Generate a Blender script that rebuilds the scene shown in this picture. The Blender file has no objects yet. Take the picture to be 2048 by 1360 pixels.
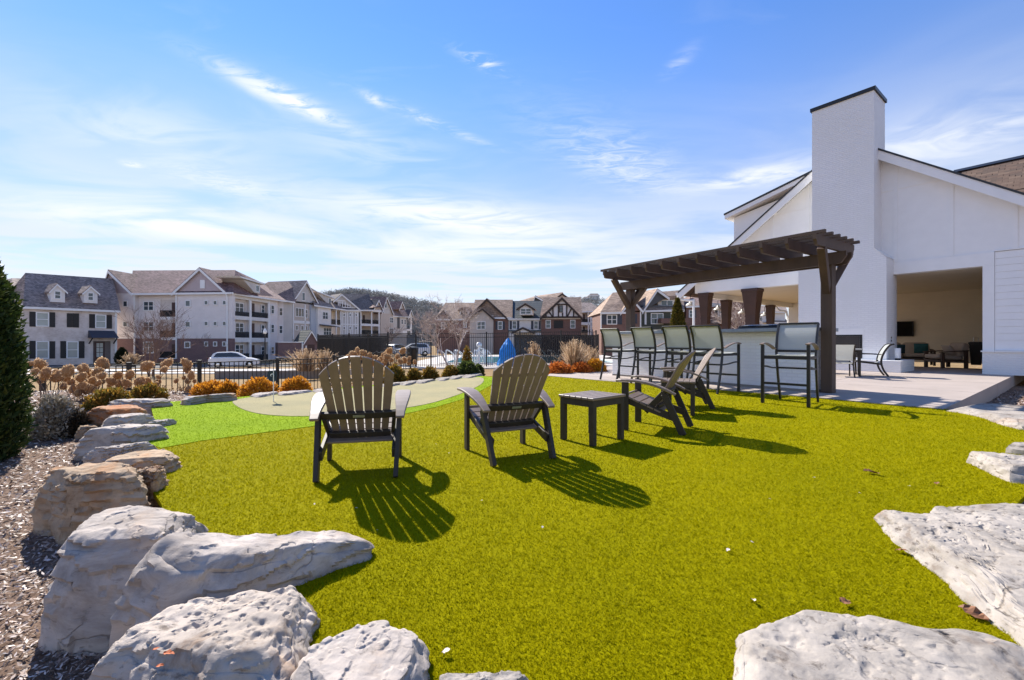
import bpy, bmesh, math, random
import numpy as np
from mathutils import Vector, Matrix

# ------------------------------------------------------------------ camera, world, sun, exposure
F, HY, CX, H = 880.0, 682.0, 1024.0, 1.0       # measured from the photograph (2048 px wide)
scene = bpy.context.scene
COL = scene.collection
cam_d = bpy.data.cameras.new('camera'); cam = bpy.data.objects.new('camera', cam_d); COL.objects.link(cam)
cam.location = (0, 0, H); cam.rotation_euler = (math.radians(90), 0, 0)
cam_d.sensor_width = 36.0; cam_d.lens = 36.0*F/2048.0; cam_d.shift_y = 2.0/2048.0
cam_d.clip_start = 0.05; cam_d.clip_end = 6000
scene.camera = cam

SUN_EL = math.radians(39.0)
SUN_AZ = math.radians(-36.0)                  # from +Y towards +X
sun_dir = Vector((math.sin(SUN_AZ)*math.cos(SUN_EL), math.cos(SUN_AZ)*math.cos(SUN_EL), math.sin(SUN_EL)))
sun_d = bpy.data.lights.new('sun', 'SUN'); sun_d.energy = 3.2; sun_d.angle = math.radians(0.5); sun_d.color = (1.0, 0.94, 0.85)
sun = bpy.data.objects.new('sun', sun_d); COL.objects.link(sun)
sun.rotation_euler = sun_dir.to_track_quat('Z', 'Y').to_euler(); sun.location = sun_dir*40
scene.view_settings.view_transform = 'Standard'; scene.view_settings.look = 'None'
scene.view_settings.gamma = 1.0; scene.view_settings.use_curve_mapping = False
scene.view_settings.exposure = 1.57
scene.render.film_transparent = False
try:
    scene.cycles.max_bounces = 8; scene.cycles.transparent_max_bounces = 12
    scene.cycles.use_denoising = True
    scene.cycles.caustics_reflective = False; scene.cycles.caustics_refractive = False
except Exception: pass

def make_world():
    w = bpy.data.worlds.new('World'); scene.world = w; w.use_nodes = True
    nt = w.node_tree; nt.nodes.clear(); N = nt.nodes.new; L = nt.links.new
    out = N('ShaderNodeOutputWorld'); bg = N('ShaderNodeBackground'); bg.inputs['Strength'].default_value = 0.098
    sky = N('ShaderNodeTexSky'); sky.sky_type = 'NISHITA'; sky.sun_disc = False
    sky.sun_elevation = SUN_EL; sky.sun_rotation = SUN_AZ
    sky.altitude = 200; sky.air_density = 1.0; sky.dust_density = 0.0; sky.ozone_density = 2.5
    tc = N('ShaderNodeTexCoord'); sep = N('ShaderNodeSeparateXYZ'); L(tc.outputs['Generated'], sep.inputs[0])
    def M(op, a, b=None, c=None):
        n = N('ShaderNodeMath'); n.operation = op
        for i, v in enumerate((a, b, c)):
            if v is None: continue
            if isinstance(v, (int, float)): n.inputs[i].default_value = v
            else: L(v, n.inputs[i])
        return n.outputs[0]
    X, Y, Z = sep.outputs
    zc = M('MAXIMUM', Z, 0.035)
    u = M('DIVIDE', X, zc); v = M('DIVIDE', Y, zc)
    cmb = N('ShaderNodeCombineXYZ'); L(u, cmb.inputs[0]); L(v, cmb.inputs[1])
    def noise(scale, detail, rough, dist, rot=0.0, sc=(1, 1, 1), off=(0, 0, 0)):
        mp = N('ShaderNodeMapping'); mp.inputs['Rotation'].default_value = (0, 0, rot); mp.inputs['Scale'].default_value = sc
        mp.inputs['Location'].default_value = off
        L(cmb.outputs[0], mp.inputs[0])
        n = N('ShaderNodeTexNoise'); n.inputs['Scale'].default_value = scale; n.inputs['Detail'].default_value = detail
        n.inputs['Roughness'].default_value = rough; n.inputs['Distortion'].default_value = dist
        L(mp.outputs[0], n.inputs['Vector']); return n.outputs['Fac']
    def ramp(x, a, b):
        n = N('ShaderNodeMapRange'); n.interpolation_type = 'SMOOTHSTEP'
        n.inputs['From Min'].default_value = a; n.inputs['From Max'].default_value = b
        L(x, n.inputs['Value']); return n.outputs[0]
    streak = noise(1.7, 7, 0.55, 1.2, 0.7, (1.0, 1.9, 1))
    fine = noise(6.0, 9, 0.66, 1.0, 1.05, (0.9, 2.0, 1), (3.1, 1.7, 0))
    broad = noise(0.62, 5, 0.55, 0.6, 0.35, (1.0, 1.6, 1), (5.3, 2.2, 0))
    masks = []
    def wisp(x0, y0, x1, y1, w, amp, tex, lo, hi):
        def uv(x, y):
            z = (HY - y)/F; return ((x - CX)/F/z, 1.0/z)
        a, b = uv(x0, y0), uv(x1, y1)
        cx, cy = (a[0]+b[0])/2, (a[1]+b[1])/2
        dx, dy = b[0]-a[0], b[1]-a[1]; l = math.hypot(dx, dy); dx /= l; dy /= l
        du = M('SUBTRACT', u, cx); dv = M('SUBTRACT', v, cy)
        p = M('ADD', M('MULTIPLY', du, dx), M('MULTIPLY', dv, dy))
        q = M('SUBTRACT', M('MULTIPLY', dv, dx), M('MULTIPLY', du, dy))
        e = M('ADD', M('POWER', M('ABSOLUTE', M('DIVIDE', p, l*0.62)), 2.0), M('POWER', M('ABSOLUTE', M('DIVIDE', q, w)), 2.0))
        g = M('POWER', 2.718, M('MULTIPLY', e, -1.6))
        masks.append(M('MULTIPLY', M('MULTIPLY', g, ramp(tex, lo, hi)), amp))
    wisp(450, 135, 690, 255, 0.085, 1.0, fine, 0.34, 0.58)
    wisp(455, 140, 560, 215, 0.05, 0.5, streak, 0.3, 0.6)
    wisp(725, 185, 975, 290, 0.05, 0.55, fine, 0.40, 0.7)
    wisp(730, 185, 765, 215, 0.035, 0.7, fine, 0.3, 0.6)
    wisp(925, 103, 1015, 148, 0.04, 0.75, fine, 0.44, 0.62)
    wisp(1335, 150, 1385, 95, 0.04, 0.35, fine, 0.35, 0.7)
    wisp(150, 190, 420, 330, 0.5, 0.4, streak, 0.36, 0.66)
    wisp(560, 250, 900, 330, 0.35, 0.35, streak, 0.36, 0.66)
    wisp(245, 325, 288, 334, 0.07, 0.8, fine, 0.32, 0.6)
    wisp(1360, 372, 1640, 335, 0.28, 0.8, streak, 0.34, 0.62)
    wisp(1500, 345, 1640, 350, 0.14, 0.5, fine, 0.3, 0.6)
    wisp(1120, 255, 1330, 380, 0.26, 0.6, fine, 0.36, 0.7)
    wisp(1780, 330, 2060, 200, 0.45, 0.8, streak, 0.28, 0.66)
    wisp(640, 395, 1150, 470, 0.55, 0.95, streak, 0.30, 0.62)
    wisp(700, 480, 1200, 520, 1.2, 0.85, broad, 0.25, 0.6)
    wisp(0, 400, 600, 480, 0.9, 0.95, broad, 0.28, 0.6)
    wisp(330, 330, 560, 400, 0.25, 0.5, fine, 0.34, 0.66)
    # general veil that thickens towards the horizon
    low = ramp(Z, 0.58, 0.05)
    veil = M('MULTIPLY', low, M('ADD', M('MULTIPLY', ramp(broad, 0.36, 0.60), 0.42), 0.55))
    veil2 = M('MULTIPLY', ramp(streak, 0.48, 0.80), M('MULTIPLY', ramp(Z, 0.72, 0.25), 0.28))
    vl = M('MINIMUM', M('MAXIMUM', M('MULTIPLY', veil, 0.98), veil2), 0.97)
    tot = M('MULTIPLY', masks[0], 1.0)
    for m in masks[1:]: tot = M('SUBTRACT', 1.0, M('MULTIPLY', M('SUBTRACT', 1.0, tot), M('SUBTRACT', 1.0, m)))
    tot = M('MINIMUM', tot, 0.97)
    hs = N('ShaderNodeHueSaturation'); hs.inputs['Saturation'].default_value = 1.14; hs.inputs['Value'].default_value = 0.88
    gain = N('ShaderNodeMix'); gain.data_type = 'RGBA'; gain.blend_type = 'MULTIPLY'; gain.inputs['Factor'].default_value = 1.0
    L(sky.outputs[0], gain.inputs['A']); gain.inputs['B'].default_value = (0.80, 0.80, 0.93, 1)
    hz = M('SUBTRACT', 1.0, M('MULTIPLY', low, 0.38)); gz = N('ShaderNodeVectorMath'); gz.operation = 'SCALE'; L(gain.outputs['Result'], gz.inputs[0]); L(hz, gz.inputs['Scale'])
    L(gz.outputs[0], hs.inputs['Color'])
    mix = N('ShaderNodeMix'); mix.data_type = 'RGBA'
    vm = N('ShaderNodeMix'); vm.data_type = 'RGBA'; L(vl, vm.inputs['Factor']); L(hs.outputs[0], vm.inputs['A']); vm.inputs['B'].default_value = (3.05, 3.2, 3.5, 1)
    L(tot, mix.inputs['Factor']); L(vm.outputs['Result'], mix.inputs['A'])
    mix.inputs['B'].default_value = (3.75, 3.8, 3.85, 1)
    L(mix.outputs['Result'], bg.inputs['Color']); L(bg.outputs[0], out.inputs['Surface'])
make_world()

# ------------------------------------------------------------------ measuring helpers
def G(x, y, z=0.0):
    """point of height z seen at photo pixel (x, y)"""
    D = (H - z)*F/(y - HY)
    return Vector(((x - CX)/F*D, D, z))
def W(x, y, D):
    return Vector(((x - CX)/F*D, D, H - (y - HY)/F*D))

# ------------------------------------------------------------------ numpy noise
_rs = np.random.RandomState(7)
_perm = np.concatenate([_rs.permutation(512)]*2)
_grad = _rs.normal(size=(512, 3)); _grad /= np.linalg.norm(_grad, axis=1)[:, None]
def perlin(P):
    P = np.asarray(P, dtype=float); I = np.floor(P).astype(int); f = P - I
    u = f*f*f*(f*(f*6-15)+10)
    r = 0
    for dx in (0, 1):
        for dy in (0, 1):
            for dz in (0, 1):
                h = _perm[(_perm[(_perm[(I[:, 0]+dx) & 511] + I[:, 1]+dy) & 511] + I[:, 2]+dz) & 511]
                g = _grad[h]
                d = (g*(f - np.array([dx, dy, dz]))).sum(1)
                wx = u[:, 0] if dx else 1-u[:, 0]; wy = u[:, 1] if dy else 1-u[:, 1]; wz = u[:, 2] if dz else 1-u[:, 2]
                r = r + d*wx*wy*wz
    return r
def fbm(P, octv=4, gain=0.5, ridged=False):
    P = np.asarray(P, dtype=float); a, s, t = 1.0, 0.0, 0.0
    for i in range(octv):
        n = perlin(P*(2.03**i) + 17.3*i)
        if ridged: n = 0.5 - np.abs(n)*1.6
        s = s + a*n; t += a; a *= gain
    return s/t

# ------------------------------------------------------------------ materials
MATS = {}
def _nodes(name):
    m = bpy.data.materials.new(name); m.use_nodes = True; MATS[name] = m
    nt = m.node_tree; b = nt.nodes['Principled BSDF']
    return m, nt, b, nt.nodes.new, nt.links.new
def _noise(nt, N, L, vec, scale, detail=4, rough=0.55, dist=0.0):
    n = N('ShaderNodeTexNoise'); n.inputs['Scale'].default_value = scale; n.inputs['Detail'].default_value = detail
    n.inputs['Roughness'].default_value = rough; n.inputs['Distortion'].default_value = dist
    if vec is not None: L(vec, n.inputs['Vector'])
    return n.outputs['Fac']
def _ramp(N, L, fac, stops):
    r = N('ShaderNodeValToRGB'); e = r.color_ramp.elements
    while len(e) < len(stops): e.new(0.5)
    for i, (p, c) in enumerate(stops):
        e[i].position = p; e[i].color = (*c, 1)
    L(fac, r.inputs['Fac']); return r.outputs['Color']
def _bump(N, L, b, height, strength, dist=0.01, prev=None):
    n = N('ShaderNodeBump'); n.inputs['Strength'].default_value = strength; n.inputs['Distance'].default_value = dist
    L(height, n.inputs['Height'])
    if prev is not None: L(prev, n.inputs['Normal'])
    L(n.outputs[0], b.inputs['Normal']); return n.outputs[0]
def sc(c, k): return tuple(min(1, x*k) for x in c)
def mat(name, c, rough=0.6, var=0.12, nscale=6.0, bump=0.0, bscale=40.0, bdist=0.004, metal=0.0, stretch=None, spec=0.5):
    m, nt, b, N, L = _nodes(name)
    tc = N('ShaderNodeTexCoord'); vec = tc.outputs['Object']
    if stretch:
        mp = N('ShaderNodeMapping'); mp.inputs['Scale'].default_value = stretch; L(vec, mp.inputs[0]); vec = mp.outputs[0]
    f = _noise(nt, N, L, vec, nscale, 5, 0.6)
    L(_ramp(N, L, f, [(0.25, sc(c, 1-var)), (0.75, sc(c, 1+var))]), b.inputs['Base Color'])
    b.inputs['Roughness'].default_value = rough; b.inputs['Metallic'].default_value = metal
    b.inputs['Specular IOR Level'].default_value = spec
    if bump: _bump(N, L, b, _noise(nt, N, L, vec, bscale, 4, 0.6), bump, bdist)
    return m
def leafmat(name, stops, rough=0.55, trans=0.25, spec=0.3, posvar=None):
    m, nt, b, N, L = _nodes(name)
    geo = N('ShaderNodeNewGeometry')
    fac = geo.outputs['Random Per Island']
    if posvar:
        tc = N('ShaderNodeTexCoord'); n = _noise(nt, N, L, tc.outputs['Object'], posvar, 3)
        mx = N('ShaderNodeMath'); mx.operation = 'MULTIPLY_ADD'; mx.inputs[1].default_value = 0.55; 
        L(fac, mx.inputs[0])
        m2 = N('ShaderNodeMath'); m2.operation = 'MULTIPLY'; m2.inputs[1].default_value = 0.45; L(n, m2.inputs[0]); L(m2.outputs[0], mx.inputs[2])
        fac = mx.outputs[0]
    col = _ramp(N, L, fac, stops)
    L(col, b.inputs['Base Color']); b.inputs['Roughness'].default_value = rough; b.inputs['Specular IOR Level'].default_value = spec
    if trans:
        tr = N('ShaderNodeBsdfTranslucent'); L(col, tr.inputs['Color'])
        ms = N('ShaderNodeMixShader'); ms.inputs[0].default_value = trans
        L(b.outputs[0], ms.inputs[1]); L(tr.outputs[0], ms.inputs[2])
        L(ms.outputs[0], nt.nodes['Material Output'].inputs['Surface'])
    return m
def brickmat(name, c1, c2, mortar, bw=0.2, bh=0.067, rough=0.8, bump=0.4, msize=0.012, patch=None, wobble=0.0):
    m, nt, b, N, L = _nodes(name)
    tc = N('ShaderNodeTexCoord'); sp = N('ShaderNodeSeparateXYZ'); L(tc.outputs['Object'], sp.inputs[0])
    ad = N('ShaderNodeMath'); ad.operation = 'ADD'; L(sp.outputs[0], ad.inputs[0]); L(sp.outputs[1], ad.inputs[1])
    cb = N('ShaderNodeCombineXYZ'); L(ad.outputs[0], cb.inputs[0]); L(sp.outputs[2], cb.inputs[1])
    br = N('ShaderNodeTexBrick'); L(cb.outputs[0], br.inputs['Vector'])
    br.inputs['Scale'].default_value = 1.0; br.inputs['Brick Width'].default_value = bw; br.inputs['Row Height'].default_value = bh
    br.inputs['Mortar Size'].default_value = msize; br.inputs['Mortar Smooth'].default_value = 0.4
    br.inputs['Color1'].default_value = (*c1, 1); br.inputs['Color2'].default_value = (*c2, 1); br.inputs['Mortar'].default_value = (*mortar, 1)
    col = br.outputs['Color']
    if patch:
        n = _noise(nt, N, L, tc.outputs['Object'], patch[1], 5, 0.6)
        mr = N('ShaderNodeMapRange'); mr.inputs['From Min'].default_value = 0.42; mr.inputs['From Max'].default_value = 0.62; L(n, mr.inputs['Value'])
        mx = N('ShaderNodeMix'); mx.data_type = 'RGBA'; L(mr.outputs[0], mx.inputs['Factor']); L(col, mx.inputs['A'])
        mx.inputs['B'].default_value = (*patch[0], 1); col = mx.outputs['Result']
    L(col, b.inputs['Base Color']); b.inputs['Roughness'].default_value = rough
    iv = N('ShaderNodeMath'); iv.operation = 'SUBTRACT'; iv.inputs[0].default_value = 1.0; L(br.outputs['Fac'], iv.inputs[1])
    p = _bump(N, L, b, iv.outputs[0], bump, 0.006)
    _bump(N, L, b, _noise(nt, N, L, tc.outputs['Object'], 30, 4), bump*0.5, 0.004, p)
    return m
def shinglemat(name, c, var=0.35, course=0.14, tab=0.3):
    m, nt, b, N, L = _nodes(name)
    tc = N('ShaderNodeTexCoord'); sp = N('ShaderNodeSeparateXYZ'); L(tc.outputs['Object'], sp.inputs[0])
    ad = N('ShaderNodeMath'); ad.operation = 'ADD'; L(sp.outputs[0], ad.inputs[0]); L(sp.outputs[1], ad.inputs[1])
    cb = N('ShaderNodeCombineXYZ'); L(ad.outputs[0], cb.inputs[0]); L(sp.outputs[2], cb.inputs[1])
    br = N('ShaderNodeTexBrick'); L(cb.outputs[0], br.inputs['Vector']); br.inputs['Scale'].default_value = 1.0
    br.inputs['Brick Width'].default_value = tab; br.inputs['Row Height'].default_value = course; br.inputs['Mortar Size'].default_value = 0.01
    br.inputs['Color1'].default_value = (*sc(c, 1+var), 1); br.inputs['Color2'].default_value = (*sc(c, 1-var), 1); br.inputs['Mortar'].default_value = (*sc(c, 0.5), 1)
    n = _noise(nt, N, L, tc.outputs['Object'], 0.35, 4)
    mx = N('ShaderNodeMix'); mx.data_type = 'RGBA'; mx.blend_type = 'MULTIPLY'; mx.inputs['Factor'].default_value = 1
    L(br.outputs['Color'], mx.inputs['A']); L(_ramp(N, L, n, [(0.3, (0.8, 0.8, 0.8)), (0.7, (1.2, 1.2, 1.2))]), mx.inputs['B'])
    L(mx.outputs['Result'], b.inputs['Base Color']); b.inputs['Roughness'].default_value = 0.9; b.inputs['Specular IOR Level'].default_value = 0.25
    return m
def lapmat(name, c, lap=0.16, rough=0.6, battens=False):
    m, nt, b, N, L = _nodes(name)
    tc = N('ShaderNodeTexCoord'); sp = N('ShaderNodeSeparateXYZ'); L(tc.outputs['Object'], sp.inputs[0])
    dv = N('ShaderNodeMath'); dv.operation = 'DIVIDE'; dv.inputs[1].default_value = lap
    if battens:
        ad = N('ShaderNodeMath'); ad.operation = 'ADD'; L(sp.outputs[0], ad.inputs[0]); L(sp.outputs[1], ad.inputs[1]); L(ad.outputs[0], dv.inputs[0])
    else: L(sp.outputs[2], dv.inputs[0])
    fr = N('ShaderNodeMath'); fr.operation = 'FRACT'; L(dv.outputs[0], fr.inputs[0])
    n = _noise(nt, N, L, tc.outputs['Object'], 1.2, 4)
    L(_ramp(N, L, n, [(0.3, sc(c, 0.94)), (0.7, sc(c, 1.05))]), b.inputs['Base Color'])
    b.inputs['Roughness'].default_value = rough
    _bump(N, L, b, fr.outputs[0], 0.5, 0.03)
    return m
def rockmat(name, base, dark, warm, warm_amt, pit=0.5, streak=False):
    m, nt, b, N, L = _nodes(name)
    tc = N('ShaderNodeTexCoord'); vec = tc.outputs['Object']
    mp = N('ShaderNodeMapping'); mp.inputs['Scale'].default_value = (1, 1, 2.6); mp.inputs['Rotation'].default_value = (0.3, 0.15, 0.6); L(vec, mp.inputs[0])
    sv = mp.outputs[0]
    n1 = _noise(nt, N, L, sv, 3.2, 8, 0.68, 0.6)
    col = _ramp(N, L, n1, [(0.33, dark), (0.44, sc(base, 0.80)), (0.54, base), (0.70, sc(base, 1.25))])
    n2 = _noise(nt, N, L, vec, 2.3, 6, 0.62, 0.8)
    mr = N('ShaderNodeMapRange'); mr.inputs['From Min'].default_value = 0.62-warm_amt*0.3; mr.inputs['From Max'].default_value = 0.80-warm_amt*0.3; L(n2, mr.inputs['Value'])
    mx = N('ShaderNodeMix'); mx.data_type = 'RGBA'; L(mr.outputs[0], mx.inputs['Factor']); L(col, mx.inputs['A']); mx.inputs['B'].default_value = (*warm, 1)
    n3 = _noise(nt, N, L, sv, 17, 6, 0.7, 0.4)
    mr2 = N('ShaderNodeMapRange'); mr2.inputs['From Min'].default_value = 0.43; mr2.inputs['From Max'].default_value = 0.31; mr2.inputs['To Max'].default_value = pit; L(n3, mr2.inputs['Value'])
    mx2 = N('ShaderNodeMix'); mx2.data_type = 'RGBA'; L(mr2.outputs[0], mx2.inputs['Factor']); L(mx.outputs['Result'], mx2.inputs['A']); mx2.inputs['B'].default_value = (*sc(dark, 0.45), 1)
    nw = N('ShaderNodeTexNoise'); nw.inputs['Scale'].default_value = 3.0; nw.inputs['Detail'].default_value = 4; L(sv, nw.inputs['Vector'])
    wa = N('ShaderNodeMix'); wa.data_type = 'RGBA'; wa.inputs['Factor'].default_value = 0.30; L(sv, wa.inputs['A']); L(nw.outputs['Color'], wa.inputs['B'])
    vo = N('ShaderNodeTexVoronoi'); vo.feature = 'DISTANCE_TO_EDGE'; vo.inputs['Scale'].default_value = 5.5; L(wa.outputs['Result'], vo.inputs['Vector'])
    ck = N('ShaderNodeMapRange'); ck.inputs['From Min'].default_value = 0.0; ck.inputs['From Max'].default_value = 0.035; L(vo.outputs['Distance'], ck.inputs['Value'])
    nm = _noise(nt, N, L, vec, 2.0, 2); mk = N('ShaderNodeMapRange'); mk.inputs['From Min'].default_value = 0.52; mk.inputs['From Max'].default_value = 0.60; L(nm, mk.inputs['Value'])
    cr = N('ShaderNodeMath'); cr.operation = 'SUBTRACT'; cr.inputs[0].default_value = 1.0; L(ck.outputs[0], cr.inputs[1])
    cm = N('ShaderNodeMath'); cm.operation = 'MULTIPLY'; L(cr.outputs[0], cm.inputs[0]); L(mk.outputs[0], cm.inputs[1])
    c8 = N('ShaderNodeMath'); c8.operation = 'MULTIPLY'; c8.inputs[1].default_value = 0.6; L(cm.outputs[0], c8.inputs[0])
    mx3 = N('ShaderNodeMix'); mx3.data_type = 'RGBA'; L(c8.outputs[0], mx3.inputs['Factor']); L(mx2.outputs['Result'], mx3.inputs['A']); mx3.inputs['B'].default_value = (*sc(dark, 0.5), 1)
    L(mx3.outputs['Result'], b.inputs['Base Color']); b.inputs['Roughness'].default_value = 0.9; b.inputs['Specular IOR Level'].default_value = 0.15
    inv = N('ShaderNodeMath'); inv.operation = 'SUBTRACT'; inv.inputs[0].default_value = 1.0; L(cm.outputs[0], inv.inputs[1])
    pc_ = _bump(N, L, b, inv.outputs[0], 0.5, 0.012)
    p = _bump(N, L, b, n3, 0.12, 0.010, pc_)
    _bump(N, L, b, _noise(nt, N, L, sv, 85, 6, 0.75), 0.55, 0.005, p)
    return m

# ------------------------------------------------------------------ mesh building
class MB:
    def __init__(s): s.v = []; s.f = []
    def add(s, vs, fs):
        o = len(s.v); s.v += [Vector(v) for v in vs]; s.f += [tuple(i+o for i in f) for f in fs]; return s
    def box(s, c, size, rz=0.0, M=None):
        hx, hy, hz = size[0]/2, size[1]/2, size[2]/2
        vs = [Vector((x, y, z)) for x in (-hx, hx) for y in (-hy, hy) for z in (-hz, hz)]
        R = M if M is not None else Matrix.Rotation(rz, 3, 'Z')
        return s.add([R @ v + Vector(c) for v in vs], [(0, 1, 3, 2), (4, 6, 7, 5), (0, 4, 5, 1), (2, 3, 7, 6), (0, 2, 6, 4), (1, 5, 7, 3)])
    def span(s, a, b):
        a = Vector(a); b = Vector(b); return s.box((a+b)/2, [abs(q) for q in (b-a)])
    def beam(s, a, b, w, h, up=(0, 0, 1)):
        """bar from a to b, w across (horizontal), h along 'up'"""
        a = Vector(a); b = Vector(b); d = (b-a); l = d.length; d.normalize()
        x = d.cross(Vector(up))
        if x.length < 1e-5: x = d.cross(Vector((0, 1, 0)))
        x.normalize(); z = x.cross(d).normalized()
        M = Matrix((x, d, z)).transposed()
        return s.box((a+b)/2, (w, l, h), M=M)
    def prism(s, poly, ext):
        """closed polygon (3-D points) extruded by vector ext"""
        n = len(poly); e = Vector(ext); p = [Vector(q) for q in poly]
        vs = p + [q+e for q in p]
        fs = [tuple(range(n-1, -1, -1)), tuple(range(n, 2*n))] + [(i, (i+1) % n, n+(i+1) % n, n+i) for i in range(n)]
        return s.add(vs, fs)
    def tube(s, pts, r, n=6, cap=True):
        pts = [Vector(p) for p in pts]; rs = r if isinstance(r, (list, tuple)) else [r]*len(pts)
        o = len(s.v); up = None
        for i, p in enumerate(pts):
            d = (pts[min(i+1, len(pts)-1)] - pts[max(i-1, 0)]).normalized()
            if up is None:
                up = Vector((0, 0, 1)) if abs(d.z) < 0.9 else Vector((0, 1, 0))
            x = d.cross(up).normalized(); y = x.cross(d).normalized(); up = y
            for k in range(n):
                a = 2*math.pi*k/n; s.v.append(p + (x*math.cos(a)+y*math.sin(a))*rs[i])
        for i in range(len(pts)-1):
            for k in range(n):
                s.f.append((o+i*n+k, o+i*n+(k+1) % n, o+(i+1)*n+(k+1) % n, o+(i+1)*n+k))
        if cap:
            s.f.append(tuple(o+k for k in range(n-1, -1, -1))); e = o+(len(pts)-1)*n; s.f.append(tuple(e+k for k in range(n)))
        return s
    def strip(s, path, w, t, side=(1, 0, 0)):
        """flat curved bar along path: width w along 'side', thickness t"""
        path = [Vector(p) for p in path]; sd = Vector(side).normalized(); o = len(s.v)
        ws = w if isinstance(w, (list, tuple)) else [w]*len(path)
        for i, p in enumerate(path):
            d = (path[min(i+1, len(path)-1)] - path[max(i-1, 0)]).normalized(); nn = sd.cross(d).normalized()
            for a, b in ((-1, -1), (1, -1), (1, 1), (-1, 1)):
                s.v.append(p + sd*(a*ws[i]/2) + nn*(b*t/2))
        for i in range(len(path)-1):
            for k in range(4):
                s.f.append((o+i*4+k, o+i*4+(k+1) % 4, o+(i+1)*4+(k+1) % 4, o+(i+1)*4+k))
        s.f.append((o+3, o+2, o+1, o)); e = o+(len(path)-1)*4; s.f.append((e, e+1, e+2, e+3))
        return s
    def lathe(s, prof, n=20, c=(0, 0, 0)):
        o = len(s.v); c = Vector(c)
        for r, z in prof:
            for k in range(n):
                a = 2*math.pi*k/n; s.v.append(c+Vector((r*math.cos(a), r*math.sin(a), z)))
        for i in range(len(prof)-1):
            for k in range(n):
                s.f.append((o+i*n+k, o+i*n+(k+1) % n, o+(i+1)*n+(k+1) % n, o+(i+1)*n+k))
        s.f.append(tuple(o+k for k in range(n-1, -1, -1))); e = o+(len(prof)-1)*n; s.f.append(tuple(e+k for k in range(n)))
        return s
    def mesh(s, name, m=None, off=None, smooth=False, bevel=0.0):
        me = bpy.data.meshes.new(name)
        vs = s.v if off is None else [v-off for v in s.v]
        me.from_pydata([tuple(v) for v in vs], [], s.f)
        bm = bmesh.new(); bm.from_mesh(me)
        bmesh.ops.recalc_face_normals(bm, faces=bm.faces)
        if bevel:
            es = [e for e in bm.edges if len(e.link_faces) == 2 and e.calc_face_angle(0) > 0.6]
            bmesh.ops.bevel(bm, geom=es, offset=bevel, segments=1, affect='EDGES', clamp_overlap=True)
        bm.to_mesh(me); bm.free()
        if smooth:
            me.polygons.foreach_set('use_smooth', [True]*len(me.polygons))
        if m is not None: me.materials.append(m)
        return me
def tag(o, label=None, cat=None, group=None, kind=None):
    if label: o['label'] = label
    if cat: o['category'] = cat
    if group: o['group'] = group
    if kind: o['kind'] = kind
    return o
def link(name, me, parent=None):
    o = bpy.data.objects.new(name, me); COL.objects.link(o)
    if parent is not None: o.parent = parent
    return o
class Thing:
    def __init__(s, name, label, cat, loc=(0, 0, 0), rz=0.0, group=None):
        s.e = bpy.data.objects.new(name, None); COL.objects.link(s.e); s.e.empty_display_size = 0.2
        s.e.location = loc; s.e.rotation_euler = (0, 0, rz); s.loc = Vector(loc)
        tag(s.e, label, cat, group)
    def part(s, name, mb, m, parent=None, world=False, smooth=False, bevel=0.0, label=None):
        if isinstance(mb, MB): me = mb.mesh(name, m, s.loc if world else None, smooth, bevel)
        else: me = mb
        o = link(name, me, parent if parent is not None else s.e)
        if label: o['label'] = label
        return o
def single(name, mb, m, label=None, cat=None, group=None, kind=None, smooth=False, bevel=0.0, loc=None):
    """one-mesh thing built in world coordinates; its origin goes to loc"""
    off = Vector(loc) if loc is not None else None
    me = mb.mesh(name, m, off, smooth, bevel); o = link(name, me)
    if off is not None: o.location = off
    return tag(o, label, cat, group, kind)
def copy_tree(o, parent=None):
    c = o.copy(); COL.objects.link(c); c.parent = parent
    for ch in list(o.children): copy_tree(ch, c)
    return c
def raw_mesh(name, V, Fi, m, nper=3, smooth=False):
    """fast mesh of equal-sided faces from numpy arrays"""
    me = bpy.data.meshes.new(name); nv = len(V); nf = len(Fi)
    me.vertices.add(nv); me.vertices.foreach_set('co', np.asarray(V, dtype=np.float32).ravel())
    me.loops.add(nf*nper); me.loops.foreach_set('vertex_index', np.asarray(Fi, dtype=np.int32).ravel())
    me.polygons.add(nf); me.polygons.foreach_set('loop_start', np.arange(nf, dtype=np.int32)*nper)
    me.polygons.foreach_set('loop_total', np.full(nf, nper, dtype=np.int32))
    if smooth: me.polygons.foreach_set('use_smooth', np.ones(nf, dtype=bool))
    me.update(calc_edges=True); me.materials.append(m); return me
def inpoly(P, poly):
    x, y = P[:, 0], P[:, 1]; r = np.zeros(len(P), bool); n = len(poly)
    for i in range(n):
        x0, y0 = poly[i][:2]; x1, y1 = poly[(i+1) % n][:2]
        c = ((y0 > y) != (y1 > y)) & (x < (x1-x0)*(y-y0)/((y1-y0) if y1 != y0 else 1e-9)+x0); r ^= c
    return r
def leaf_cloud(N, rng, pos, size, aspect=0.5, up=0.0, outward=None):
    """N leaf quads (two triangles as one quad) at pos with random facing"""
    d = rng.normal(size=(N, 3)); d[:, 2] += up*1.5
    if outward is not None: d += outward*1.2
    d /= np.linalg.norm(d, axis=1)[:, None]
    a = rng.normal(size=(N, 3)); a -= (a*d).sum(1)[:, None]*d; a /= np.linalg.norm(a, axis=1)[:, None]
    s = (size*(0.6+0.8*rng.rand(N)))[:, None] if np.isscalar(size) else size[:, None]
    V = np.empty((N, 4, 3)); c = np.cross(a, d)
    V[:, 0] = pos; V[:, 1] = pos + d*s*0.5 + a*s*aspect*0.5 + c*s*0.08; V[:, 2] = pos + d*s; V[:, 3] = pos + d*s*0.5 - a*s*aspect*0.5 + c*s*0.08
    return V.reshape(-1, 3), np.arange(N*4).reshape(-1, 4)
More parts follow.
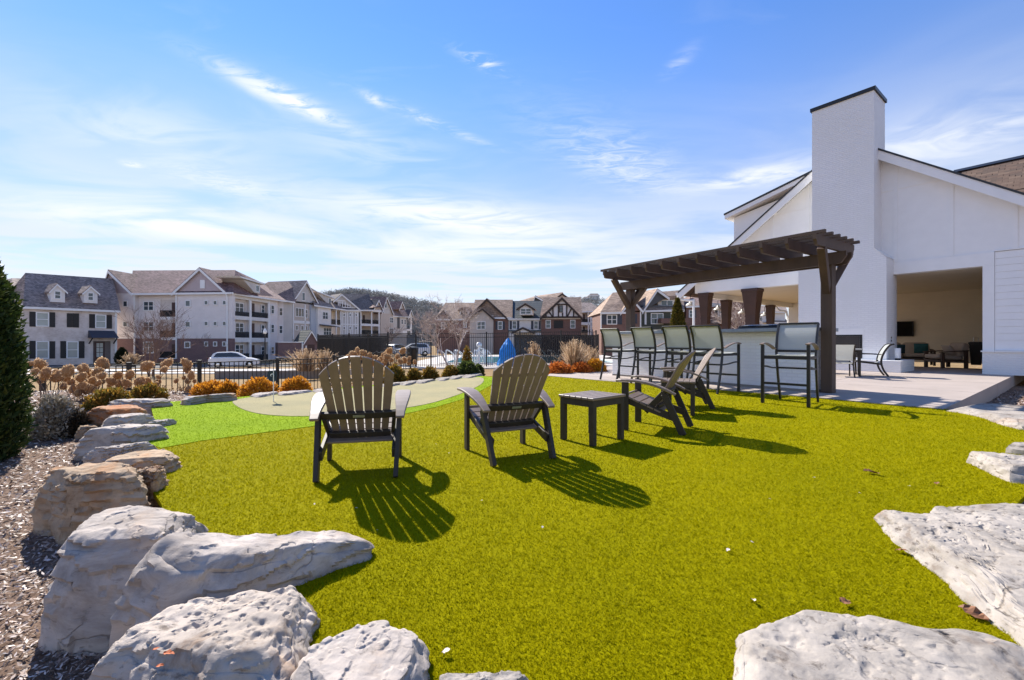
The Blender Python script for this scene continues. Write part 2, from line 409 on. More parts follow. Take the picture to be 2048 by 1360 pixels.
# ------------------------------------------------------------------ shared materials
M_white = brickmat('painted_brick', (0.88, 0.88, 0.875), (0.85, 0.85, 0.85), (0.81, 0.81, 0.81), 0.203, 0.068, 0.55, 0.8, 0.012, patch=((0.82, 0.82, 0.805), 0.7))
M_board = mat('painted_board', (0.87, 0.87, 0.86), 0.5, 0.03, 3)
M_trim = mat('painted_trim', (0.87, 0.87, 0.86), 0.45, 0.03, 3)
M_wood = mat('dark_stained_wood', (0.085, 0.050, 0.031), 0.6, 0.35, 3, 0.25, 30, 0.004, stretch=(1, 1, 0.2))
M_poly = mat('weathered_slat', (0.215, 0.160, 0.125), 0.42, 0.14, 9, 0.12, 60, 0.002)
M_frame = mat('dark_frame', (0.042, 0.034, 0.027), 0.55, 0.15, 12, spec=0.3)
M_metal = mat('black_metal', (0.012, 0.012, 0.013), 0.38, 0.2, 10, metal=0.0)
M_steel = mat('polished_rail', (0.72, 0.72, 0.72), 0.25, 0.05, 10, metal=0.9)
M_conc = mat('concrete', (0.37, 0.31, 0.272), 0.85, 0.15, 0.8, 0.15, 90, 0.003)
M_conc2 = mat('concrete_side', (0.27, 0.245, 0.215), 0.9, 0.2, 3, 0.3, 40, 0.005)
M_glass = mat('window_glass', (0.06, 0.085, 0.10), 0.08, 0.4, 0.35, spec=0.8)
M_glass2 = mat('window_blind', (0.36, 0.40, 0.38), 0.15, 0.3, 0.4, spec=0.7)
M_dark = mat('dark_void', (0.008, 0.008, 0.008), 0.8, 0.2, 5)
M_brown = mat('column_brown', (0.060, 0.026, 0.017), 0.5, 0.2, 3)

# ------------------------------------------------------------------ terrain
def interp(x, xs, ys): return np.interp(x, xs, ys)
def zground(X, Y):
    X = np.asarray(X, float); Y = np.asarray(Y, float)
    left = interp(Y, [10.5, 15, 25, 35, 46, 60, 200], [-0.22, -0.9, -1.15, -1.45, -1.85, -1.9, -1.9])
    right = interp(Y, [12.5, 16, 40, 60, 120], [-0.12, -0.42, -0.5, -1.2, -1.2])
    t = np.clip((X/np.maximum(Y, 1) + 0.47)/0.2, 0, 1); t = t*t*(3-2*t)
    far = left*(1-t) + right*t
    # mulch beds beside the turf: lower near the camera on the left
    nearl = interp(Y, [0.5, 2.0, 3.5, 6, 10.5], [-0.24, -0.22, -0.16, -0.14, -0.20])
    near = np.where(X < 0, nearl, -0.14)
    near = np.where(X > 6.2, np.minimum(near, -0.30), near)
    k = np.clip((Y-10.0)/1.5, 0, 1); k = np.where(X > 4.5, np.clip((Y-16)/3, 0, 1), k)
    return near*(1-k) + far*k
xs = np.unique(np.concatenate([np.linspace(-16, 20, 145), np.linspace(-140, 140, 71), [-3000, -1200, -500, 500, 1200, 3000]]))
ys = np.unique(np.concatenate([np.linspace(-8, 20, 113), np.linspace(20, 140, 61), [-3000, -500, -60, 300, 700, 1500, 4000]]))
XX, YY = np.meshgrid(xs, ys); ZZ = zground(XX, YY)
P = np.stack([XX.ravel(), YY.ravel(), np.zeros(XX.size)], 1)
near = (np.abs(P[:, 0]) < 20) & (np.abs(P[:, 1]) < 24)
ZZ = ZZ.ravel() + np.where(near, 0.05*fbm(P*0.9, 4), 0.0)
nx, ny = len(xs), len(ys)
idx = np.arange(nx*ny).reshape(ny, nx)
Q = np.stack([idx[:-1, :-1], idx[:-1, 1:], idx[1:, 1:], idx[1:, :-1]], -1).reshape(-1, 4)
def ground_material():
    m, nt, b, N, L = _nodes('ground_cover')
    tc = N('ShaderNodeTexCoord'); vec = tc.outputs['Object']; sp = N('ShaderNodeSeparateXYZ'); L(vec, sp.inputs[0])
    n1 = _noise(nt, N, L, vec, 28, 8, 0.75)
    mulch = _ramp(N, L, n1, [(0.3, (0.08, 0.05, 0.034)), (0.5, (0.21, 0.14, 0.10)), (0.7, (0.36, 0.26, 0.20))])
    n2 = _noise(nt, N, L, vec, 1.4, 7, 0.7)
    straw = _ramp(N, L, n2, [(0.3, (0.20, 0.125, 0.055)), (0.7, (0.34, 0.235, 0.12))])
    mr = N('ShaderNodeMapRange'); mr.inputs['From Min'].default_value = 12.0; mr.inputs['From Max'].default_value = 14.0; L(sp.outputs[1], mr.inputs['Value'])
    mx = N('ShaderNodeMix'); mx.data_type = 'RGBA'; L(mr.outputs[0], mx.inputs['Factor']); L(mulch, mx.inputs['A']); L(straw, mx.inputs['B'])
    L(mx.outputs['Result'], b.inputs['Base Color']); b.inputs['Roughness'].default_value = 0.95; b.inputs['Specular IOR Level'].default_value = 0.1
    _bump(N, L, b, n1, 0.8, 0.03)
    return m
g = link('ground', raw_mesh('ground', np.stack([P[:, 0], P[:, 1], ZZ], 1), Q, ground_material(), 4, True))
tag(g, kind='structure')

# ------------------------------------------------------------------ artificial turf
def pxpoly(pts): return [(G(x, y).x, G(x, y).y) for x, y in pts]
PATIO_EDGE = pxpoly([(1095, 752), (1190, 760.5), (1268, 767), (1413, 778), (1540, 788.5), (1640, 796.5), (1780, 810), (1888, 819)])
TURF = [(-0.9, 0.7), (-0.62, 1.25), (-0.85, 1.52), (-1.05, 1.85), (-1.62, 2.1), (-2.15, 2.7)] + pxpoly([(265, 925), (250, 872), (310, 846), (300, 806), (410, 800), (560, 788), (700, 774), (800, 766), (900, 757.5), (965, 752.5)]) + \
       [(PATIO_EDGE[0][0], PATIO_EDGE[0][1]+0.05)] + [(x+0.05, y+0.05) for x, y in PATIO_EDGE[1:]] + pxpoly([(2015, 835), (2120, 898), (2110, 940), (2040, 1000), (1960, 1100), (2060, 1240)]) + [(2.0, 1.2), (1.5, 0.7)]
FRINGE = pxpoly([(322, 897), (400, 882.5), (510, 868), (620, 854), (720, 841), (815, 827), (870, 815), (920, 800.5), (960, 783), (990, 766), (1000, 757), (965, 752.5), (900, 757.5), (800, 766), (700, 774), (560, 788), (410, 800), (300, 806), (310, 846), (250, 872)])
GREEN = pxpoly([(462, 802), (470, 812), (490, 822), (520, 829.5), (560, 833), (600, 834), (650, 832.5), (720, 828), (815, 817), (870, 806), (915, 791), (950, 777), (967, 766), (968, 757), (955, 754.5), (900, 760), (800, 769), (700, 777.5), (560, 790), (500, 795.5)])
def smooth_poly(poly, it=2):
    for _ in range(it):
        q = []
        for i in range(len(poly)):
            a, b = poly[i], poly[(i+1) % len(poly)]
            q += [(a[0]*.75+b[0]*.25, a[1]*.75+b[1]*.25), (a[0]*.25+b[0]*.75, a[1]*.25+b[1]*.75)]
        poly = q
    return poly
def turfmat(name, c, dark, light, scale=120):
    m, nt, b, N, L = _nodes(name)
    tc = N('ShaderNodeTexCoord'); vec = tc.outputs['Object']
    n1 = _noise(nt, N, L, vec, scale, 6, 0.75); n2 = _noise(nt, N, L, vec, 1.1, 4, 0.6)
    col = _ramp(N, L, n1, [(0.3, dark), (0.5, c), (0.72, light)])
    mx = N('ShaderNodeMix'); mx.data_type = 'RGBA'; mx.blend_type = 'MULTIPLY'; mx.inputs['Factor'].default_value = 1
    L(col, mx.inputs['A']); L(_ramp(N, L, n2, [(0.3, (0.88, 0.9, 0.9)), (0.7, (1.1, 1.06, 1.0))]), mx.inputs['B'])
    L(mx.outputs['Result'], b.inputs['Base Color']); b.inputs['Roughness'].default_value = 0.9; b.inputs['Specular IOR Level'].default_value = 0.03
    _bump(N, L, b, n1, 0.7, 0.012)
    return m
M_turf = turfmat('olive_turf', (0.25, 0.232, 0.0004), (0.16, 0.152, 0.0003), (0.345, 0.308, 0.0006))
M_lime = turfmat('lime_turf', (0.215, 0.312, 0.009), (0.17, 0.25, 0.006), (0.26, 0.375, 0.014))
M_green = turfmat('putting_felt', (0.35, 0.315, 0.19), (0.30, 0.27, 0.16), (0.40, 0.36, 0.22), 200)
def sheet(name, poly, z, m, th=0.03):
    mb = MB(); mb.prism([(x, y, z-th) for x, y in poly], (0, 0, th)); return single(name, mb, m, kind='structure')
sheet('turf', TURF, 0.0, M_turf)
sheet('turf_fringe', FRINGE, 0.006, M_lime, 0.006)
GREEN = smooth_poly(GREEN); sheet('putting_green', GREEN, 0.012, M_green, 0.006)
def blades(name, poly, m, A, dmin, dmax, seed, label, hole=None, ln=0.0145, zb=0.0):
    rng = np.random.RandomState(seed)
    n = int(2.9*A*math.log(dmax/dmin))
    D = dmin*np.exp(rng.rand(n)*math.log(dmax/dmin)); X = (rng.rand(n)*2-1)*1.45*D
    Pn = np.stack([X, D], 1); ok = inpoly(Pn, poly)
    if hole is not None: ok &= ~inpoly(Pn, hole)
    X, D = X[ok], D[ok]; n = len(X)
    l = ln*(D/1.6)**0.35*(0.6+0.7*rng.rand(n)); w = 0.0028*(D/1.5)**0.7*(0.7+0.6*rng.rand(n))
    # tufts lean in slowly varying directions
    Pn = np.stack([X*38, D*38, np.zeros(n)], 1)
    th = rng.rand(n)*6.28; lean = 0.75+0.5*rng.rand(n)
    dx = np.cos(th)*lean + 0.9*perlin(Pn); dy = np.sin(th)*lean + 0.9*perlin(Pn+31.7)
    d = np.stack([dx, dy, np.ones(n)], 1); d /= np.linalg.norm(d, axis=1)[:, None]
    a = rng.rand(n)*6.28; s = np.stack([np.cos(a), np.sin(a), np.zeros(n)], 1)*w[:, None]*0.5
    b = np.stack([X, D, np.full(n, zb)], 1); V = np.empty((n, 3, 3)); V[:, 0] = b-s; V[:, 1] = b+s; V[:, 2] = b+d*l[:, None]
    o = link(name, raw_mesh(name, V.reshape(-1, 3), np.arange(n*3).reshape(-1, 3), m, 3)); tag(o, label, 'turf', kind='stuff')
blades('turf_blades', TURF, leafmat('turf_blade', [(0.0, (0.14, 0.142, 0.0002)), (0.4, (0.275, 0.26, 0.0003)), (0.75, (0.40, 0.352, 0.0005)), (1.0, (0.53, 0.44, 0.002))], 0.6, 0.4, 0.04, 0.9),
       80000, 0.85, 13.0, 3, 'short olive yellow artificial turf blades', FRINGE)
blades('fringe_blades', FRINGE, leafmat('fringe_blade', [(0.0, (0.18, 0.275, 0.006)), (0.6, (0.235, 0.34, 0.009)), (1.0, (0.29, 0.405, 0.016))], 0.6, 0.4, 0.04),
       48000, 3.5, 13.0, 4, 'short lime green artificial turf blades round the putting green', GREEN, 0.010, 0.006)

# ------------------------------------------------------------------ concrete patio of separate slabs
UB = Vector((-0.608, 0.794, 0)); NB = Vector((0.794, 0.608, 0))        # along the clubhouse wall (away), into the clubhouse
W0 = Vector((12.83, 14.80, 0))
def clip(poly, p, n):
    out = []
    for i in range(len(poly)):
        a, b = Vector(poly[i]), Vector(poly[(i+1) % len(poly)])
        da, db = (a-p).dot(n), (b-p).dot(n)
        if da >= 0: out.append(a)
        if da*db < 0: out.append(a+(b-a)*(da/(da-db)))
    return out
patio = bpy.data.objects.new('patio', None); COL.objects.link(patio); tag(patio, kind='structure')
c0 = Vector((*PATIO_EDGE[-1], 0))
PAT = [Vector((x, y, 0)) for x, y in PATIO_EDGE] + [c0+NB*14, c0+NB*14+UB*12, Vector((10.5, 31, 0)), Vector((7.0, 22.0, 0)), Vector((2.6, 15.5, 0)), Vector((1.2, 13.6, 0))]
us = sorted([(p-c0).dot(UB) for p in PAT]); ns = sorted([(p-c0).dot(NB) for p in PAT])
cu = [us[0]-1, 2.6, 5.6, 8.6, 12, 16, us[-1]+1]; cn = [ns[0]-1, -2.6, 0.35, 3.3, 6.3, 9.3, 12.2, ns[-1]+1]
for i in range(len(cu)-1):
    for j in range(len(cn)-1):
        q = PAT; g_ = 0.009
        q = clip(q, c0+UB*(cu[i]+g_), UB)
        if len(q) > 2: q = clip(q, c0+UB*(cu[i+1]-g_), -UB)
        if len(q) > 2: q = clip(q, c0+NB*(cn[j]+g_), NB)
        if len(q) > 2: q = clip(q, c0+NB*(cn[j+1]-g_), -NB)
        if len(q) < 3: continue
        mb = MB(); mb.prism([v+Vector((0, 0, -0.40)) for v in q], (0, 0, 0.412)); link('slab', mb.mesh('slab', M_conc), patio)
# ------------------------------------------------------------------ garden chairs
def heading(fx, fy): return math.atan2(-fx, fy)       # local +Y turned to (fx, fy)
def make_adirondack(label):
    t = Thing('adirondack_chair', label, 'chair', group='fan-backed garden chairs on the turf')
    for s in (-1, 1):
        mb = MB(); mb.beam((s*0.285, 0.285, 0), (s*0.285, 0.285, 0.535), 0.03, 0.075, (0, 1, 0)); t.part('front_leg', mb, M_frame, bevel=0.004)
        mb = MB(); mb.beam((s*0.270, -0.325, 0), (s*0.292, -0.135, 0.425), 0.034, 0.070, (0, 1, 0)); t.part('rear_leg', mb, M_frame, bevel=0.004)
        mb = MB(); mb.beam((s*0.255, 0.29, 0.335), (s*0.255, -0.262, 0.165), 0.028, 0.075); t.part('seat_rail', mb, M_frame, bevel=0.004)
        mb = MB(); mb.beam((s*0.232, 0.075, 0.215), (s*0.255, -0.125, 0.43), 0.028, 0.065, (0, 1, 0)); t.part('back_support', mb, M_frame, bevel=0.004)
        mb = MB(); path = []; ws = []
        for i in range(11):
            u = i/10; y = 0.375-0.63*u; z = 0.553 - 0.012*u + 0.02*math.sin(math.pi*u) - 0.115*u**2.4
            path.append((s*(0.318-0.018*u*u), y, z)); ws.append(0.098+0.03*math.sin(math.pi*min(1, u*1.15)) - (0.03 if i == 0 else 0) - 0.035*u*u)
        mb.strip(path, ws, 0.024, (1, 0, 0)); t.part('arm', mb, M_poly, bevel=0.005)
    for i in range(6):
        y = 0.325-0.077*i; z = 0.392-0.031*i - (0.012 if i == 0 else 0)
        mb = MB(); mb.beam((-0.272, y, z), (0.272, y, z), 0.076, 0.02, (0, -0.40 if i else 0.35, 1)); t.part('seat_slat', mb, M_poly, bevel=0.004)
    # fan back
    lean = math.atan2(0.395, 0.69); by, bz = 0.005, 0.235; up = Vector((0, -math.sin(lean), math.cos(lean)))
    n = 7; L0 = 0.75
    for i in range(n):
        c = (i-(n-1)/2); ang = math.radians(1.7)*c
        wb, wt = 0.0485, 0.0675
        xb = c*0.0575
        def pt(w, l, side):
            x = xb + math.sin(ang)*l + side*w*0.5
            curve = -0.045*(1-min(1, (x/0.28)**2))*min(1, 0.5+l*0.7)
            return Vector((x, by, bz)) + up*(math.cos(ang)*l) + Vector((0, curve, 0))
        def toplen(x):                 # rounded crown
            return L0 - 0.155*(abs(x)/0.27)**2.1
        mb = MB(); front = []
        K = 7
        xl, xr = xb + math.sin(ang)*0.7 - wt/2, xb + math.sin(ang)*0.7 + wt/2
        tl, tr = min(L0, toplen(xl)), min(L0, toplen(xr))
        lefts = [pt(wb+(wt-wb)*(k/K), tl*k/K, -1) for k in range(K+1)]
        rights = [pt(wb+(wt-wb)*(k/K), tr*k/K, 1) for k in range(K+1)]
        tm = toplen((xl+xr)/2); mid = pt(0, (tm+max(tl, tr))/2 if i == 3 else tm, 0)
        nrm = Vector((0, math.cos(lean), math.sin(lean)))*0.019
        vs = []; 
        for a, b in zip(lefts, rights): vs += [a, b, a+nrm, b+nrm]
        fs = []
        for k in range(K):
            o = 4*k; fs += [(o, o+1, o+5, o+4), (o+2, o+6, o+7, o+3), (o, o+4, o+6, o+2), (o+1, o+3, o+7, o+5)]
        o = 4*K; vs += [mid, mid+nrm]; mI = len(vs)-2
        fs += [(0, 2, 3, 1), (o, o+1, mI), (o+2, mI+1, o+3), (o, mI, mI+1, o+2), (o+1, o+3, mI+1, mI)]
        mb.add(vs, fs); t.part('back_slat', mb, M_poly, bevel=0.003)
    def rail(l, half, w, th, m, name, back=0.014):
        mb = MB(); path = []
        for k in range(9):
            x = half*(k/4-1); curve = -0.045*(1-min(1, (x/0.28)**2))*min(1, 0.5+l*0.7)
            path.append(Vector((x, by, bz)) + up*l + Vector((0, curve-back, 0)))
        mb.strip(path, th, w, (0, -math.cos(lean), -math.sin(lean))); return t.part(name, mb, m, bevel=0.003)
    r = rail(0.235, 0.305, 0.058, 0.03, M_frame, 'arm_rail', 0.022); rail(0.05, 0.225, 0.05, 0.03, M_frame, 'lower_rail', 0.022)
    rail(0.555, 0.215, 0.03, 0.012, M_poly, 'upper_rail', -0.011)
    c = Vector((0.0, by, bz)) + up*0.237 + Vector((0, -0.045*0.66-0.022, 0)) + Vector((0, -0.0165, -0.008))
    mb = MB(); mb.box(c, (0.085, 0.003, 0.022), M=Matrix.Rotation(lean, 3, 'X')); t.part('maker_plate', mb, mat('plate_metal', (0.5, 0.5, 0.42), 0.3, 0.1, 5, metal=0.6))
    return t.e
CH = [('tan slatted fan-back garden chair at far left of the turf, back towards the viewer', -1.186, 3.47, -0.22, 0.975),
      ('fan-back garden chair standing left of the nearer side table, back towards the viewer', -0.035, 3.90, -0.42, 0.91),
      ('fan-back garden chair in side view between the two side tables', 1.66, 5.04, -0.86, 0.50),
      ('farthest fan-back garden chair, front slats lit, between the farther side table and the bar', 2.70, 6.78, -0.955, 0.27)]
ad = None
for i, (lb, x, y, fx, fy) in enumerate(CH):
    if ad is None: ad = o = make_adirondack(lb)
    else: o = copy_tree(ad)
    o['label'] = lb; o.location = (x, y, 0.004); o.rotation_euler = (0, 0, heading(fx, fy))

# ------------------------------------------------------------------ side tables
def make_side_table(label):
    t = Thing('side_table', label, 'side table', group='low slatted side tables on the turf'); hx, hy = 0.262, 0.225
    for sx in (-1, 1):
        for sy in (-1, 1):
            mb = MB(); mb.span((sx*(hx-0.012), sy*(hy-0.012), 0), (sx*(hx-0.066), sy*(hy-0.066), 0.43)); t.part('leg', mb, M_frame, bevel=0.004)
    for sy in (-1, 1):
        mb = MB(); mb.span((-hx+0.066, sy*(hy-0.016), 0.365), (hx-0.066, sy*(hy-0.042), 0.43)); t.part('apron', mb, M_frame)
    for sx in (-1, 1):
        mb = MB(); mb.span((sx*(hx-0.016), -hy+0.066, 0.365), (sx*(hx-0.042), hy-0.066, 0.43)); t.part('apron', mb, M_frame)
    n = 6; w = 2*hy/n
    for i in range(n):
        y = -hy+w*(i+0.5); mb = MB(); mb.box((0, y, 0.4435), (2*hx, w-0.005, 0.025)); t.part('top_slat', mb, M_poly, bevel=0.004)
    return t.e
st = make_side_table('low slatted side table between the two middle garden chairs, nearer the viewer')
st.location = (0.815, 4.47, 0.004); st.rotation_euler = (0, 0, math.radians(41))
s2 = copy_tree(st); s2['label'] = 'low slatted side table partly hidden behind the side-on garden chair'
s2.location = (2.33, 6.16, 0.004); s2.rotation_euler = (0, 0, heading(-0.92, 0.39))

# ------------------------------------------------------------------ bar stools
def slingmat(name):
    m, nt, b, N, L = _nodes(name)
    tc = N('ShaderNodeTexCoord'); n = _noise(nt, N, L, tc.outputs['Object'], 220, 2)
    L(_ramp(N, L, n, [(0.3, (0.42, 0.44, 0.43)), (0.7, (0.55, 0.57, 0.56))]), b.inputs['Base Color']); b.inputs['Roughness'].default_value = 0.55
    tr = N('ShaderNodeBsdfTranslucent'); tr.inputs['Color'].default_value = (0.72, 0.74, 0.72, 1)
    ms = N('ShaderNodeMixShader'); ms.inputs[0].default_value = 0.32
    tp = N('ShaderNodeBsdfTransparent'); ms2 = N('ShaderNodeMixShader'); ms2.inputs[0].default_value = 0.2
    L(b.outputs[0], ms.inputs[1]); L(tr.outputs[0], ms.inputs[2]); L(ms.outputs[0], ms2.inputs[1]); L(tp.outputs[0], ms2.inputs[2])
    L(ms2.outputs[0], nt.nodes['Material Output'].inputs['Surface']); return m
M_sling = slingmat('sling_fabric')
def crv(pts, n=14):
    """smooth curve through pts (Catmull-Rom)"""
    P_ = [Vector(p) for p in pts]; P_ = [P_[0]*2-P_[1]] + P_ + [P_[-1]*2-P_[-2]]; out = []
    segs = len(P_)-3
    for i in range(n+1):
        t = i/n*segs; k = min(int(t), segs-1); t -= k; a, b, c, d = P_[k:k+4]
        out.append(0.5*((2*b)+(c-a)*t+(2*a-5*b+4*c-d)*t*t+(-a+3*b-3*c+d)*t**3))
    return out
def make_stool(label):
    t = Thing('bar_stool', label, 'bar stool', group='black framed bar stools by the outdoor bar')
    for s in (-1, 1):
        mb = MB(); mb.beam((s*0.315, 0.285, 0), (s*0.315, 0.285, 0.935), 0.045, 0.045, (0, 1, 0)); t.part('front_leg', mb, M_metal, bevel=0.004)
        path = crv([(s*0.272, -0.46, 0), (s*0.276, -0.36, 0.36), (s*0.28, -0.295, 0.70), (s*0.285, -0.30, 0.90), (s*0.285, -0.345, 1.10), (s*0.285, -0.43, 1.285)], 18)
        mb = MB(); mb.strip(path, 0.030, 0.048, (1, 0, 0)); t.part('rear_leg', mb, M_metal, bevel=0.003)
        mb = MB(); pa = crv([(s*0.315, 0.345, 0.945), (s*0.325, 0.16, 0.962), (s*0.32, -0.06, 0.93), (s*0.305, -0.26, 0.862)], 12)
        mb.strip(pa, 0.062, 0.02, (1, 0, 0)); t.part('arm', mb, M_poly, bevel=0.004)
        mb = MB(); mb.beam((s*0.315, 0.263, 0.735), (s*0.285, -0.285, 0.735), 0.028, 0.045); t.part('seat_rail', mb, M_metal)
        mb = MB(); mb.tube(crv([(s*0.315, 0.263, 0.585), (s*0.313, 0.12, 0.585), (s*0.295, -0.1, 0.555), (s*0.28, -0.325, 0.545)], 8), 0.014, 6); t.part('side_stretcher', mb, M_metal)
    mb = MB(); mb.span((-0.293, 0.265, 0.712), (0.293, 0.305, 0.765)); t.part('front_rail', mb, M_metal, bevel=0.004)
    mb = MB(); mb.beam((-0.27, -0.29, 0.715), (0.27, -0.29, 0.715), 0.03, 0.04); t.part('rear_rail', mb, M_metal)
    mb = MB(); mb.beam((-0.295, 0.285, 0.325), (0.295, 0.285, 0.325), 0.035, 0.035); t.part('foot_rail', mb, M_metal)
    mb = MB(); mb.beam((-0.265, -0.335, 0.545), (0.265, -0.335, 0.545), 0.028, 0.03); t.part('rear_stretcher', mb, M_metal)
    mb = MB(); mb.beam((-0.285, -0.432, 1.288), (0.285, -0.432, 1.288), 0.05, 0.03); t.part('top_rail', mb, M_metal, bevel=0.005)
    mb = MB(); mb.beam((-0.27, -0.298, 0.83), (0.27, -0.298, 0.83), 0.028, 0.04); t.part('back_rail', mb, M_metal)
    def sheet_curve(path, half, th):
        mb = MB(); mb.strip(path, 2*half, th, (1, 0, 0)); return mb
    t.part('back_sling', sheet_curve(crv([(0, -0.300, 0.85), (0, -0.318, 0.98), (0, -0.352, 1.12), (0, -0.428, 1.275)], 12), 0.266, 0.004), M_sling)
    t.part('seat_sling', sheet_curve(crv([(0, 0.30, 0.775), (0, 0.2, 0.768), (0, 0.0, 0.752), (0, -0.2, 0.752), (0, -0.27, 0.775)], 12), 0.268, 0.004), M_sling)
    return t.e
S1, S4 = Vector((2.25, 11.31, 0)), Vector((3.50, 8.70, 0)); fwd = Vector((0.66, 0.75, 0)).normalized(); rgt = Vector((fwd.y, -fwd.x, 0))
stools = []
for lb, tt in (('black framed bar stool at the bar, farthest from the pergola post', 0.0), ('second bar stool at the bar, counted from the orange shrubs', 0.40),
               ('third bar stool at the bar, counted from the orange shrubs', 0.74), ('fourth bar stool at the bar, behind the farthest garden chair', 1.0)):
    bl = S1.lerp(S4, tt); fw_ = Vector((0.825, 0.565, 0)) if tt < 0.9 else Vector((0.79, 0.61, 0)); rg_ = Vector((fw_.y, -fw_.x, 0)); c = bl + fw_*0.46 + rg_*0.30; stools.append((lb, c.x, c.y, fw_.x, fw_.y))
stools.append(('bar stool standing alone on the turf before the pergola post, turned towards the viewer', 4.46, 7.05, -0.735, -0.68))
bs = None
for lb, x, y, fx, fy in stools:
    if bs is None: bs = o = make_stool(lb)
    else: o = copy_tree(bs)
    o['label'] = lb; o.location = (x, y, 0.013 if fx > 0 and y > 9.2 else 0.004); o.rotation_euler = (0, 0, heading(fx, fy))

# ------------------------------------------------------------------ bar counter, grill, pergola
UP = Vector((-0.565, 0.825, 0)); NP = Vector((0.825, 0.565, 0)); B0 = Vector((5.80, 8.42, 0.012))
BRZ = math.atan2(UP.y, UP.x)      # local x = along the bar (away), local y: -NP
t = Thing('bar_counter', 'long white painted brick bar with grey counter top under the pergola', 'bar', B0, BRZ)
BL = 5.15
mb = MB(); mb.span((0, -0.72, 0), (BL, 0, 1.175)); t.part('base', mb, M_white, bevel=0.004)
M_top = mat('counter_stone', (0.26, 0.29, 0.31), 0.3, 0.18, 14, spec=0.6)
mb = MB(); mb.span((-0.03, -1.02, 1.177), (BL+0.05, 0.26, 1.250)); t.part('counter_top', mb, M_top, bevel=0.006)
mb = MB(); mb.span((-0.002, -0.722, 0.0), (BL+0.002, 0.003, 0.05)); t.part('plinth', mb, M_conc2)
def Bp(a, b, z): return B0 + UP*a - NP*b*0 + NP*(-b)*(-1)*0 + Vector((0, 0, 0)) if False else B0 + UP*a + NP*b + Vector((0, 0, z-0.012))
g_ = Thing('grill', 'low black grill with closed lid set on the bar counter', 'grill', Bp(1.15, 0.62, 1.262), BRZ)
mb = MB(); mb.span((-0.55, -0.24, 0), (0.55, 0.24, 0.05)); g_.part('body', mb, M_metal, bevel=0.01)
mb = MB(); mb.prism([(-0.55, -0.22, 0.052), (-0.55, 0.22, 0.052), (-0.55, 0.2, 0.085), (-0.55, -0.12, 0.115), (-0.55, -0.21, 0.09)], (1.1, 0, 0)); g_.part('lid', mb, mat('lid_steel', (0.03, 0.03, 0.032), 0.25, 0.1, 6, metal=0.6), bevel=0.008)
mb = MB(); mb.tube([(-0.4, 0.23, 0.08), (-0.4, 0.27, 0.085), (0.4, 0.27, 0.085), (0.4, 0.23, 0.08)], 0.01, 6); g_.part('handle', mb, M_steel)
g_ = Thing('burner_cover', 'small dark covered burner on the far part of the bar counter', 'burner', Bp(4.0, 0.60, 1.262), BRZ)
mb = MB(); mb.span((-0.22, -0.2, 0), (0.22, 0.2, 0.03)); g_.part('body', mb, M_metal, bevel=0.006)
mb = MB(); mb.span((-0.2, -0.18, 0.031), (0.2, 0.18, 0.05)); g_.part('lid', mb, M_metal, bevel=0.006)

PG = B0 + NP*0.20 - UP*0.145
t = Thing('pergola', 'dark brown timber pergola with slatted top over the bar', 'pergola', (PG.x, PG.y, 0.013), BRZ)
# local x along the bar (away), local y = towards the turf (-NP)
PLEN = 4.80
for x in (0, PLEN):
    mb = MB(); mb.span((x-0.095, -0.095, 0), (x+0.095, 0.095, 2.62)); t.part('post', mb, M_wood, bevel=0.008)
    s = 1
    for sy, reach in ((1, 0.80), (-1, 0.42)):
        mb = MB(); mb.beam((x, sy*0.07, 1.93 if sy > 0 else 2.0), (x+(-0.19 if x == 0 else -0.10), sy*reach, 2.66), 0.125, 0.13, (0, -1, 1)); t.part('brace', mb, M_wood, bevel=0.006)
    sx = 1 if x == 0 else -1
    if x > 0: mb = MB(); mb.beam((x+sx*0.06, 0, 1.97), (x+sx*0.52, 0, 2.47), 0.10, 0.12, (1, 0, 1)); t.part('beam_brace', mb, M_wood, bevel=0.006)
for sy in (-1, 1):
    mb = MB(); pro = [(-0.34, 2.56), (-0.30, 2.50), (-0.26, 2.44), (-0.18, 2.42), (PLEN+0.12, 2.42), (PLEN+0.2, 2.46), (PLEN+0.24, 2.56), (PLEN+0.24, 2.645), (-0.34, 2.645)]
    mb.prism([(a, sy*0.128-0.03, z) for a, z in pro], (0, 0.06, 0)); t.part('beam', mb, M_wood)
NR = 12
for i in range(NR):
    x = -0.22 + (PLEN+0.12)*i/(NR-1)
    pro = [(1.18, 2.84), (1.18, 2.745), (1.15, 2.725), (1.13, 2.66), (1.08, 2.648), (-0.42, 2.648), (-0.47, 2.66), (-0.49, 2.72), (-0.52, 2.745), (-0.52, 2.84)]
    mb = MB(); mb.prism([(x-0.027, y, z) for y, z in pro], (0.054, 0, 0)); t.part('rafter', mb, M_wood)
for i in range(6):
    y = 1.10 - 1.52*i/5
    mb = MB(); mb.span((-0.36, y-0.03, 2.843), (PLEN+0.06, y+0.03, 2.895)); t.part('purlin', mb, M_wood)

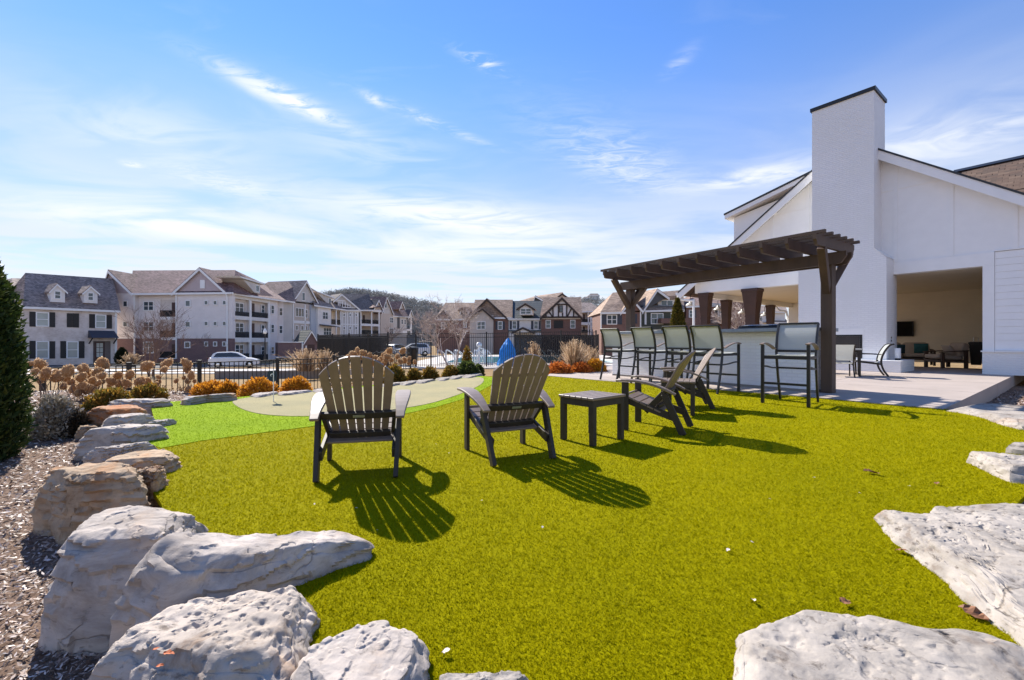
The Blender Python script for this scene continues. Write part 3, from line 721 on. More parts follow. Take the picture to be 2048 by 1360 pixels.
# ------------------------------------------------------------------ patio dining set, lantern
def make_patio_chair(label):
    t = Thing('patio_chair', label, 'patio chair', group='dining chairs on the patio')
    for s in (-1, 1):
        mb = MB(); mb.strip(crv([(s*0.27, -0.40, 0), (s*0.27, -0.29, 0.18), (s*0.27, -0.24, 0.42), (s*0.27, -0.30, 0.66), (s*0.27, -0.42, 0.86), (s*0.27, -0.52, 0.90)], 16), 0.03, 0.045, (1, 0, 0)); t.part('rear_leg', mb, M_frame, bevel=0.003)
        mb = MB(); mb.strip([(s*0.28, 0.24, 0), (s*0.28, 0.27, 0.60)], 0.03, 0.04, (1, 0, 0)); t.part('front_leg', mb, M_frame, bevel=0.003)
        mb = MB(); mb.strip(crv([(s*0.28, 0.30, 0.605), (s*0.285, 0.1, 0.622), (s*0.285, -0.24, 0.61)], 8), 0.05, 0.025, (1, 0, 0)); t.part('arm', mb, M_frame)
        mb = MB(); mb.beam((s*0.27, 0.25, 0.40), (s*0.27, -0.24, 0.34), 0.025, 0.05); t.part('seat_rail', mb, M_frame)
    mb = MB(); mb.beam((-0.26, 0.26, 0.40), (0.26, 0.26, 0.40), 0.03, 0.05); t.part('front_rail', mb, M_frame)
    mb = MB(); mb.beam((-0.26, -0.51, 0.898), (0.26, -0.51, 0.898), 0.04, 0.025); t.part('top_rail', mb, M_frame)
    mb = MB(); mb.strip(crv([(0, -0.235, 0.45), (0, -0.30, 0.66), (0, -0.415, 0.855), (0, -0.51, 0.895)], 12), 0.50, 0.004, (1, 0, 0)); t.part('back_sling', mb, M_sling)
    mb = MB(); mb.strip(crv([(0, 0.27, 0.43), (0, 0.1, 0.40), (0, -0.15, 0.36), (0, -0.24, 0.40)], 10), 0.50, 0.004, (1, 0, 0)); t.part('seat_sling', mb, M_sling)
    return t.e
pc = make_patio_chair('patio dining chair in side view before the fireplace hearth'); pc.location = (10.22, 12.62, 0.014); pc.rotation_euler = (0, 0, heading(-0.86, 0.5))
p2 = copy_tree(pc); p2['label'] = 'patio dining chair half hidden behind the pergola post'; p2.location = (9.15, 12.3, 0.014); p2.rotation_euler = (0, 0, heading(0.45, 0.9))
p3 = copy_tree(pc); p3['label'] = 'patio dining chair on the far side of the dining table'; p3.location = (9.55, 13.75, 0.014); p3.rotation_euler = (0, 0, heading(-0.35, -0.94))
t = Thing('dining_table', 'grey patio dining table before the fireplace', 'table', (9.56, 12.78, 0.014), heading(0.6, 0.8))
mb = MB(); mb.span((-0.48, -0.48, 0.73), (0.48, 0.48, 0.765)); t.part('top', mb, mat('table_top', (0.30, 0.29, 0.27), 0.35, 0.1, 6), bevel=0.008)
for sx in (-1, 1):
    for sy in (-1, 1):
        mb = MB(); mb.span((sx*0.44, sy*0.44, 0), (sx*0.38, sy*0.38, 0.728)); t.part('leg', mb, M_frame, bevel=0.004)
mb = MB(); mb.span((-0.40, -0.40, 0.67), (0.40, 0.40, 0.726)); t.part('apron', mb, M_frame)

# ------------------------------------------------------------------ putting flag
fp = G(547, 804)
t = Thing('putting_flag', 'short putting flag with dark pennant and white swirl standing on the green', 'flag', (fp.x, fp.y, 0.013))
hh = 1-(741-HY)/F*fp.y
mb = MB(); mb.tube([(0, 0, 0), (0, 0, hh)], 0.007, 8); t.part('pole', mb, mat('flag_pole', (0.75, 0.74, 0.70), 0.4, 0.05, 4))
mb = MB(); s_ = fp.y/F
Pf = [(0, hh-0.01), (-10*s_, hh-3*s_), (-13*s_, hh-12*s_), (-8*s_, hh-21*s_), (0, hh-25*s_), (4*s_, hh-22*s_), (6*s_, hh-10*s_), (3*s_, hh-1*s_)]
mb.prism([(x, 0.02*math.sin(x*30), z) for x, z in Pf], (0, 0.006, 0)); fl = t.part('pennant', mb, mat('pennant_navy', (0.012, 0.03, 0.05), 0.6, 0.2, 10))
mb = MB(); ar = []
for k in range(13):
    a = math.radians(-60+300*k/12); r = (3.9-1.5*k/12)*s_; ar.append(Vector((-1.0*s_+r*math.cos(a), -0.032, hh-11*s_+r*math.sin(a)*0.9)))
mb.strip(ar, [1.9*s_*(0.3+0.7*math.sin(math.pi*(k+0.5)/13)) for k in range(13)], 0.004, (0, 1, 0))
sw = MB()
for k in range(12):
    a, b = ar[k], ar[k+1]; c0_ = Vector((-1.0*s_, -0.032, hh-11*s_)); wa = 0.38*s_*(0.5+1.6*math.sin(math.pi*(k+0.2)/13)); wb_ = 0.38*s_*(0.5+1.6*math.sin(math.pi*(k+1.2)/13))
    da = (a-c0_).normalized(); db = (b-c0_).normalized()
    sw.prism([a-da*wa, a+da*wa, b+db*wb_, b-db*wb_], (0, 0.004, 0))
t.part('emblem', sw, mat('emblem_white', (0.8, 0.82, 0.85), 0.6, 0.02, 4), parent=fl)
# ------------------------------------------------------------------ clubhouse
CRZ = math.atan2(-0.794, 0.608)          # local x = k (towards the viewer's right), local y = s (into the building)
club = Thing('clubhouse', 'white painted brick and board clubhouse with tall chimney at the right', 'building', (W0.x, W0.y, 0.013), CRZ)
def cw(k, s, z=0): return W0 - UB*k + NB*s + Vector((0, 0, z))
KR, PIT, ZR = -1.2, 0.738, 8.12           # ridge position, pitch, ridge height at the roof top
KL, KE = -7.05, 4.95
def zroof(k): return ZR - PIT*abs(k-KR)
# gable wall above the header
mb = MB(); lo = 3.625; dz = 0.22
mb.prism([(KL, 0, lo), (KE-0.3, 0, lo), (KE-0.3, 0, max(lo+0.01, zroof(KE-0.3)-dz)), (KR, 0, ZR-dz), (KL, 0, max(lo+0.01, zroof(KL)-dz))], (0, 0.16, 0)); gw = club.part('gable_wall', mb, M_board)
for k in (2.70, 1.39, 0.06, -1.25, -2.52, -3.79, -5.1, -6.4):
    zt = zroof(k)-dz-0.05
    if zt < lo+0.1: continue
    mb = MB(); mb.span((k-0.055, -0.022, lo+0.002), (k+0.055, -0.001, zt)); club.part('batten', mb, M_board, parent=gw)
for a, b in ((-0.30+0.36, 1.33), (1.45, 1.50)):
    pass
def hbat(a, b, z):
    mb = MB(); mb.span((a, -0.020, z-0.04), (b, -0.001, z+0.04)); club.part('batten', mb, M_board, parent=gw)
hbat(0.118, 1.30, 6.1); hbat(-3.73, -2.58, 6.1); hbat(-0.9, 0.003, 6.1)
# header over the openings
mb = MB(); mb.span((KL-0.05, -0.03, 3.19), (0.0, 0.34, 3.62)); club.part('header', mb, M_trim)
mb = MB(); mb.span((0.003, -0.03, 3.225), (2.30, 0.34, 3.62)); club.part('header', mb, M_trim)
# right wall: trim, lap boards, painted brick base
mb = MB(); mb.span((2.06, -0.028, 0.70), (2.30, 0.3, 3.223)); club.part('jamb', mb, M_trim)
mb = MB(); mb.span((2.06, -0.09, 0), (7.5, 0.3, 0.66)); club.part('brick_base', mb, M_white)
mb = MB(); mb.span((2.03, -0.13, 0.662), (7.5, 0.28, 0.70)); club.part('water_table', mb, M_trim)
mb = MB(); mb.span((2.31, 0.03, 0.705), (7.5, 0.3, 3.62)); rw = club.part('right_wall', mb, M_board)
z = 0.705; i = 0
while z < 3.6:
    h_ = 0.30 if i == 0 else 0.196
    mb = MB(); mb.prism([(2.305, 0.026, z), (2.305, -0.010, z), (2.305, -0.003, min(z+h_, 3.615)), (2.305, 0.026, min(z+h_, 3.615))], (5.15, 0, 0)); club.part('siding_board', mb, M_board, parent=rw)
    z += h_+0.004; i += 1
mb = MB(); mb.span((2.31, -0.03, 3.622), (KE+0.2, -0.002, 3.66)); club.part('drip_cap', mb, M_trim)
# chimney
ch = MB(); zs, zs2 = 3.71, 4.05
prof = [(-2.54, 0), (0.0, 0), (0.0, zs), (-0.32, zs2), (-0.32, 9.28), (-2.10, 9.28), (-2.10, zs2), (-2.54, zs)]
ch.prism([(k, -0.856, z) for k, z in prof], (0, 1.30, 0)); chim = club.part('chimney', ch, M_white)
mb = MB(); mb.span((-2.15, -0.90, 9.283), (-0.27, 0.50, 9.40)); club.part('chimney_cap', mb, M_metal, parent=chim)
mb = MB(); mb.prism([(-0.335, -0.87, zs2+0.012), (0.015, -0.87, zs+0.004), (0.015, -0.87, zs+0.02), (-0.335, -0.87, zs2+0.028)], (0, 0.86, 0)); club.part('shoulder_flashing', mb, M_trim, parent=chim)
mb = MB(); mb.span((-1.88, -0.862, 0.43), (-0.70, -0.858, 1.15)); fb = club.part('firebox', mb, mat('firebox_dark', (0.035, 0.028, 0.024), 0.5, 0.2, 3), parent=chim)  # flat panel, darkness of the open firebox put into its colour
for a, b in (((-1.95, 1.152), (-0.63, 1.20)), ((-1.95, 0.40), (-1.885, 1.15)), ((-0.695, 0.40), (-0.63, 1.15))):
    mb = MB(); mb.span((a[0], -0.872, a[1]), (b[0], -0.8575, b[1])); club.part('firebox_frame', mb, M_metal, parent=chim)
mb = MB(); mb.span((-1.99, -0.868, 1.203), (-0.59, -0.8575, 1.42)); club.part('lintel', mb, M_trim, parent=chim)
mb = MB(); mb.span((-3.0, -1.30, 0), (0.437, -0.859, 0.365)); mb.span((0.003, -0.855, 0), (0.437, 0.5, 0.365)); club.part('hearth', mb, M_white)
for z in (0.97, 1.07):
    mb = MB(); mb.span((0.001, -0.32, z), (0.012, -0.25, z+0.06)); club.part('outlet', mb, M_metal, parent=chim)
# room behind the right opening
M_tan = lapmat('tan_siding', (0.80, 0.71, 0.56), 0.16)
M_ceil = mat('beadboard_ceiling', (0.74, 0.67, 0.55), 0.6, 0.05, 2)
mb = MB(); mb.span((-2.6, 8.6, 0), (7.5, 8.8, 3.26)); bw_ = club.part('room_back_wall', mb, M_tan)
mb = MB(); mb.span((7.35, 0.31, 0), (7.5, 8.59, 3.26)); club.part('room_side_wall', mb, M_tan)
mb = MB(); mb.span((-0.31, 0.02, 0), (0.0, 0.44, 3.188)); club.part('opening_pier', mb, M_white)
# open pavilion on the left
mb = MB(); mb.span((KL+0.23, 0.35, 3.262), (7.5, 10.35, 3.32)); club.part('pavilion_ceiling', mb, M_ceil)
mb = MB(); mb.span((KL-0.05, 0.345, 3.02), (KL+0.22, 10.4, 3.60)); club.part('side_header', mb, M_trim)
mb = MB(); mb.span((KL, 10.4, 0), (-2.6, 10.6, 3.6)); club.part('pavilion_back_wall', mb, M_board)
for k in (-6.2, -5.4, -4.6, -3.8):
    mb = MB(); mb.span((k-0.05, 10.37, 0.01), (k+0.05, 10.399, 3.01)); club.part('batten', mb, M_board)
def column(k, s, wt, ws, top):
    mb = MB(); zc = top-1.15
    for (w0, z0, w1, z1) in ((ws, 0, ws, zc), (ws, zc, wt*0.92, top-0.13)):
        a, b = w0/2, w1/2
        mb.add([(k-a, s-a, z0), (k+a, s-a, z0), (k+a, s+a, z0), (k-a, s+a, z0), (k-b, s-b, z1), (k+b, s-b, z1), (k+b, s+b, z1), (k-b, s+b, z1)],
               [(0, 3, 2, 1), (4, 5, 6, 7), (0, 1, 5, 4), (1, 2, 6, 5), (2, 3, 7, 6), (3, 0, 4, 7)])
    c_ = club.part('column', mb, M_brown)
    mb = MB(); b = wt/2
    mb.span((k-b, s-b, top-0.128), (k+b, s+b, top-0.003)); club.part('capital', mb, M_brown, parent=c_, bevel=0.01)
    mb = MB(); b = ws/2+0.012; mb.span((k-b, s-b, zc-0.05), (k+b, s+b, zc+0.02)); club.part('band', mb, M_brown, parent=c_)
column(-6.68, 0.15, 0.50, 0.30, 3.188); column(-4.62, 0.15, 0.66, 0.40, 3.188)
column(-6.90, 2.5, 0.42, 0.30, 3.015); column(-6.90, 7.5, 0.40, 0.30, 3.015)
# main gable roof, rake boards, gutter
M_roof = shinglemat('brown_shingle', (0.10, 0.066, 0.05), 0.25)
M_edge = mat('drip_edge', (0.02, 0.022, 0.026), 0.4, 0.1, 5)
for sgn, ke in ((-1, -7.75), (1, 5.35)):
    ze = zroof(ke)
    mb = MB(); mb.prism([(KR, -0.33, ZR-0.16), (ke, -0.33, ze-0.16), (ke, -0.33, ze), (KR, -0.33, ZR)], (0, 11.3, 0)); rf = club.part('roof_slope', mb, M_roof)
    mb = MB(); mb.prism([(KR, -0.37, ZR-0.36), (ke, -0.37, ze-0.36), (ke, -0.37, ze-0.045), (KR, -0.37, ZR-0.045)], (0, 0.038, 0)); club.part('rake_board', mb, M_trim, parent=rf)
    mb = MB(); mb.prism([(KR, -0.40, ZR-0.043), (ke, -0.40, ze-0.043), (ke, -0.40, ze+0.02), (KR, -0.40, ZR+0.02)], (0, 0.068, 0)); club.part('roof_edge', mb, M_edge, parent=rf)
    mb = MB(); mb.prism([(KR, -0.33, ZR-0.19), (ke, -0.33, ze-0.19), (ke, -0.33, ze-0.162), (KR, -0.33, ZR-0.162)], (0, 0.32, 0)); club.part('soffit', mb, M_trim, parent=rf)
ze = zroof(-7.75)
mb = MB(); mb.prism([(-7.75, -0.38, ze-0.02), (-7.88, -0.38, ze-0.02), (-7.88, -0.38, ze-0.10), (-7.83, -0.38, ze-0.15), (-7.75, -0.38, ze-0.15)], (0, 11.3, 0)); club.part('gutter', mb, M_trim)
mb = MB(); mb.tube(crv([(-7.81, -0.25, ze-0.12), (-7.80, -0.25, ze-0.30), (-7.5, -0.2, ze-0.38), (-7.16, -0.13, ze-0.45), (-7.11, -0.12, ze-0.62), (-7.11, -0.12, 0.02)], 26), 0.055, 8); club.part('downspout', mb, M_trim, smooth=True)
mb = MB(); mb.tube(crv([(-7.81, 10.45, ze-0.12), (-7.6, 10.5, ze-0.4), (-7.15, 10.5, ze-0.75), (-7.11, 10.5, 0.02)], 16), 0.055, 8); club.part('downspout', mb, M_trim, smooth=True)
# shed dormer on the left slope
kd = -5.85; zd = 6.62
mb = MB(); mb.prism([(kd, 1.1, zroof(kd)-0.1), (kd, 1.1, zd), (-3.2, 1.1, zd+0.26*2.65-0.2), (-3.2, 1.1, zroof(-3.2)-0.1)], (0, 7.0, 0)); dm = club.part('dormer', mb, M_board)
mb = MB(); mb.prism([(kd-0.28, 0.8, zd-0.05), (-2.4, 0.8, zd-0.05+0.26*3.73), (-2.4, 0.8, zd+0.13+0.26*3.73), (kd-0.28, 0.8, zd+0.13)], (0, 7.6, 0)); club.part('dormer_roof', mb, M_trim, parent=dm)
mb = MB(); mb.prism([(kd-0.31, 0.77, zd+0.132), (-2.4, 0.77, zd+0.132+0.26*3.76), (-2.4, 0.77, zd+0.20+0.26*3.76), (kd-0.31, 0.77, zd+0.20)], (0, 7.66, 0)); club.part('dormer_edge', mb, M_edge, parent=dm)
# right wing: roof whose ridge runs parallel to the wall, with single shingles
s_r, z_r, s_e = 9.0, 8.72, 3.3; z_e = z_r-0.70*(s_r-s_e)
kw = 0.35
mb = MB(); mb.prism([(kw, s_e, z_e-0.06), (kw, s_r, z_r-0.06), (kw, 2*s_r-s_e, z_e-0.06)], (9, 0, 0)); wing = club.part('wing_roof', mb, M_roof)
mb = MB(); mb.prism([(kw-0.08, s_r-0.22, z_r-0.10), (kw-0.08, s_r, z_r+0.06), (kw-0.08, s_r+0.22, z_r-0.10), (kw-0.08, s_r, z_r-0.03)], (9.1, 0, 0)); club.part('ridge_cap', mb, M_edge, parent=wing)
shm = []
for v in range(4):
    c = [(0.115, 0.072, 0.05), (0.085, 0.055, 0.04), (0.14, 0.092, 0.064), (0.10, 0.06, 0.042)][v]
    mm = mat('shingle_tone_%d' % v, c, 0.9, 0.25, 14, 0.4, 90, 0.004)
    mb = MB(); mb.box((0, 0, 0), (0.325, 0.19, 0.014)); shm.append(mb.mesh('shingle', mm))
rng = random.Random(5); ang = math.atan(0.70); nsh = 0
for r in range(20):
    d = 0.12+0.165*r; y0 = s_r - d*math.cos(ang); z0 = z_r - d*math.sin(ang)
    for c in range(15):
        kk = kw + 0.2 + (c+0.5*(r % 2))*0.335 + rng.uniform(-0.01, 0.01)
        if zroof(kk)+0.35 > z0+3.6: continue
        o = link('shingle', shm[rng.choice((0, 0, 1, 1, 2, 3))], wing); nsh += 1
        o.location = (kk, y0, z0 - 0.042 + 0.004*(rng.random())); o.rotation_euler = (ang+0.02, 0, 0)
# barn lamps along the open side
M_shade = mat('lamp_enamel', (0.62, 0.60, 0.55), 0.35, 0.06, 6)
lamp0 = None
for i, (px, py, lb) in enumerate(((1381, 610, 'barn lamp nearest the downspout, left of the clubhouse corner'), (1436, 619, 'second barn lamp from the downspout, between two brown columns'),
                                  (1484, 626, 'third barn lamp, half hidden by the wide brown column'), (1529, 631, 'barn lamp farthest from the downspout, by the last column'))):
    k = KL-0.55; r = (px-CX)/F; o0 = W0 - UB*k; s = (r*o0.y-o0.x)/(NB.x-r*NB.y); p = o0+NB*s; zz = H-(py-HY)/F*p.y
    if lamp0 is None:
        t = Thing('barn_lamp', lb, 'lamp', group='gooseneck barn lamps on the clubhouse'); hh = 3.32-zz
        mb = MB(); mb.lathe([(0.225, -0.02), (0.215, 0.0), (0.16, 0.07), (0.06, 0.12), (0.05, 0.2), (0.02, 0.22)], 20); t.part('shade', mb, M_shade, smooth=True)
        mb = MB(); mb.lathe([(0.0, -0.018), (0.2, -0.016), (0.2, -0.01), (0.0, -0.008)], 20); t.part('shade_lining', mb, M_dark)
        mb = MB(); mb.tube(crv([(0, 0, 0.2), (0, 0, hh-0.15), (0.1, 0, hh), (0.30, 0, hh), (0.50, 0, hh-0.12)], 16), 0.014, 6); t.part('arm', mb, M_metal)
        o = lamp0 = t.e
    else: o = copy_tree(lamp0)
    o['label'] = lb; o.location = (p.x, p.y, zz); o.rotation_euler = (0, 0, CRZ)
# lantern on the hearth
p = cw(0.22, -0.55, 0.379)
t = Thing('lantern', 'white cylinder lantern standing on the hearth', 'lantern', p)
mb = MB(); mb.lathe([(0.06, 0), (0.07, 0.01), (0.07, 0.05), (0.05, 0.06)], 16); t.part('base', mb, M_metal)
mb = MB(); mb.lathe([(0.075, 0.062), (0.08, 0.07), (0.08, 0.38), (0.07, 0.39)], 18); t.part('shade', mb, mat('lantern_glass', (0.75, 0.75, 0.75), 0.4, 0.03, 3), smooth=True)

# ------------------------------------------------------------------ lounge furniture in the room
M_cush = mat('cushion_taupe', (0.46, 0.37, 0.29), 0.85, 0.1, 12, 0.3, 120, 0.003)
M_teal = mat('cushion_teal', (0.03, 0.12, 0.115), 0.85, 0.2, 12, 0.3, 120, 0.003)
def cushion(c, size, R=None, puff=0.4):
    """a stuffed cushion: rounded box"""
    bm = bmesh.new(); bmesh.ops.create_cube(bm, size=1.0); bmesh.ops.subdivide_edges(bm, edges=bm.edges[:], cuts=5, use_grid_fill=True)
    mb = MB(); M_ = R if R is not None else Matrix.Identity(3)
    vs = []
    for v in bm.verts:
        p = v.co*2; q = Vector((math.copysign(abs(p.x)**0.9, p.x), math.copysign(abs(p.y)**0.9, p.y), p.z))
        m_ = max(abs(p.x), abs(p.y)); q.z *= (1-puff*m_**4)
        e = 1-0.06*(abs(p.z)*1.0)*(m_ > 0.99); q.x *= e; q.y *= e
        vs.append(M_ @ Vector((q.x*size[0]/2, q.y*size[1]/2, q.z*size[2]/2)) + Vector(c))
    mb.add(vs, [tuple(v.index for v in f.verts) for f in bm.faces]); bm.free(); return mb
def lounge(name, label, loc, rz, w, cat):
    t = Thing(name, label, cat, loc, rz); n = 1 if w < 1.2 else 2
    mb = MB(); mb.span((-w/2+0.05, -0.42, 0.22), (w/2-0.05, 0.42, 0.30)); t.part('frame', mb, M_wood)
    for sx in (-1, 1):
        mb = MB(); mb.span((sx*w/2, -0.44, 0.0), (sx*(w/2-0.07), -0.34, 0.62)); t.part('leg', mb, M_wood)
        mb = MB(); mb.span((sx*w/2, 0.30, 0.0), (sx*(w/2-0.07), 0.40, 0.56)); t.part('leg', mb, M_wood)
        mb = MB(); mb.beam((sx*(w/2-0.035), -0.46, 0.64), (sx*(w/2-0.035), 0.44, 0.58), 0.09, 0.035); t.part('arm', mb, M_wood)
    for i in range(n):
        cw_ = (w-0.18)/n; cx = -w/2+0.09+cw_*(i+0.5)
        t.part('seat_cushion', cushion((cx, 0.05, 0.39), (cw_-0.01, 0.80, 0.18), Matrix.Rotation(0.08, 3, 'X'), 0.25), M_cush, smooth=True)
        t.part('back_cushion', cushion((cx, -0.40, 0.66), (cw_-0.01, 0.20, 0.56), Matrix.Rotation(0.38, 3, 'X'), 0.25), M_cush, smooth=True)
    return t
arm_p = G(1895, 737)
ac = lounge('armchair', 'taupe cushioned wooden armchair in side view inside the covered room', (arm_p.x+0.2, arm_p.y+0.3, 0.014), heading(-0.97, 0.15), 0.85, 'armchair')
sofa = lounge('sofa', 'taupe sofa at the back of the covered room, left of the armchair', (16.25, 18.3, 0.014), heading(-0.60, -0.80), 1.9, 'sofa')
def throw(label, p, sz, m, rz, tilt):
    R = Matrix.Rotation(rz, 3, 'Z') @ Matrix.Rotation(tilt, 3, 'X')
    mb = cushion((0, 0, 0), sz, R, 0.75); o = single('throw_pillow', mb, m, label, 'pillow', 'pillows on the lounge seats', smooth=True); o.location = p
pb = Vector((arm_p.x+0.2, arm_p.y+0.3, 0)); f_ = Vector((-0.97, 0.15, 0)).normalized()
throw('small taupe throw pillow leaning in the armchair', pb - f_*0.12 + Vector((0, 0, 0.66)), (0.42, 0.42, 0.16), mat('pillow_taupe', (0.42, 0.34, 0.27), 0.9, 0.1, 20), heading(-0.97, 0.15), math.radians(62))
throw('teal throw pillow on the sofa end beside the armchair', Vector((16.5, 17.75, 0.70)), (0.42, 0.42, 0.16), M_teal, heading(-0.7, -0.7), math.radians(70))
throw('dark teal striped throw pillow in the middle of the sofa', Vector((15.75, 18.0, 0.68)), (0.5, 0.40, 0.16), mat('pillow_stripe', (0.02, 0.06, 0.075), 0.9, 0.8, 16, stretch=(6, 1, 1)), heading(-0.6, -0.8), math.radians(66))
def on_back(px): # s = 7 plane
    r = (px-CX)/F; a = W0+NB*8.56; k = (r*a.y-a.x)/(0.608+r*0.794); return k
p = cw(on_back(1812), 8.5, 0)
t = Thing('television', 'black flat television screen on the room wall above the sofa', 'television', cw(on_back(1811), 8.53, 1.22), CRZ)
mb = MB(); mb.span((-0.62, -0.06, 0), (0.30, 0.05, 0.72)); t.part('case', mb, M_metal, bevel=0.01)
mb = MB(); mb.span((-0.59, -0.066, 0.03), (0.27, -0.061, 0.69)); t.part('screen', mb, mat('screen_glass', (0.006, 0.006, 0.006), 0.55, 0.1, 2, spec=0.1))
bp = G(1952, 730.5)
t = Thing('waste_bin', 'tall black waste bin beside the edge of the room opening', 'bin', (bp.x, bp.y, 0.014))
mb = MB(); mb.lathe([(0.20, 0), (0.21, 0.02), (0.29, 0.86)], 4); t.part('body', mb, M_metal)
mb = MB(); mb.lathe([(0.32, 0.862), (0.32, 0.93), (0.22, 0.96)], 4); t.part('lid', mb, M_metal)
mb = MB(); mb.tube([(-0.1, 0, 0.95), (-0.1, 0, 1.12), (0.1, 0, 1.12), (0.1, 0, 0.95)], 0.012, 6); t.part('handle', mb, M_steel)
# ------------------------------------------------------------------ boulders round the turf
MR_grey = rockmat('limestone_grey', (0.47, 0.41, 0.36), (0.28, 0.235, 0.20), (0.42, 0.31, 0.225), 0.35, 0.55)
MR_cream = rockmat('limestone_cream', (0.48, 0.41, 0.345), (0.25, 0.18, 0.13), (0.45, 0.29, 0.18), 0.25, 0.7)
MR_pale = rockmat('limestone_pale', (0.36, 0.32, 0.28), (0.19, 0.15, 0.12), (0.32, 0.22, 0.15), 0.22, 0.9)
MR_tan = rockmat('sandstone_tan', (0.44, 0.325, 0.22), (0.24, 0.145, 0.08), (0.40, 0.20, 0.09), 0.5, 0.5)
MR_orange = rockmat('sandstone_orange', (0.46, 0.30, 0.19), (0.24, 0.13, 0.075), (0.42, 0.17, 0.07), 0.9, 0.4)
def rock(label, poly, zt, zb, m, seed, slope=0.16, amp=0.035, strata=0.02, cuts=7, res=1.0, tilt=None, pit=0.0, name='boulder', group='boulders edging the turf'):
    """poly: photo points (x, y, z) of the outline; zt: top height or list of (x, y, z) photo points the top passes through"""
    rng = np.random.RandomState(seed)
    pts = [G(*p) if len(p) == 3 else G(p[0], p[1], zt if np.isscalar(zt) else 0.1) for p in poly]
    XY = np.array([(p.x, p.y) for p in pts]); c = XY.mean(0)
    if np.isscalar(zt): coef = np.array([0, 0, float(zt)])
    else:
        q = [G(*p) for p in zt]; A = np.array([(p.x-c[0], p.y-c[1], 1) for p in q]); b = np.array([p.z for p in q])
        coef = np.linalg.lstsq(A, b, rcond=None)[0] if len(q) > 2 else np.array([0, 0, b.mean()])
    nA = int(150*res); nS = int(16*res); nT = int(34*res)
    th = np.linspace(0, 2*math.pi, nA, endpoint=False); R = np.zeros(nA)
    for i in range(len(XY)):
        a = XY[i]-c; b = XY[(i+1) % len(XY)]-c
        d = np.stack([np.cos(th), np.sin(th)], 1); e = b-a
        den = d[:, 0]*e[1]-d[:, 1]*e[0]; den = np.where(abs(den) < 1e-9, 1e-9, den)
        t_ = (a[0]*e[1]-a[1]*e[0])/den; u_ = (a[0]*d[:, 1]-a[1]*d[:, 0])/den
        ok = (t_ > 0) & (u_ >= -1e-6) & (u_ <= 1+1e-6); R = np.where(ok, np.maximum(R, t_), R)
    k_ = np.array([1, 2, 3, 2, 1.]); k_ /= k_.sum(); R = sum(np.roll(R, i-2)*k_[i] for i in range(5))
    R = R*1.085; size = R.mean()
    rings = []; 
    for i in range(nS):
        v = i/(nS-1); f = 1.02 - slope*v**1.6; rings.append((f, v, 0.0))
    f1 = 1.02-slope
    for i in range(1, nT+1):
        u = i/nT; rings.append((f1*(1-u), 1.0, u))
    V = []
    for f, v, u in rings:
        x = c[0]+np.cos(th)*R*f; y = c[1]+np.sin(th)*R*f
        top = coef[0]*(x-c[0])+coef[1]*(y-c[1])+coef[2]
        top = np.maximum(top, zb+0.05)
        edge = 1-(1-min(1, u*5))**2
        z = zb + (top-0.10*(top-zb)*(1-edge)-zb)*(math.sin(v*math.pi/2)**0.85) + 0.0
        V.append(np.stack([x, y, z], 1))
    V = np.concatenate(V)
    off = rng.rand(3)*50
    # slow swelling of the whole stone, then chisel with cutting planes
    V = V + (np.stack([fbm(V*1.4/size+off, 3), fbm(V*1.4/size+off+20, 3), 0.6*fbm(V*1.4/size+off+40, 3)], 1))*size*0.16
    cc = np.array([c[0], c[1], (coef[2]+zb)/2])
    for i in range(cuts*2):
        n = rng.normal(size=3); n[2] = rng.uniform(-0.05, 0.5) if i % 4 else rng.uniform(0.8, 2.2); n /= np.linalg.norm(n)
        prj = (V-cc) @ n; ext = prj.max(); d = ext*(0.84+0.13*rng.rand()) if i % 4 else ext*(0.93+0.06*rng.rand())
        w_ = 0.018*size*fbm(V*5/size+off+i*3, 3)
        over = np.maximum(prj-d-w_, 0); V = V - over[:, None]*n*0.94
    nR = len(rings); idx = np.arange(nR*nA).reshape(nR, nA); nx = np.roll(idx, -1, 1)
    Q = np.stack([idx[:-1], nx[:-1], nx[1:], idx[1:]], -1).reshape(-1, 4)
    def normals(V):
        f = np.cross(V[Q[:, 2]]-V[Q[:, 0]], V[Q[:, 3]]-V[Q[:, 1]]); N_ = np.zeros_like(V)
        for k in range(4): np.add.at(N_, Q[:, k], f)
        l = np.linalg.norm(N_, axis=1); l[l < 1e-12] = 1; N_ /= l[:, None]
        N_[nR*nA-nA:] = N_[nR*nA-nA:].mean(0); return N_
    N_ = normals(V)
    dsp = amp*0.4*fbm(V*2.5/size+off, 3, 0.4) + amp*0.30*fbm(V*np.array([2.2, 2.2, 4])/size+off+9, 3, 0.4, True)
    lay = V[:, 2]*9/size*0.35 + 0.8*V[:, 0] - 0.5*V[:, 1] + 1.3*fbm(V*2.0/size+off, 4)
    st = (lay*1.3) % 1.0; q_ = np.clip((st-0.44)/0.12, 0, 1); dsp += strata*1.6*(q_*q_*(3-2*q_)-st)*(0.25+0.75*(1-np.abs(N_[:, 2])))*(fbm(V*1.5/size+off+3, 2) > -0.08)
    if pit: 
        pn = fbm(V*np.array([16, 16, 16])+off, 3); dsp -= pit*np.maximum(0, pn-0.10)*1.8
        pn = fbm(V*np.array([34, 34, 34])+off+5, 3); dsp -= pit*0.6*np.maximum(0, pn-0.08)*1.8
    V = V + N_*dsp[:, None]
    N_ = normals(V); V = V + N_*(0.0016*fbm(V*26+off, 4, 0.55)*min(1, size*2.2))[:, None]
    V[-nA:] = V[-nA:].mean(0)
    loc = np.array([c[0], c[1], zb])
    o = link(name, raw_mesh(name, V-loc, Q, m, 4, True)); o.location = loc
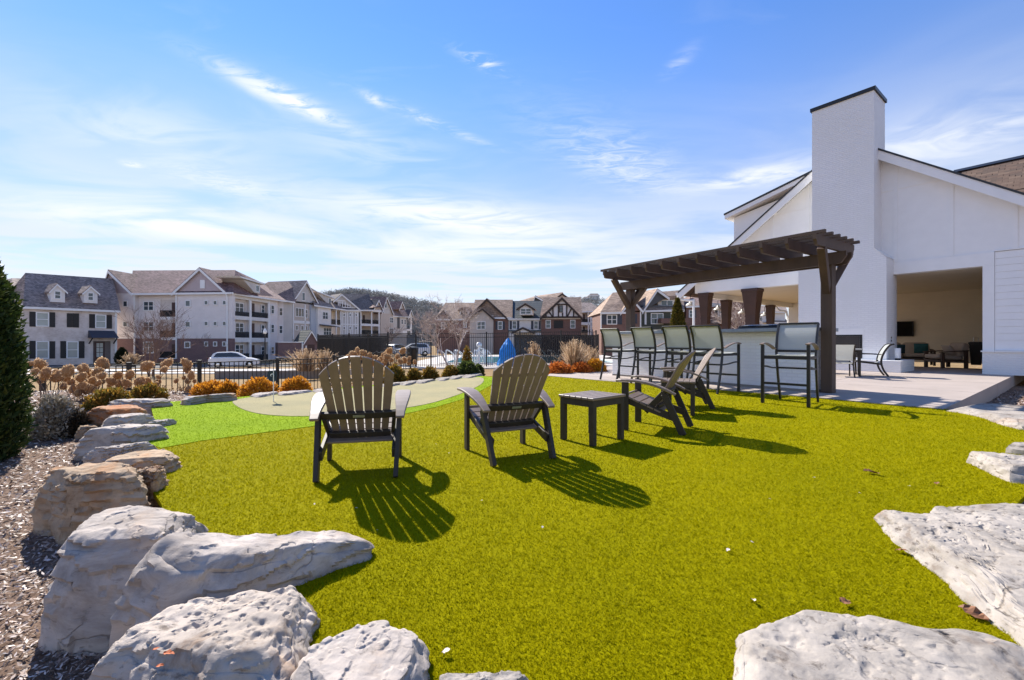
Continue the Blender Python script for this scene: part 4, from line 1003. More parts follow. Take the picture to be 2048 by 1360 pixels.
    # crisp breaks where the stone is split, soft elsewhere
    try:
        bm = bmesh.new(); bm.from_mesh(o.data)
        for e in bm.edges:
            if len(e.link_faces) == 2 and e.calc_face_angle(0) > 0.5: e.smooth = False
        bm.to_mesh(o.data); bm.free()
    except Exception: pass
    tag(o, label, 'boulder', group); return o
rock('tall grey boulder standing in the mulch, shaded face towards the viewer', [(70, 1270, -0.2), (100, 1150, 0.05), (160, 1030, 0.2), (200, 1000, 0.22), (310, 982, 0.22), (385, 1000, 0.2), (425, 1040, 0.06), (330, 1110, 0.15), (265, 1285, -0.2), (150, 1290, -0.2)],
     [(200, 1005, 0.20), (310, 985, 0.20), (395, 1020, 0.18), (300, 1075, 0.21), (170, 1060, 0.19)], -0.34, MR_grey, 1, 0.26, 0.03, 0.018, 8, 1.5)
rock('wedge shaped grey boulder with its thin end lying on the turf', [(240, 1235, -0.05), (245, 1150, 0.15), (300, 1080, 0.24), (370, 1042, 0.27), (440, 1050, 0.24), (520, 1062, 0.18), (620, 1062, 0.12), (700, 1064, 0.07), (745, 1078, 0.03), (790, 1102, 0.0), (745, 1116, 0.0), (690, 1134, 0), (588, 1172, 0), (470, 1225, 0), (330, 1290, -0.05)],
     [(260, 1140, 0.25), (370, 1045, 0.24), (500, 1064, 0.185), (690, 1068, 0.09), (560, 1110, 0.15), (300, 1180, 0.24)], -0.25, MR_grey, 2, 0.24, 0.03, 0.02, 7, 1.5)
rock('cream pitted boulder at the lower left with rust spots', [(150, 1420, -0.1), (175, 1330, 0.08), (230, 1255, 0.12), (320, 1205, 0.13), (400, 1173, 0.13), (480, 1165, 0.12), (560, 1172, 0.11), (620, 1163, 0.09), (655, 1178, 0.06), (650, 1215, 0.03), (610, 1260, 0.05), (600, 1330, 0.05), (560, 1420, 0.0), (300, 1480, -0.1)],
     [(230, 1265, 0.12), (400, 1180, 0.125), (640, 1185, 0.09), (500, 1300, 0.12), (200, 1350, 0.12)], -0.3, MR_cream, 3, 0.22, 0.05, 0.012, 5, 1.9, pit=0.03)
rock('smooth grey wedge boulder at the bottom left of the turf', [(566, 1400, 0.02), (570, 1325, 0.07), (640, 1268, 0.09), (715, 1228, 0.11), (768, 1211, 0.11), (800, 1238, 0.08), (848, 1295, 0.03), (856, 1370, 0.0), (820, 1440, 0.0), (640, 1460, 0.0)],
     [(580, 1325, 0.09), (765, 1214, 0.085), (840, 1300, 0.06), (700, 1350, 0.09)], -0.2, MR_grey, 4, 0.14, 0.02, 0.015, 7, 1.7)
rock('low pale boulder just showing at the bottom edge of the turf', [(870, 1358, 0.02), (920, 1345, 0.05), (985, 1341, 0.05), (1050, 1350, 0.04), (1068, 1375, 0.0), (1000, 1440, 0), (890, 1430, 0)], 0.05, -0.15, MR_pale, 5, 0.15, 0.02, 0.01, 5, 1.2)
rock('large tan boulder with an orange split face, left of the turf', [(72, 960, 0.14), (110, 935, 0.2), (180, 922, 0.2), (270, 925, 0.2), (290, 960, 0.16), (282, 1010, 0.0), (240, 1075, -0.18), (130, 1085, -0.2), (82, 1040, -0.15)],
     0.2, -0.34, MR_tan, 6, 0.14, 0.03, 0.03, 6, 1.4)
rock('broken tan boulder with a hollow beside the turf edge', [(262, 945, 0.14), (290, 928, 0.15), (322, 938, 0.1), (334, 962, 0.02), (312, 985, 0), (272, 990, -0.05)], 0.13, -0.25, MR_tan, 7, 0.22, 0.05, 0.02, 6, 1.2, pit=0.05)
rock('flat tan slab lying over the turf edge', [(190, 925, 0.12), (225, 905, 0.14), (290, 896, 0.13), (340, 900, 0.10), (360, 925, 0.03), (340, 945, 0.0), (280, 945, 0.02), (220, 940, 0.05)], 0.12, -0.2, MR_tan, 8, 0.18, 0.025, 0.02, 5, 1.2)
rock('narrow grey slab with a dark split end, left of the turf', [(150, 922, 0.02), (165, 900, 0.1), (230, 888, 0.12), (300, 880, 0.12), (322, 890, 0.06), (312, 900, 0.03), (240, 915, 0.02), (190, 928, -0.02)], 0.11, -0.2, MR_grey, 9, 0.2, 0.03, 0.02, 6, 1.1)
rock('long flat grey slab in the middle of the left edge', [(156, 880, 0.05), (165, 858, 0.12), (230, 843, 0.15), (300, 848, 0.14), (338, 858, 0.1), (342, 870, 0.03), (320, 880, 0.0), (250, 893, -0.03), (190, 898, -0.05)], 0.14, -0.2, MR_grey, 10, 0.16, 0.025, 0.03, 6, 1.2)
rock('short grey stone poking onto the lime turf', [(285, 850, 0.05), (310, 838, 0.08), (345, 838, 0.06), (358, 846, 0.01), (330, 853, 0.0), (300, 856, 0.0)], 0.07, -0.15, MR_grey, 11, 0.2, 0.02, 0.02, 5, 0.8)
rock('grey boulder behind the long flat slab', [(200, 848, 0.08), (215, 830, 0.13), (260, 824, 0.14), (305, 830, 0.11), (315, 842, 0.03), (280, 855, 0), (225, 860, 0)], 0.13, -0.2, MR_grey, 12, 0.2, 0.03, 0.02, 6, 0.9)
rock('rusty orange boulder on the left edge', [(174, 838, 0.05), (188, 815, 0.16), (225, 806, 0.19), (270, 810, 0.17), (300, 824, 0.1), (280, 845, 0.0), (220, 852, 0.0), (185, 855, -0.05)], 0.18, -0.2, MR_orange, 13, 0.22, 0.03, 0.02, 6, 1.0)
rock('brown low stone in the mulch left of the grey slabs', [(150, 860, -0.02), (165, 845, 0.02), (192, 842, 0.03), (200, 858, -0.02), (175, 870, -0.1)], 0.0, -0.2, MR_tan, 14, 0.25, 0.02, 0.02, 5, 0.7)
rock('long grey ledge stone at the far left end of the turf', [(200, 808, 0.06), (225, 799, 0.12), (290, 795, 0.13), (345, 799, 0.10), (352, 808, 0.03), (310, 816, 0.0), (250, 818, 0), (215, 816, 0.0)], 0.12, -0.2, MR_grey, 15, 0.16, 0.02, 0.03, 6, 0.9)
rock('flat grey and rust ledge stone by the lime fringe', [(345, 806, 0.03), (360, 794, 0.12), (410, 789, 0.13), (470, 790, 0.1), (482, 795, 0.03), (430, 802, 0), (380, 811, 0)], 0.12, -0.2, rockmat('ledge_rust', (0.42, 0.37, 0.33), (0.22, 0.18, 0.15), (0.44, 0.24, 0.12), 0.45, 0.4), 16, 0.16, 0.02, 0.03, 6, 0.9)
rock('big pale boulder on the right edge of the turf', [(1752, 1015, 0.05), (1768, 1000, 0.1), (1850, 1003, 0.13), (1868, 978, 0.15), (1980, 962, 0.2), (2080, 955, 0.22), (2250, 1010, 0.22), (2260, 1250, 0.1), (2130, 1330, 0.05), (2010, 1262, 0.0), (1880, 1160, 0), (1790, 1085, 0.0), (1757, 1045, 0.0)],
     [(1770, 1005, 0.075), (1985, 968, 0.10), (2200, 1050, 0.12), (2040, 1200, 0.09), (1850, 1100, 0.075)], -0.25, MR_pale, 21, 0.2, 0.045, 0.012, 6, 1.9, pit=0.035)
rock('wide pale pitted boulder at the bottom right', [(1470, 1240, 0.03), (1530, 1212, 0.06), (1640, 1204, 0.08), (1750, 1200, 0.09), (1830, 1230, 0.08), (1990, 1265, 0.05), (2080, 1300, 0.05), (2150, 1450, 0), (1800, 1600, 0), (1500, 1520, 0), (1478, 1380, 0.0), (1484, 1300, 0.0)],
     [(1480, 1245, 0.05), (1750, 1205, 0.065), (2000, 1275, 0.055), (1700, 1420, 0.07)], -0.22, MR_pale, 22, 0.12, 0.03, 0.01, 5, 1.9, pit=0.02)
rock('pale boulder partly cut by the right border, above the big pale one', [(1922, 914, 0.03), (1945, 906, 0.08), (2040, 908, 0.12), (2140, 912, 0.12), (2160, 960, 0.0), (2040, 972, 0), (1985, 948, 0), (1945, 930, 0)], 0.11, -0.2, MR_pale, 23, 0.2, 0.03, 0.01, 6, 1.2, pit=0.02)
rock('small pale boulder at the right border', [(1996, 897, 0.03), (2040, 883, 0.1), (2120, 880, 0.1), (2140, 905, 0), (2060, 913, 0)], 0.09, -0.2, MR_pale, 24, 0.2, 0.02, 0.01, 5, 0.8)
rock('flat pale boulder at the corner of the patio slab', [(1895, 818, 0.03), (1950, 804, 0.08), (2060, 808, 0.1), (2180, 818, 0.1), (2180, 850, 0), (2060, 868, 0), (1985, 842, 0), (1935, 828, 0)], 0.08, -0.3, MR_pale, 25, 0.16, 0.03, 0.012, 6, 1.1)
far_edge = [(505, 795, 560, 784), (555, 791, 625, 781), (625, 785, 680, 777), (760, 774, 805, 766), (800, 771, 838, 762), (830, 767, 868, 759), (872, 762, 905, 754), (898, 759, 930, 751), (925, 756, 962, 748)]
names = ['flat edging stone under the orange shrub by the flag', 'flat edging stone just right of the flag pole', 'flat edging stone hidden partly by the leftmost chair back', 'thin pale edging stone behind the putting green, first right of the leftmost chair',
         'thin edging stone behind the putting green below the brown dome shrubs', 'flat light edging stone left of the bare tree', 'flat edging stone below the bare tree', 'edging stone in front of the green conical shrub', 'last edging stone before the second chair back']
for i, (x0, y0, x1, y1) in enumerate(far_edge):
    ym = (y0+y1)/2
    rock(names[i], [(x0-8, y0-2, 0.02), (x0+3, ym-3, 0.05), (x1-10, y1-2, 0.055), (x1+8, y1+1, 0.02), (x1-4, y1+4.5, 0), (x0+14, y0+2.5, 0)], 0.05, -0.2, MR_pale if i > 2 else MR_grey, 40+i, 0.2, 0.02, 0.02, 5, 0.55, name='edging_stone', group='low stones behind the putting green')
# ------------------------------------------------------------------ mulch chips
def chips():
    rng = np.random.RandomState(11); n = 190000
    D = 1.1*np.exp(rng.rand(n)*math.log(11.5/1.1)); X = (rng.rand(n)*2-1)*(1.5*D+2.5)
    Pn = np.stack([X, D], 1); ok = ~inpoly(Pn, TURF) & ~inpoly(Pn, [(p.x, p.y) for p in PAT]); X, D = X[ok], D[ok]; n = len(X)
    zg = zground(X, D) + 0.05*fbm(np.stack([X, D, X*0], 1)*0.9, 4)
    l = 0.0105*(D/1.6)**0.5*(0.4+1.3*rng.rand(n)**1.5); w = l*(0.18+0.25*rng.rand(n)); h = l*0.16
    th = rng.rand(n)*6.28; tl = rng.normal(size=n)*0.35
    a = np.stack([np.cos(th)*np.cos(tl), np.sin(th)*np.cos(tl), np.sin(tl)], 1); b = np.stack([-np.sin(th), np.cos(th), rng.normal(size=n)*0.3], 1)
    c = np.cross(a, b); P0 = np.stack([X, D, zg+0.008+0.012*rng.rand(n)], 1)
    V = np.empty((n, 4, 3)); V[:, 0] = P0-a*l[:, None]; V[:, 1] = P0+b*w[:, None]; V[:, 2] = P0+a*l[:, None]+c*h[:, None]; V[:, 3] = P0-b*w[:, None]+c*h[:, None]
    base = np.arange(n)*4; Fq = np.concatenate([np.stack([base, base+1, base+3], 1), np.stack([base+1, base+2, base+3], 1)])
    m = leafmat('mulch_chip', [(0.0, (0.05, 0.03, 0.02)), (0.4, (0.24, 0.16, 0.12)), (0.75, (0.48, 0.37, 0.31)), (1.0, (0.70, 0.59, 0.52))], 0.6, 0.0, 0.5)
    o = link('mulch_chips', raw_mesh('mulch_chips', V.reshape(-1, 3), Fq, m, 3)); tag(o, 'brown shredded bark mulch covering the beds', 'mulch', kind='stuff')
chips()
# ------------------------------------------------------------------ fallen bits on the turf
M_leaf_b = mat('dry_leaf', (0.20, 0.085, 0.035), 0.7, 0.3, 30)
M_bit = mat('pale_bit', (0.60, 0.52, 0.46), 0.7, 0.1, 30)
def curl_leaf(s, m, seed):
    r = random.Random(seed); mb = MB(); n = 7; vs = []; fs = []
    for i in range(n):
        t_ = i/(n-1); w = math.sin(math.pi*(0.06+0.9*t_))*0.33*s*(1+0.25*r.uniform(-1, 1)); x = (t_-0.5)*s; z = 0.10*s*math.sin(t_*3.0+r.random())
        vs += [(x, -w, z+0.12*s*r.random()), (x, 0, z), (x, w, z+0.16*s*r.random())]
    for i in range(n-1): fs += [(3*i, 3*i+1, 3*i+4, 3*i+3), (3*i+1, 3*i+2, 3*i+5, 3*i+4)]
    mb.add(vs, fs); return mb
for i, (x, y, s, lb) in enumerate([(1738, 944, 0.085, 'curled brown dead leaf lying on the open turf right of the chair shadows'), (1752, 947, 0.07, 'brown dead leaf touching the curled one on the open turf'), (1803, 1102+0, 0.05, 'small brown leaf caught at the edge of the big pale boulder'),
                                (1874, 967, 0.04, 'tiny brown leaf by the tip of the big pale boulder'), (1946, 1228, 0.08, 'curled russet leaf against the lower side of the big pale boulder'), (1690, 1205, 0.05, 'brown leaf on the rim of the bottom right boulder')]):
    mb = curl_leaf(s, M_leaf_b, i); p = G(x, y, 0.012); o = single('dead_leaf', mb, M_leaf_b, lb, 'leaf', 'dead leaves on the turf'); o.location = p; o.rotation_euler = (0.2, 0.1, i*1.3)
for i, (x, y, s) in enumerate([(1720, 986, 0.018), (1818, 972, 0.02), (1456, 1100, 0.024), (1504, 1084, 0.016), (1507, 1200, 0.028), (892, 1303, 0.03), (629, 1008, 0.016), (713, 1016, 0.016), (963, 1001, 0.016), (1085, 1054, 0.016), (1540, 998, 0.016), (1628, 955, 0.02), (898, 906, 0.016), (872, 888, 0.014), (755, 1060, 0.014)]):
    mb = curl_leaf(s, M_bit, 50+i); p = G(x, y, 0.014); o = single('pale_petal', mb, M_bit, 'small pale bit of litter lying on the turf', 'litter', 'pale bits of litter on the turf'); o.location = p; o.rotation_euler = (0, 0.2, i*1.9)
M_rust = mat('rust_chip', (0.50, 0.13, 0.04), 0.8, 0.2, 30)
for i, (x, y, s, lb) in enumerate([(338, 1308, 0.030, 'larger rust orange chip lying on the cream pitted boulder'), (320, 1332, 0.018, 'small rust orange chip below the larger one on the cream pitted boulder'), (312, 1298, 0.016, 'smallest rust orange chip above the others on the cream pitted boulder')]):
    mb = curl_leaf(s, M_rust, 80+i); o = single('rust_chip', mb, M_rust, lb, 'chip', 'rust chips on the cream boulder'); o.location = G(x, y, 0.128); o.rotation_euler = (0, 0, 0.4*i)
# ------------------------------------------------------------------ plants
def ellipsoid_pts(n, rng, rad, shell=0.55, flat=True):
    d = rng.normal(size=(n, 3)); d /= np.linalg.norm(d, axis=1)[:, None]
    if flat: d[:, 2] = np.abs(d[:, 2])*1.0 - 0.08
    r = shell + (1-shell)*rng.rand(n)**0.6
    lump = 1 + 0.22*fbm(d*2.3+rng.rand(3)*30, 3)*1.6
    return d*(r*lump)[:, None]*np.array(rad), d
def shrub(name, label, px, yb, w_px, h_px, stops, seed, leaf=0.05, n=2600, zg=None, up=0.5, group=None, aspect=0.4, trans=0.42, D=None, matname=None, spec=0.3):
    rng = np.random.RandomState(seed)
    if D is None:
        z0 = -0.15 if zg is None else zg; base = G(px, yb, z0)
    else: base = W(px, yb, D)
    s = base.y/F; rx = w_px*s/2; hz = h_px*s
    pos, d = ellipsoid_pts(n, rng, (rx, rx, hz*0.95)); 
    V, Q = leaf_cloud(n, rng, pos, leaf, aspect, up, d)
    t = Thing(name, label, 'shrub', base, group=group)
    m = MATS.get(matname) or leafmat(matname, stops, 0.6, max(trans, 0.1), spec, 4.0)
    t.part('foliage', raw_mesh('foliage', V, Q, m, 4), m)
    mb = MB()
    for k in range(7):
        a = k*0.9; mb.tube([(0, 0, -0.05), (math.cos(a)*rx*0.3, math.sin(a)*rx*0.3, hz*0.35), (math.cos(a)*rx*0.6, math.sin(a)*rx*0.6, hz*0.75)], [0.015, 0.01, 0.004], 5)
    t.part('stem', mb, M_bark); return t
M_bark = mat('twig_bark', (0.13, 0.085, 0.06), 0.85, 0.3, 12)
ORANGE = [(0.0, (0.24, 0.085, 0.010)), (0.5, (0.58, 0.24, 0.018)), (1.0, (0.80, 0.40, 0.045))]
GRNBR = [(0.0, (0.07, 0.065, 0.012)), (0.4, (0.16, 0.125, 0.022)), (0.7, (0.36, 0.18, 0.03)), (1.0, (0.52, 0.27, 0.06))]
RED = [(0.0, (0.22, 0.04, 0.012)), (0.4, (0.46, 0.12, 0.02)), (0.75, (0.62, 0.22, 0.04)), (1.0, (0.70, 0.45, 0.22))]
AMBER = [(0.0, (0.18, 0.07, 0.01)), (0.5, (0.55, 0.24, 0.015)), (1.0, (0.75, 0.40, 0.03))]
GREEN_ = [(0.0, (0.02, 0.035, 0.010)), (0.5, (0.06, 0.085, 0.02)), (1.0, (0.15, 0.17, 0.045))]
gr = 'low shrubs along the fence and bar'
shrub('dome_shrub', 'brown green dome shrub behind the rusty boulder', 218, 816, 72, 44, GRNBR, 1, 0.06, 2600, -0.15, group=gr, matname='leaf_greenbrown')
shrub('dome_shrub', 'brown green dome shrub at the foot of the short fence among the hydrangeas', 295, 800, 64, 34, GRNBR, 2, 0.06, 2400, -0.15, group=gr, matname='leaf_greenbrown')
shrub('dome_shrub', 'wide orange brown shrub right of the first black fence post', 421, 794, 68, 34, ORANGE, 3, 0.06, 2600, -0.1, group=gr, matname='leaf_orange')
shrub('dome_shrub', 'orange brown shrub touching the wide one beside the ledge stone', 456, 795, 44, 35, ORANGE, 4, 0.06, 2200, -0.1, group=gr, matname='leaf_orange')
shrub('dome_shrub', 'bright orange shrub behind the putting flag', 517, 796, 70, 44, ORANGE, 5, 0.06, 3000, -0.1, group=gr, matname='leaf_orange')
shrub('dome_shrub', 'bright orange shrub between the second fence post and the leftmost chair', 592, 785, 56, 34, ORANGE, 6, 0.06, 2600, -0.1, group=gr, matname='leaf_orange')
shrub('dome_shrub', 'shaggy brown shrub just right of the leftmost chair back', 788, 772, 46, 44, GRNBR, 7, 0.08, 2600, -0.1, group=gr, matname='leaf_greenbrown')
shrub('dome_shrub', 'round brown green shrub below the waste bin', 828, 768, 30, 33, GRNBR, 8, 0.07, 2000, -0.1, group=gr, matname='leaf_greenbrown')
shrub('dome_shrub', 'round brown tipped shrub left of the bare tree', 860, 765, 36, 34, GRNBR, 9, 0.07, 2200, -0.1, group=gr, matname='leaf_greenbrown')
shrub('dome_shrub', 'round brown tipped shrub under the bare tree', 902, 757, 34, 27, GRNBR, 10, 0.07, 2200, -0.1, group=gr, matname='leaf_greenbrown')
shrub('dome_shrub', 'dark green shrub with a brown pointed top beside the second chair', 934, 756, 50, 36, GREEN_, 11, 0.08, 3200, -0.1, group=gr, matname='leaf_green')
shrub('dome_shrub', 'narrow green shrub close to the second chair back', 956, 752, 24, 26, GREEN_, 12, 0.07, 1500, -0.1, group=gr, matname='leaf_green')
shrub('cone_shrub', 'loose brown upright shrub rising behind the dark green one', 934, 740, 18, 52, GRNBR, 18, 0.09, 900, -0.1, group=gr, matname='leaf_greenbrown', D=15.0)
shrub('dome_shrub', 'orange red shrub right of the second chair back', 1118, 753, 56, 32, RED, 13, 0.075, 3000, -0.1, group=gr, matname='leaf_red')
shrub('dome_shrub', 'orange red leafy shrub in the middle of the three beside the patio', 1162, 748, 46, 26, RED, 14, 0.075, 2600, -0.05, group=gr, matname='leaf_red')
shrub('dome_shrub', 'amber dome shrub beside the farthest bar stool', 1190, 746, 46, 31, AMBER, 15, 0.07, 3000, -0.05, group=gr, matname='leaf_amber')
shrub('glossy_shrub', 'silvery glossy leaved shrub right of the dark evergreen', 112, 875, 84, 92, [(0.0, (0.13, 0.10, 0.06)), (0.4, (0.30, 0.25, 0.18)), (0.75, (0.55, 0.50, 0.42)), (1.0, (0.85, 0.82, 0.75))], 16, 0.045, 5200, -0.15, 0.2, gr, 0.42, 0.1, matname='leaf_silver', spec=0.8)
shrub('glossy_shrub', 'dark low shrub between the silvery shrub and the boulders', 150, 868, 52, 50, [(0.0, (0.02, 0.014, 0.008)), (0.6, (0.07, 0.05, 0.03)), (1.0, (0.16, 0.11, 0.07))], 17, 0.05, 2600, -0.12, 0.2, gr, 0.42, 0.1, matname='leaf_dark', spec=0.5)
# tall evergreens
def evergreen(name, label, base, rad, hgt, n, leaf, stops, mn, seed, low=0.0):
    rng = np.random.RandomState(seed); t = Thing(name, label, 'tree', base)
    h = rng.rand(n)**0.85; a = rng.rand(n)*6.283
    prof = np.interp(h, [0, 0.06, 0.25, 0.55, 0.8, 0.93, 1.0], [0.72, 0.9, 1.0, 0.86, 0.52, 0.22, 0.02])
    d = np.stack([np.cos(a), np.sin(a), 0.25+0*a], 1)
    lump = 1 + 0.35*fbm(np.stack([np.cos(a)*1.8, np.sin(a)*1.8, h*hgt*1.7], 1)+seed, 4)
    r = rad*prof*lump*(0.45+0.55*rng.rand(n)**0.5)
    pos = np.stack([np.cos(a)*r, np.sin(a)*r, low+h*hgt], 1)
    V, Q = leaf_cloud(n, rng, pos, leaf, 0.34, 1.0, d)
    m = MATS.get(mn) or leafmat(mn, stops, 0.6, 0.2, 0.25, 3.0)
    t.part('crown', raw_mesh('crown', V, Q, m, 4), m)
    mb = MB(); mb.tube([(0, 0, -0.1), (0, 0, hgt*0.5), (0, 0, hgt*0.9)], [0.06, 0.04, 0.01], 8); t.part('trunk', mb, M_bark)
    return t
b = G(-32, 965, -0.2)
evergreen('arborvitae', 'dense dark green arborvitae cut off by the left border', (-5.32, 4.05, -0.22), 0.60, 2.75, 60000, 0.06, [(0.0, (0.010, 0.022, 0.006)), (0.5, (0.032, 0.060, 0.014)), (0.8, (0.09, 0.105, 0.02)), (1.0, (0.20, 0.17, 0.03))], 'leaf_arbor', 3)
b = W(1355, 690, 15.2)
evergreen('arborvitae', 'slim golden green conical evergreen rising behind the bar', (b.x, b.y, 0.012), 0.30, 2.43, 9000, 0.08, [(0.0, (0.03, 0.035, 0.006)), (0.5, (0.10, 0.09, 0.012)), (1.0, (0.30, 0.19, 0.03))], 'leaf_gold', 4)
b = W(244, 728, 50)
evergreen('arborvitae', 'small dark conical evergreen at the corner of the brick house', b, 0.62, 1.75, 3000, 0.2, [(0.0, (0.006, 0.010, 0.005)), (1.0, (0.03, 0.04, 0.015))], 'leaf_darkcone', 5)
# dried hydrangeas
M_hyd = leafmat('dried_petal', [(0.0, (0.36, 0.21, 0.10)), (0.35, (0.55, 0.36, 0.19)), (0.75, (0.70, 0.50, 0.30)), (1.0, (0.86, 0.68, 0.46))], 0.75, 0.45, 0.1)
def head_mesh(seed):
    rng = np.random.RandomState(seed); n = 300
    d = rng.normal(size=(n, 3)); d /= np.linalg.norm(d, axis=1)[:, None]
    taper = np.where(d[:, 2] > 0, 1.05, 0.72)
    pos = d*np.stack([0.62+0*taper, 0.62+0*taper, taper], 1)*(0.78+0.22*rng.rand(n))[:, None]
    V, Q = leaf_cloud(n, rng, pos, 0.15, 0.95, 0, d*0.9)
    nu, nv = 14, 9; th = np.linspace(0, 2*math.pi, nu, endpoint=False); ph = np.linspace(0.08, math.pi-0.08, nv)
    S = np.array([[math.sin(p)*math.cos(t), math.sin(p)*math.sin(t), math.cos(p)] for p in ph for t in th])
    tp = np.where(S[:, 2] > 0, 1.0, 0.68); S = S*np.stack([0.56+0*tp, 0.56+0*tp, tp*0.92], 1)*(1+0.30*fbm(S*2.6+seed, 3))[:, None]
    ix = np.arange(nu*nv).reshape(nv, nu); nx_ = np.roll(ix, -1, 1); Qs = np.stack([ix[:-1], nx_[:-1], nx_[1:], ix[1:]], -1).reshape(-1, 4)
    return raw_mesh('flower_head', np.concatenate([V, S]), np.concatenate([Q, Qs+len(V)]), M_hyd, 4)
HM = [head_mesh(100+i) for i in range(4)]
def hydrangea(label, heads, D, zg, seed):
    r = random.Random(seed)
    pts = [W(x, y, D+r.uniform(-0.45, 0.45)) for x, y, s in heads]
    c = sum(pts, Vector())/len(pts); base = Vector((c.x, c.y, zg))
    t = Thing('hydrangea', label, 'shrub', base, group='dried hydrangeas along the fence')
    mb = MB()
    for p, (x, y, s) in zip(pts, heads):
        q = p-base; mid = q*0.5+Vector((r.uniform(-.05, .05), r.uniform(-.05, .05), 0.06))
        mb.tube([(q.x*0.25, q.y*0.25, -0.05), mid, q], [0.006, 0.005, 0.004], 5)
        for _ in range(2):
            u = r.uniform(0.3, 0.9); a = mid*(1-u)+q*u; mb.tube([a, a+Vector((r.uniform(-.1, .1), r.uniform(-.1, .1), r.uniform(0.02, .14)))], [0.004, 0.002], 4)
    t.part('stem', mb, M_bark)
    for p, (x, y, s) in zip(pts, heads):
        o = link('flower_head', r.choice(HM), t.e); o.location = p-base; k = s*p.y/F*0.5/0.80
        o.scale = (k, k, k*r.uniform(0.85, 1.15)); o.rotation_euler = (r.uniform(-0.9, 0.9), r.uniform(-0.9, 0.9), r.uniform(0, 6))
    # dry leaves low down
    rng = np.random.RandomState(seed); n = 110
    pos = np.stack([rng.normal(size=n)*0.45, rng.normal(size=n)*0.25, rng.rand(n)*0.22], 1); V, Q = leaf_cloud(n, rng, pos, 0.07, 0.6)
    m = MATS.get('dry_leaf_low') or leafmat('dry_leaf_low', [(0.0, (0.10, 0.05, 0.02)), (0.6, (0.30, 0.17, 0.08)), (1.0, (0.48, 0.32, 0.18))], 0.8, 0.2, 0.1)
    t.part('dry_leaves', raw_mesh('dry_leaves', V, Q, m, 4), m)
def zf(l): return [(x/3.778, 700+y/3.778, s) for x, y, s in l]
hydrangea('dried hydrangea with tan heads behind the silvery shrub', zf([(225, 105, 14), (262, 160, 16), (305, 112, 26), (345, 178, 22), (335, 205, 18), (430, 200, 26), (415, 165, 12), (495, 205, 22), (512, 165, 26)]) + [(70, 745, 14), (80, 760, 16)], 7.6, -0.28, 1)
hydrangea('dried hydrangea in the middle of the left bed with crowded heads', zf([(560, 300, 22), (525, 235, 20), (610, 210, 20), (612, 272, 18), (640, 240, 18), (650, 305, 20), (690, 292, 22), (700, 232, 18), (735, 252, 16), (590, 330, 16), (480, 275, 16)]), 8.2, -0.3, 2)
hydrangea('dried hydrangea with the tallest heads before the brick house door', zf([(635, 155, 22), (665, 178, 20), (740, 175, 26), (770, 108, 26), (802, 122, 14), (760, 200, 20), (600, 140, 10), (665, 210, 12), (770, 240, 14)]), 9.0, -0.3, 3)
hydrangea('dried hydrangea with slanting heads beside the short fence', zf([(890, 195, 20), (845, 242, 18), (910, 260, 20), (965, 255, 18), (980, 190, 20), (830, 265, 12), (940, 285, 10)]), 9.6, -0.3, 4)
hydrangea('dried hydrangea with one large head standing above the fence rail', zf([(1050, 240, 22), (1105, 125, 26), (1200, 240, 12), (1112, 240, 18), (1200, 205, 10), (1255, 107, 20), (1240, 150, 16), (1180, 260, 12)]), 9.9, -0.3, 5)
hydrangea('sparse dried hydrangea left of the first fence post', zf([(1415, 107, 20), (1415, 150, 18), (1420, 235, 14), (1445, 198, 16), (1420, 300, 14), (1390, 210, 10), (1330, 235, 10), (1470, 235, 10)]), 10.2, -0.3, 6)
def zf2(l): return [(480+x/4.857, 520+y/4.857, s) for x, y, s in l]
hydrangea('dried hydrangea rising just behind the leftmost chair', zf2([(1042, 952, 14), (1108, 922, 18), (1140, 890, 13), (1202, 905, 15), (1135, 965, 15), (1170, 950, 12), (1262, 930, 13), (1232, 975, 17), (1300, 962, 15)]), 12.0, -0.35, 7)
hydrangea('dried hydrangea left of the waste bin', zf2([(1340, 985, 14), (1400, 920, 13), (1437, 940, 15), (1452, 885, 17), (1420, 980, 12), (1290, 1000, 13), (1365, 965, 11), (1355, 1040, 13), (1400, 1010, 12)]), 12.4, -0.35, 8)
hydrangea('dried hydrangea in front of the waste bin', zf2([(1470, 972, 12), (1530, 940, 13), (1580, 885, 15), (1600, 975, 15), (1562, 985, 13), (1640, 1000, 11), (1700, 995, 10), (1500, 1020, 11), (1640, 960, 10)]), 12.8, -0.35, 9)
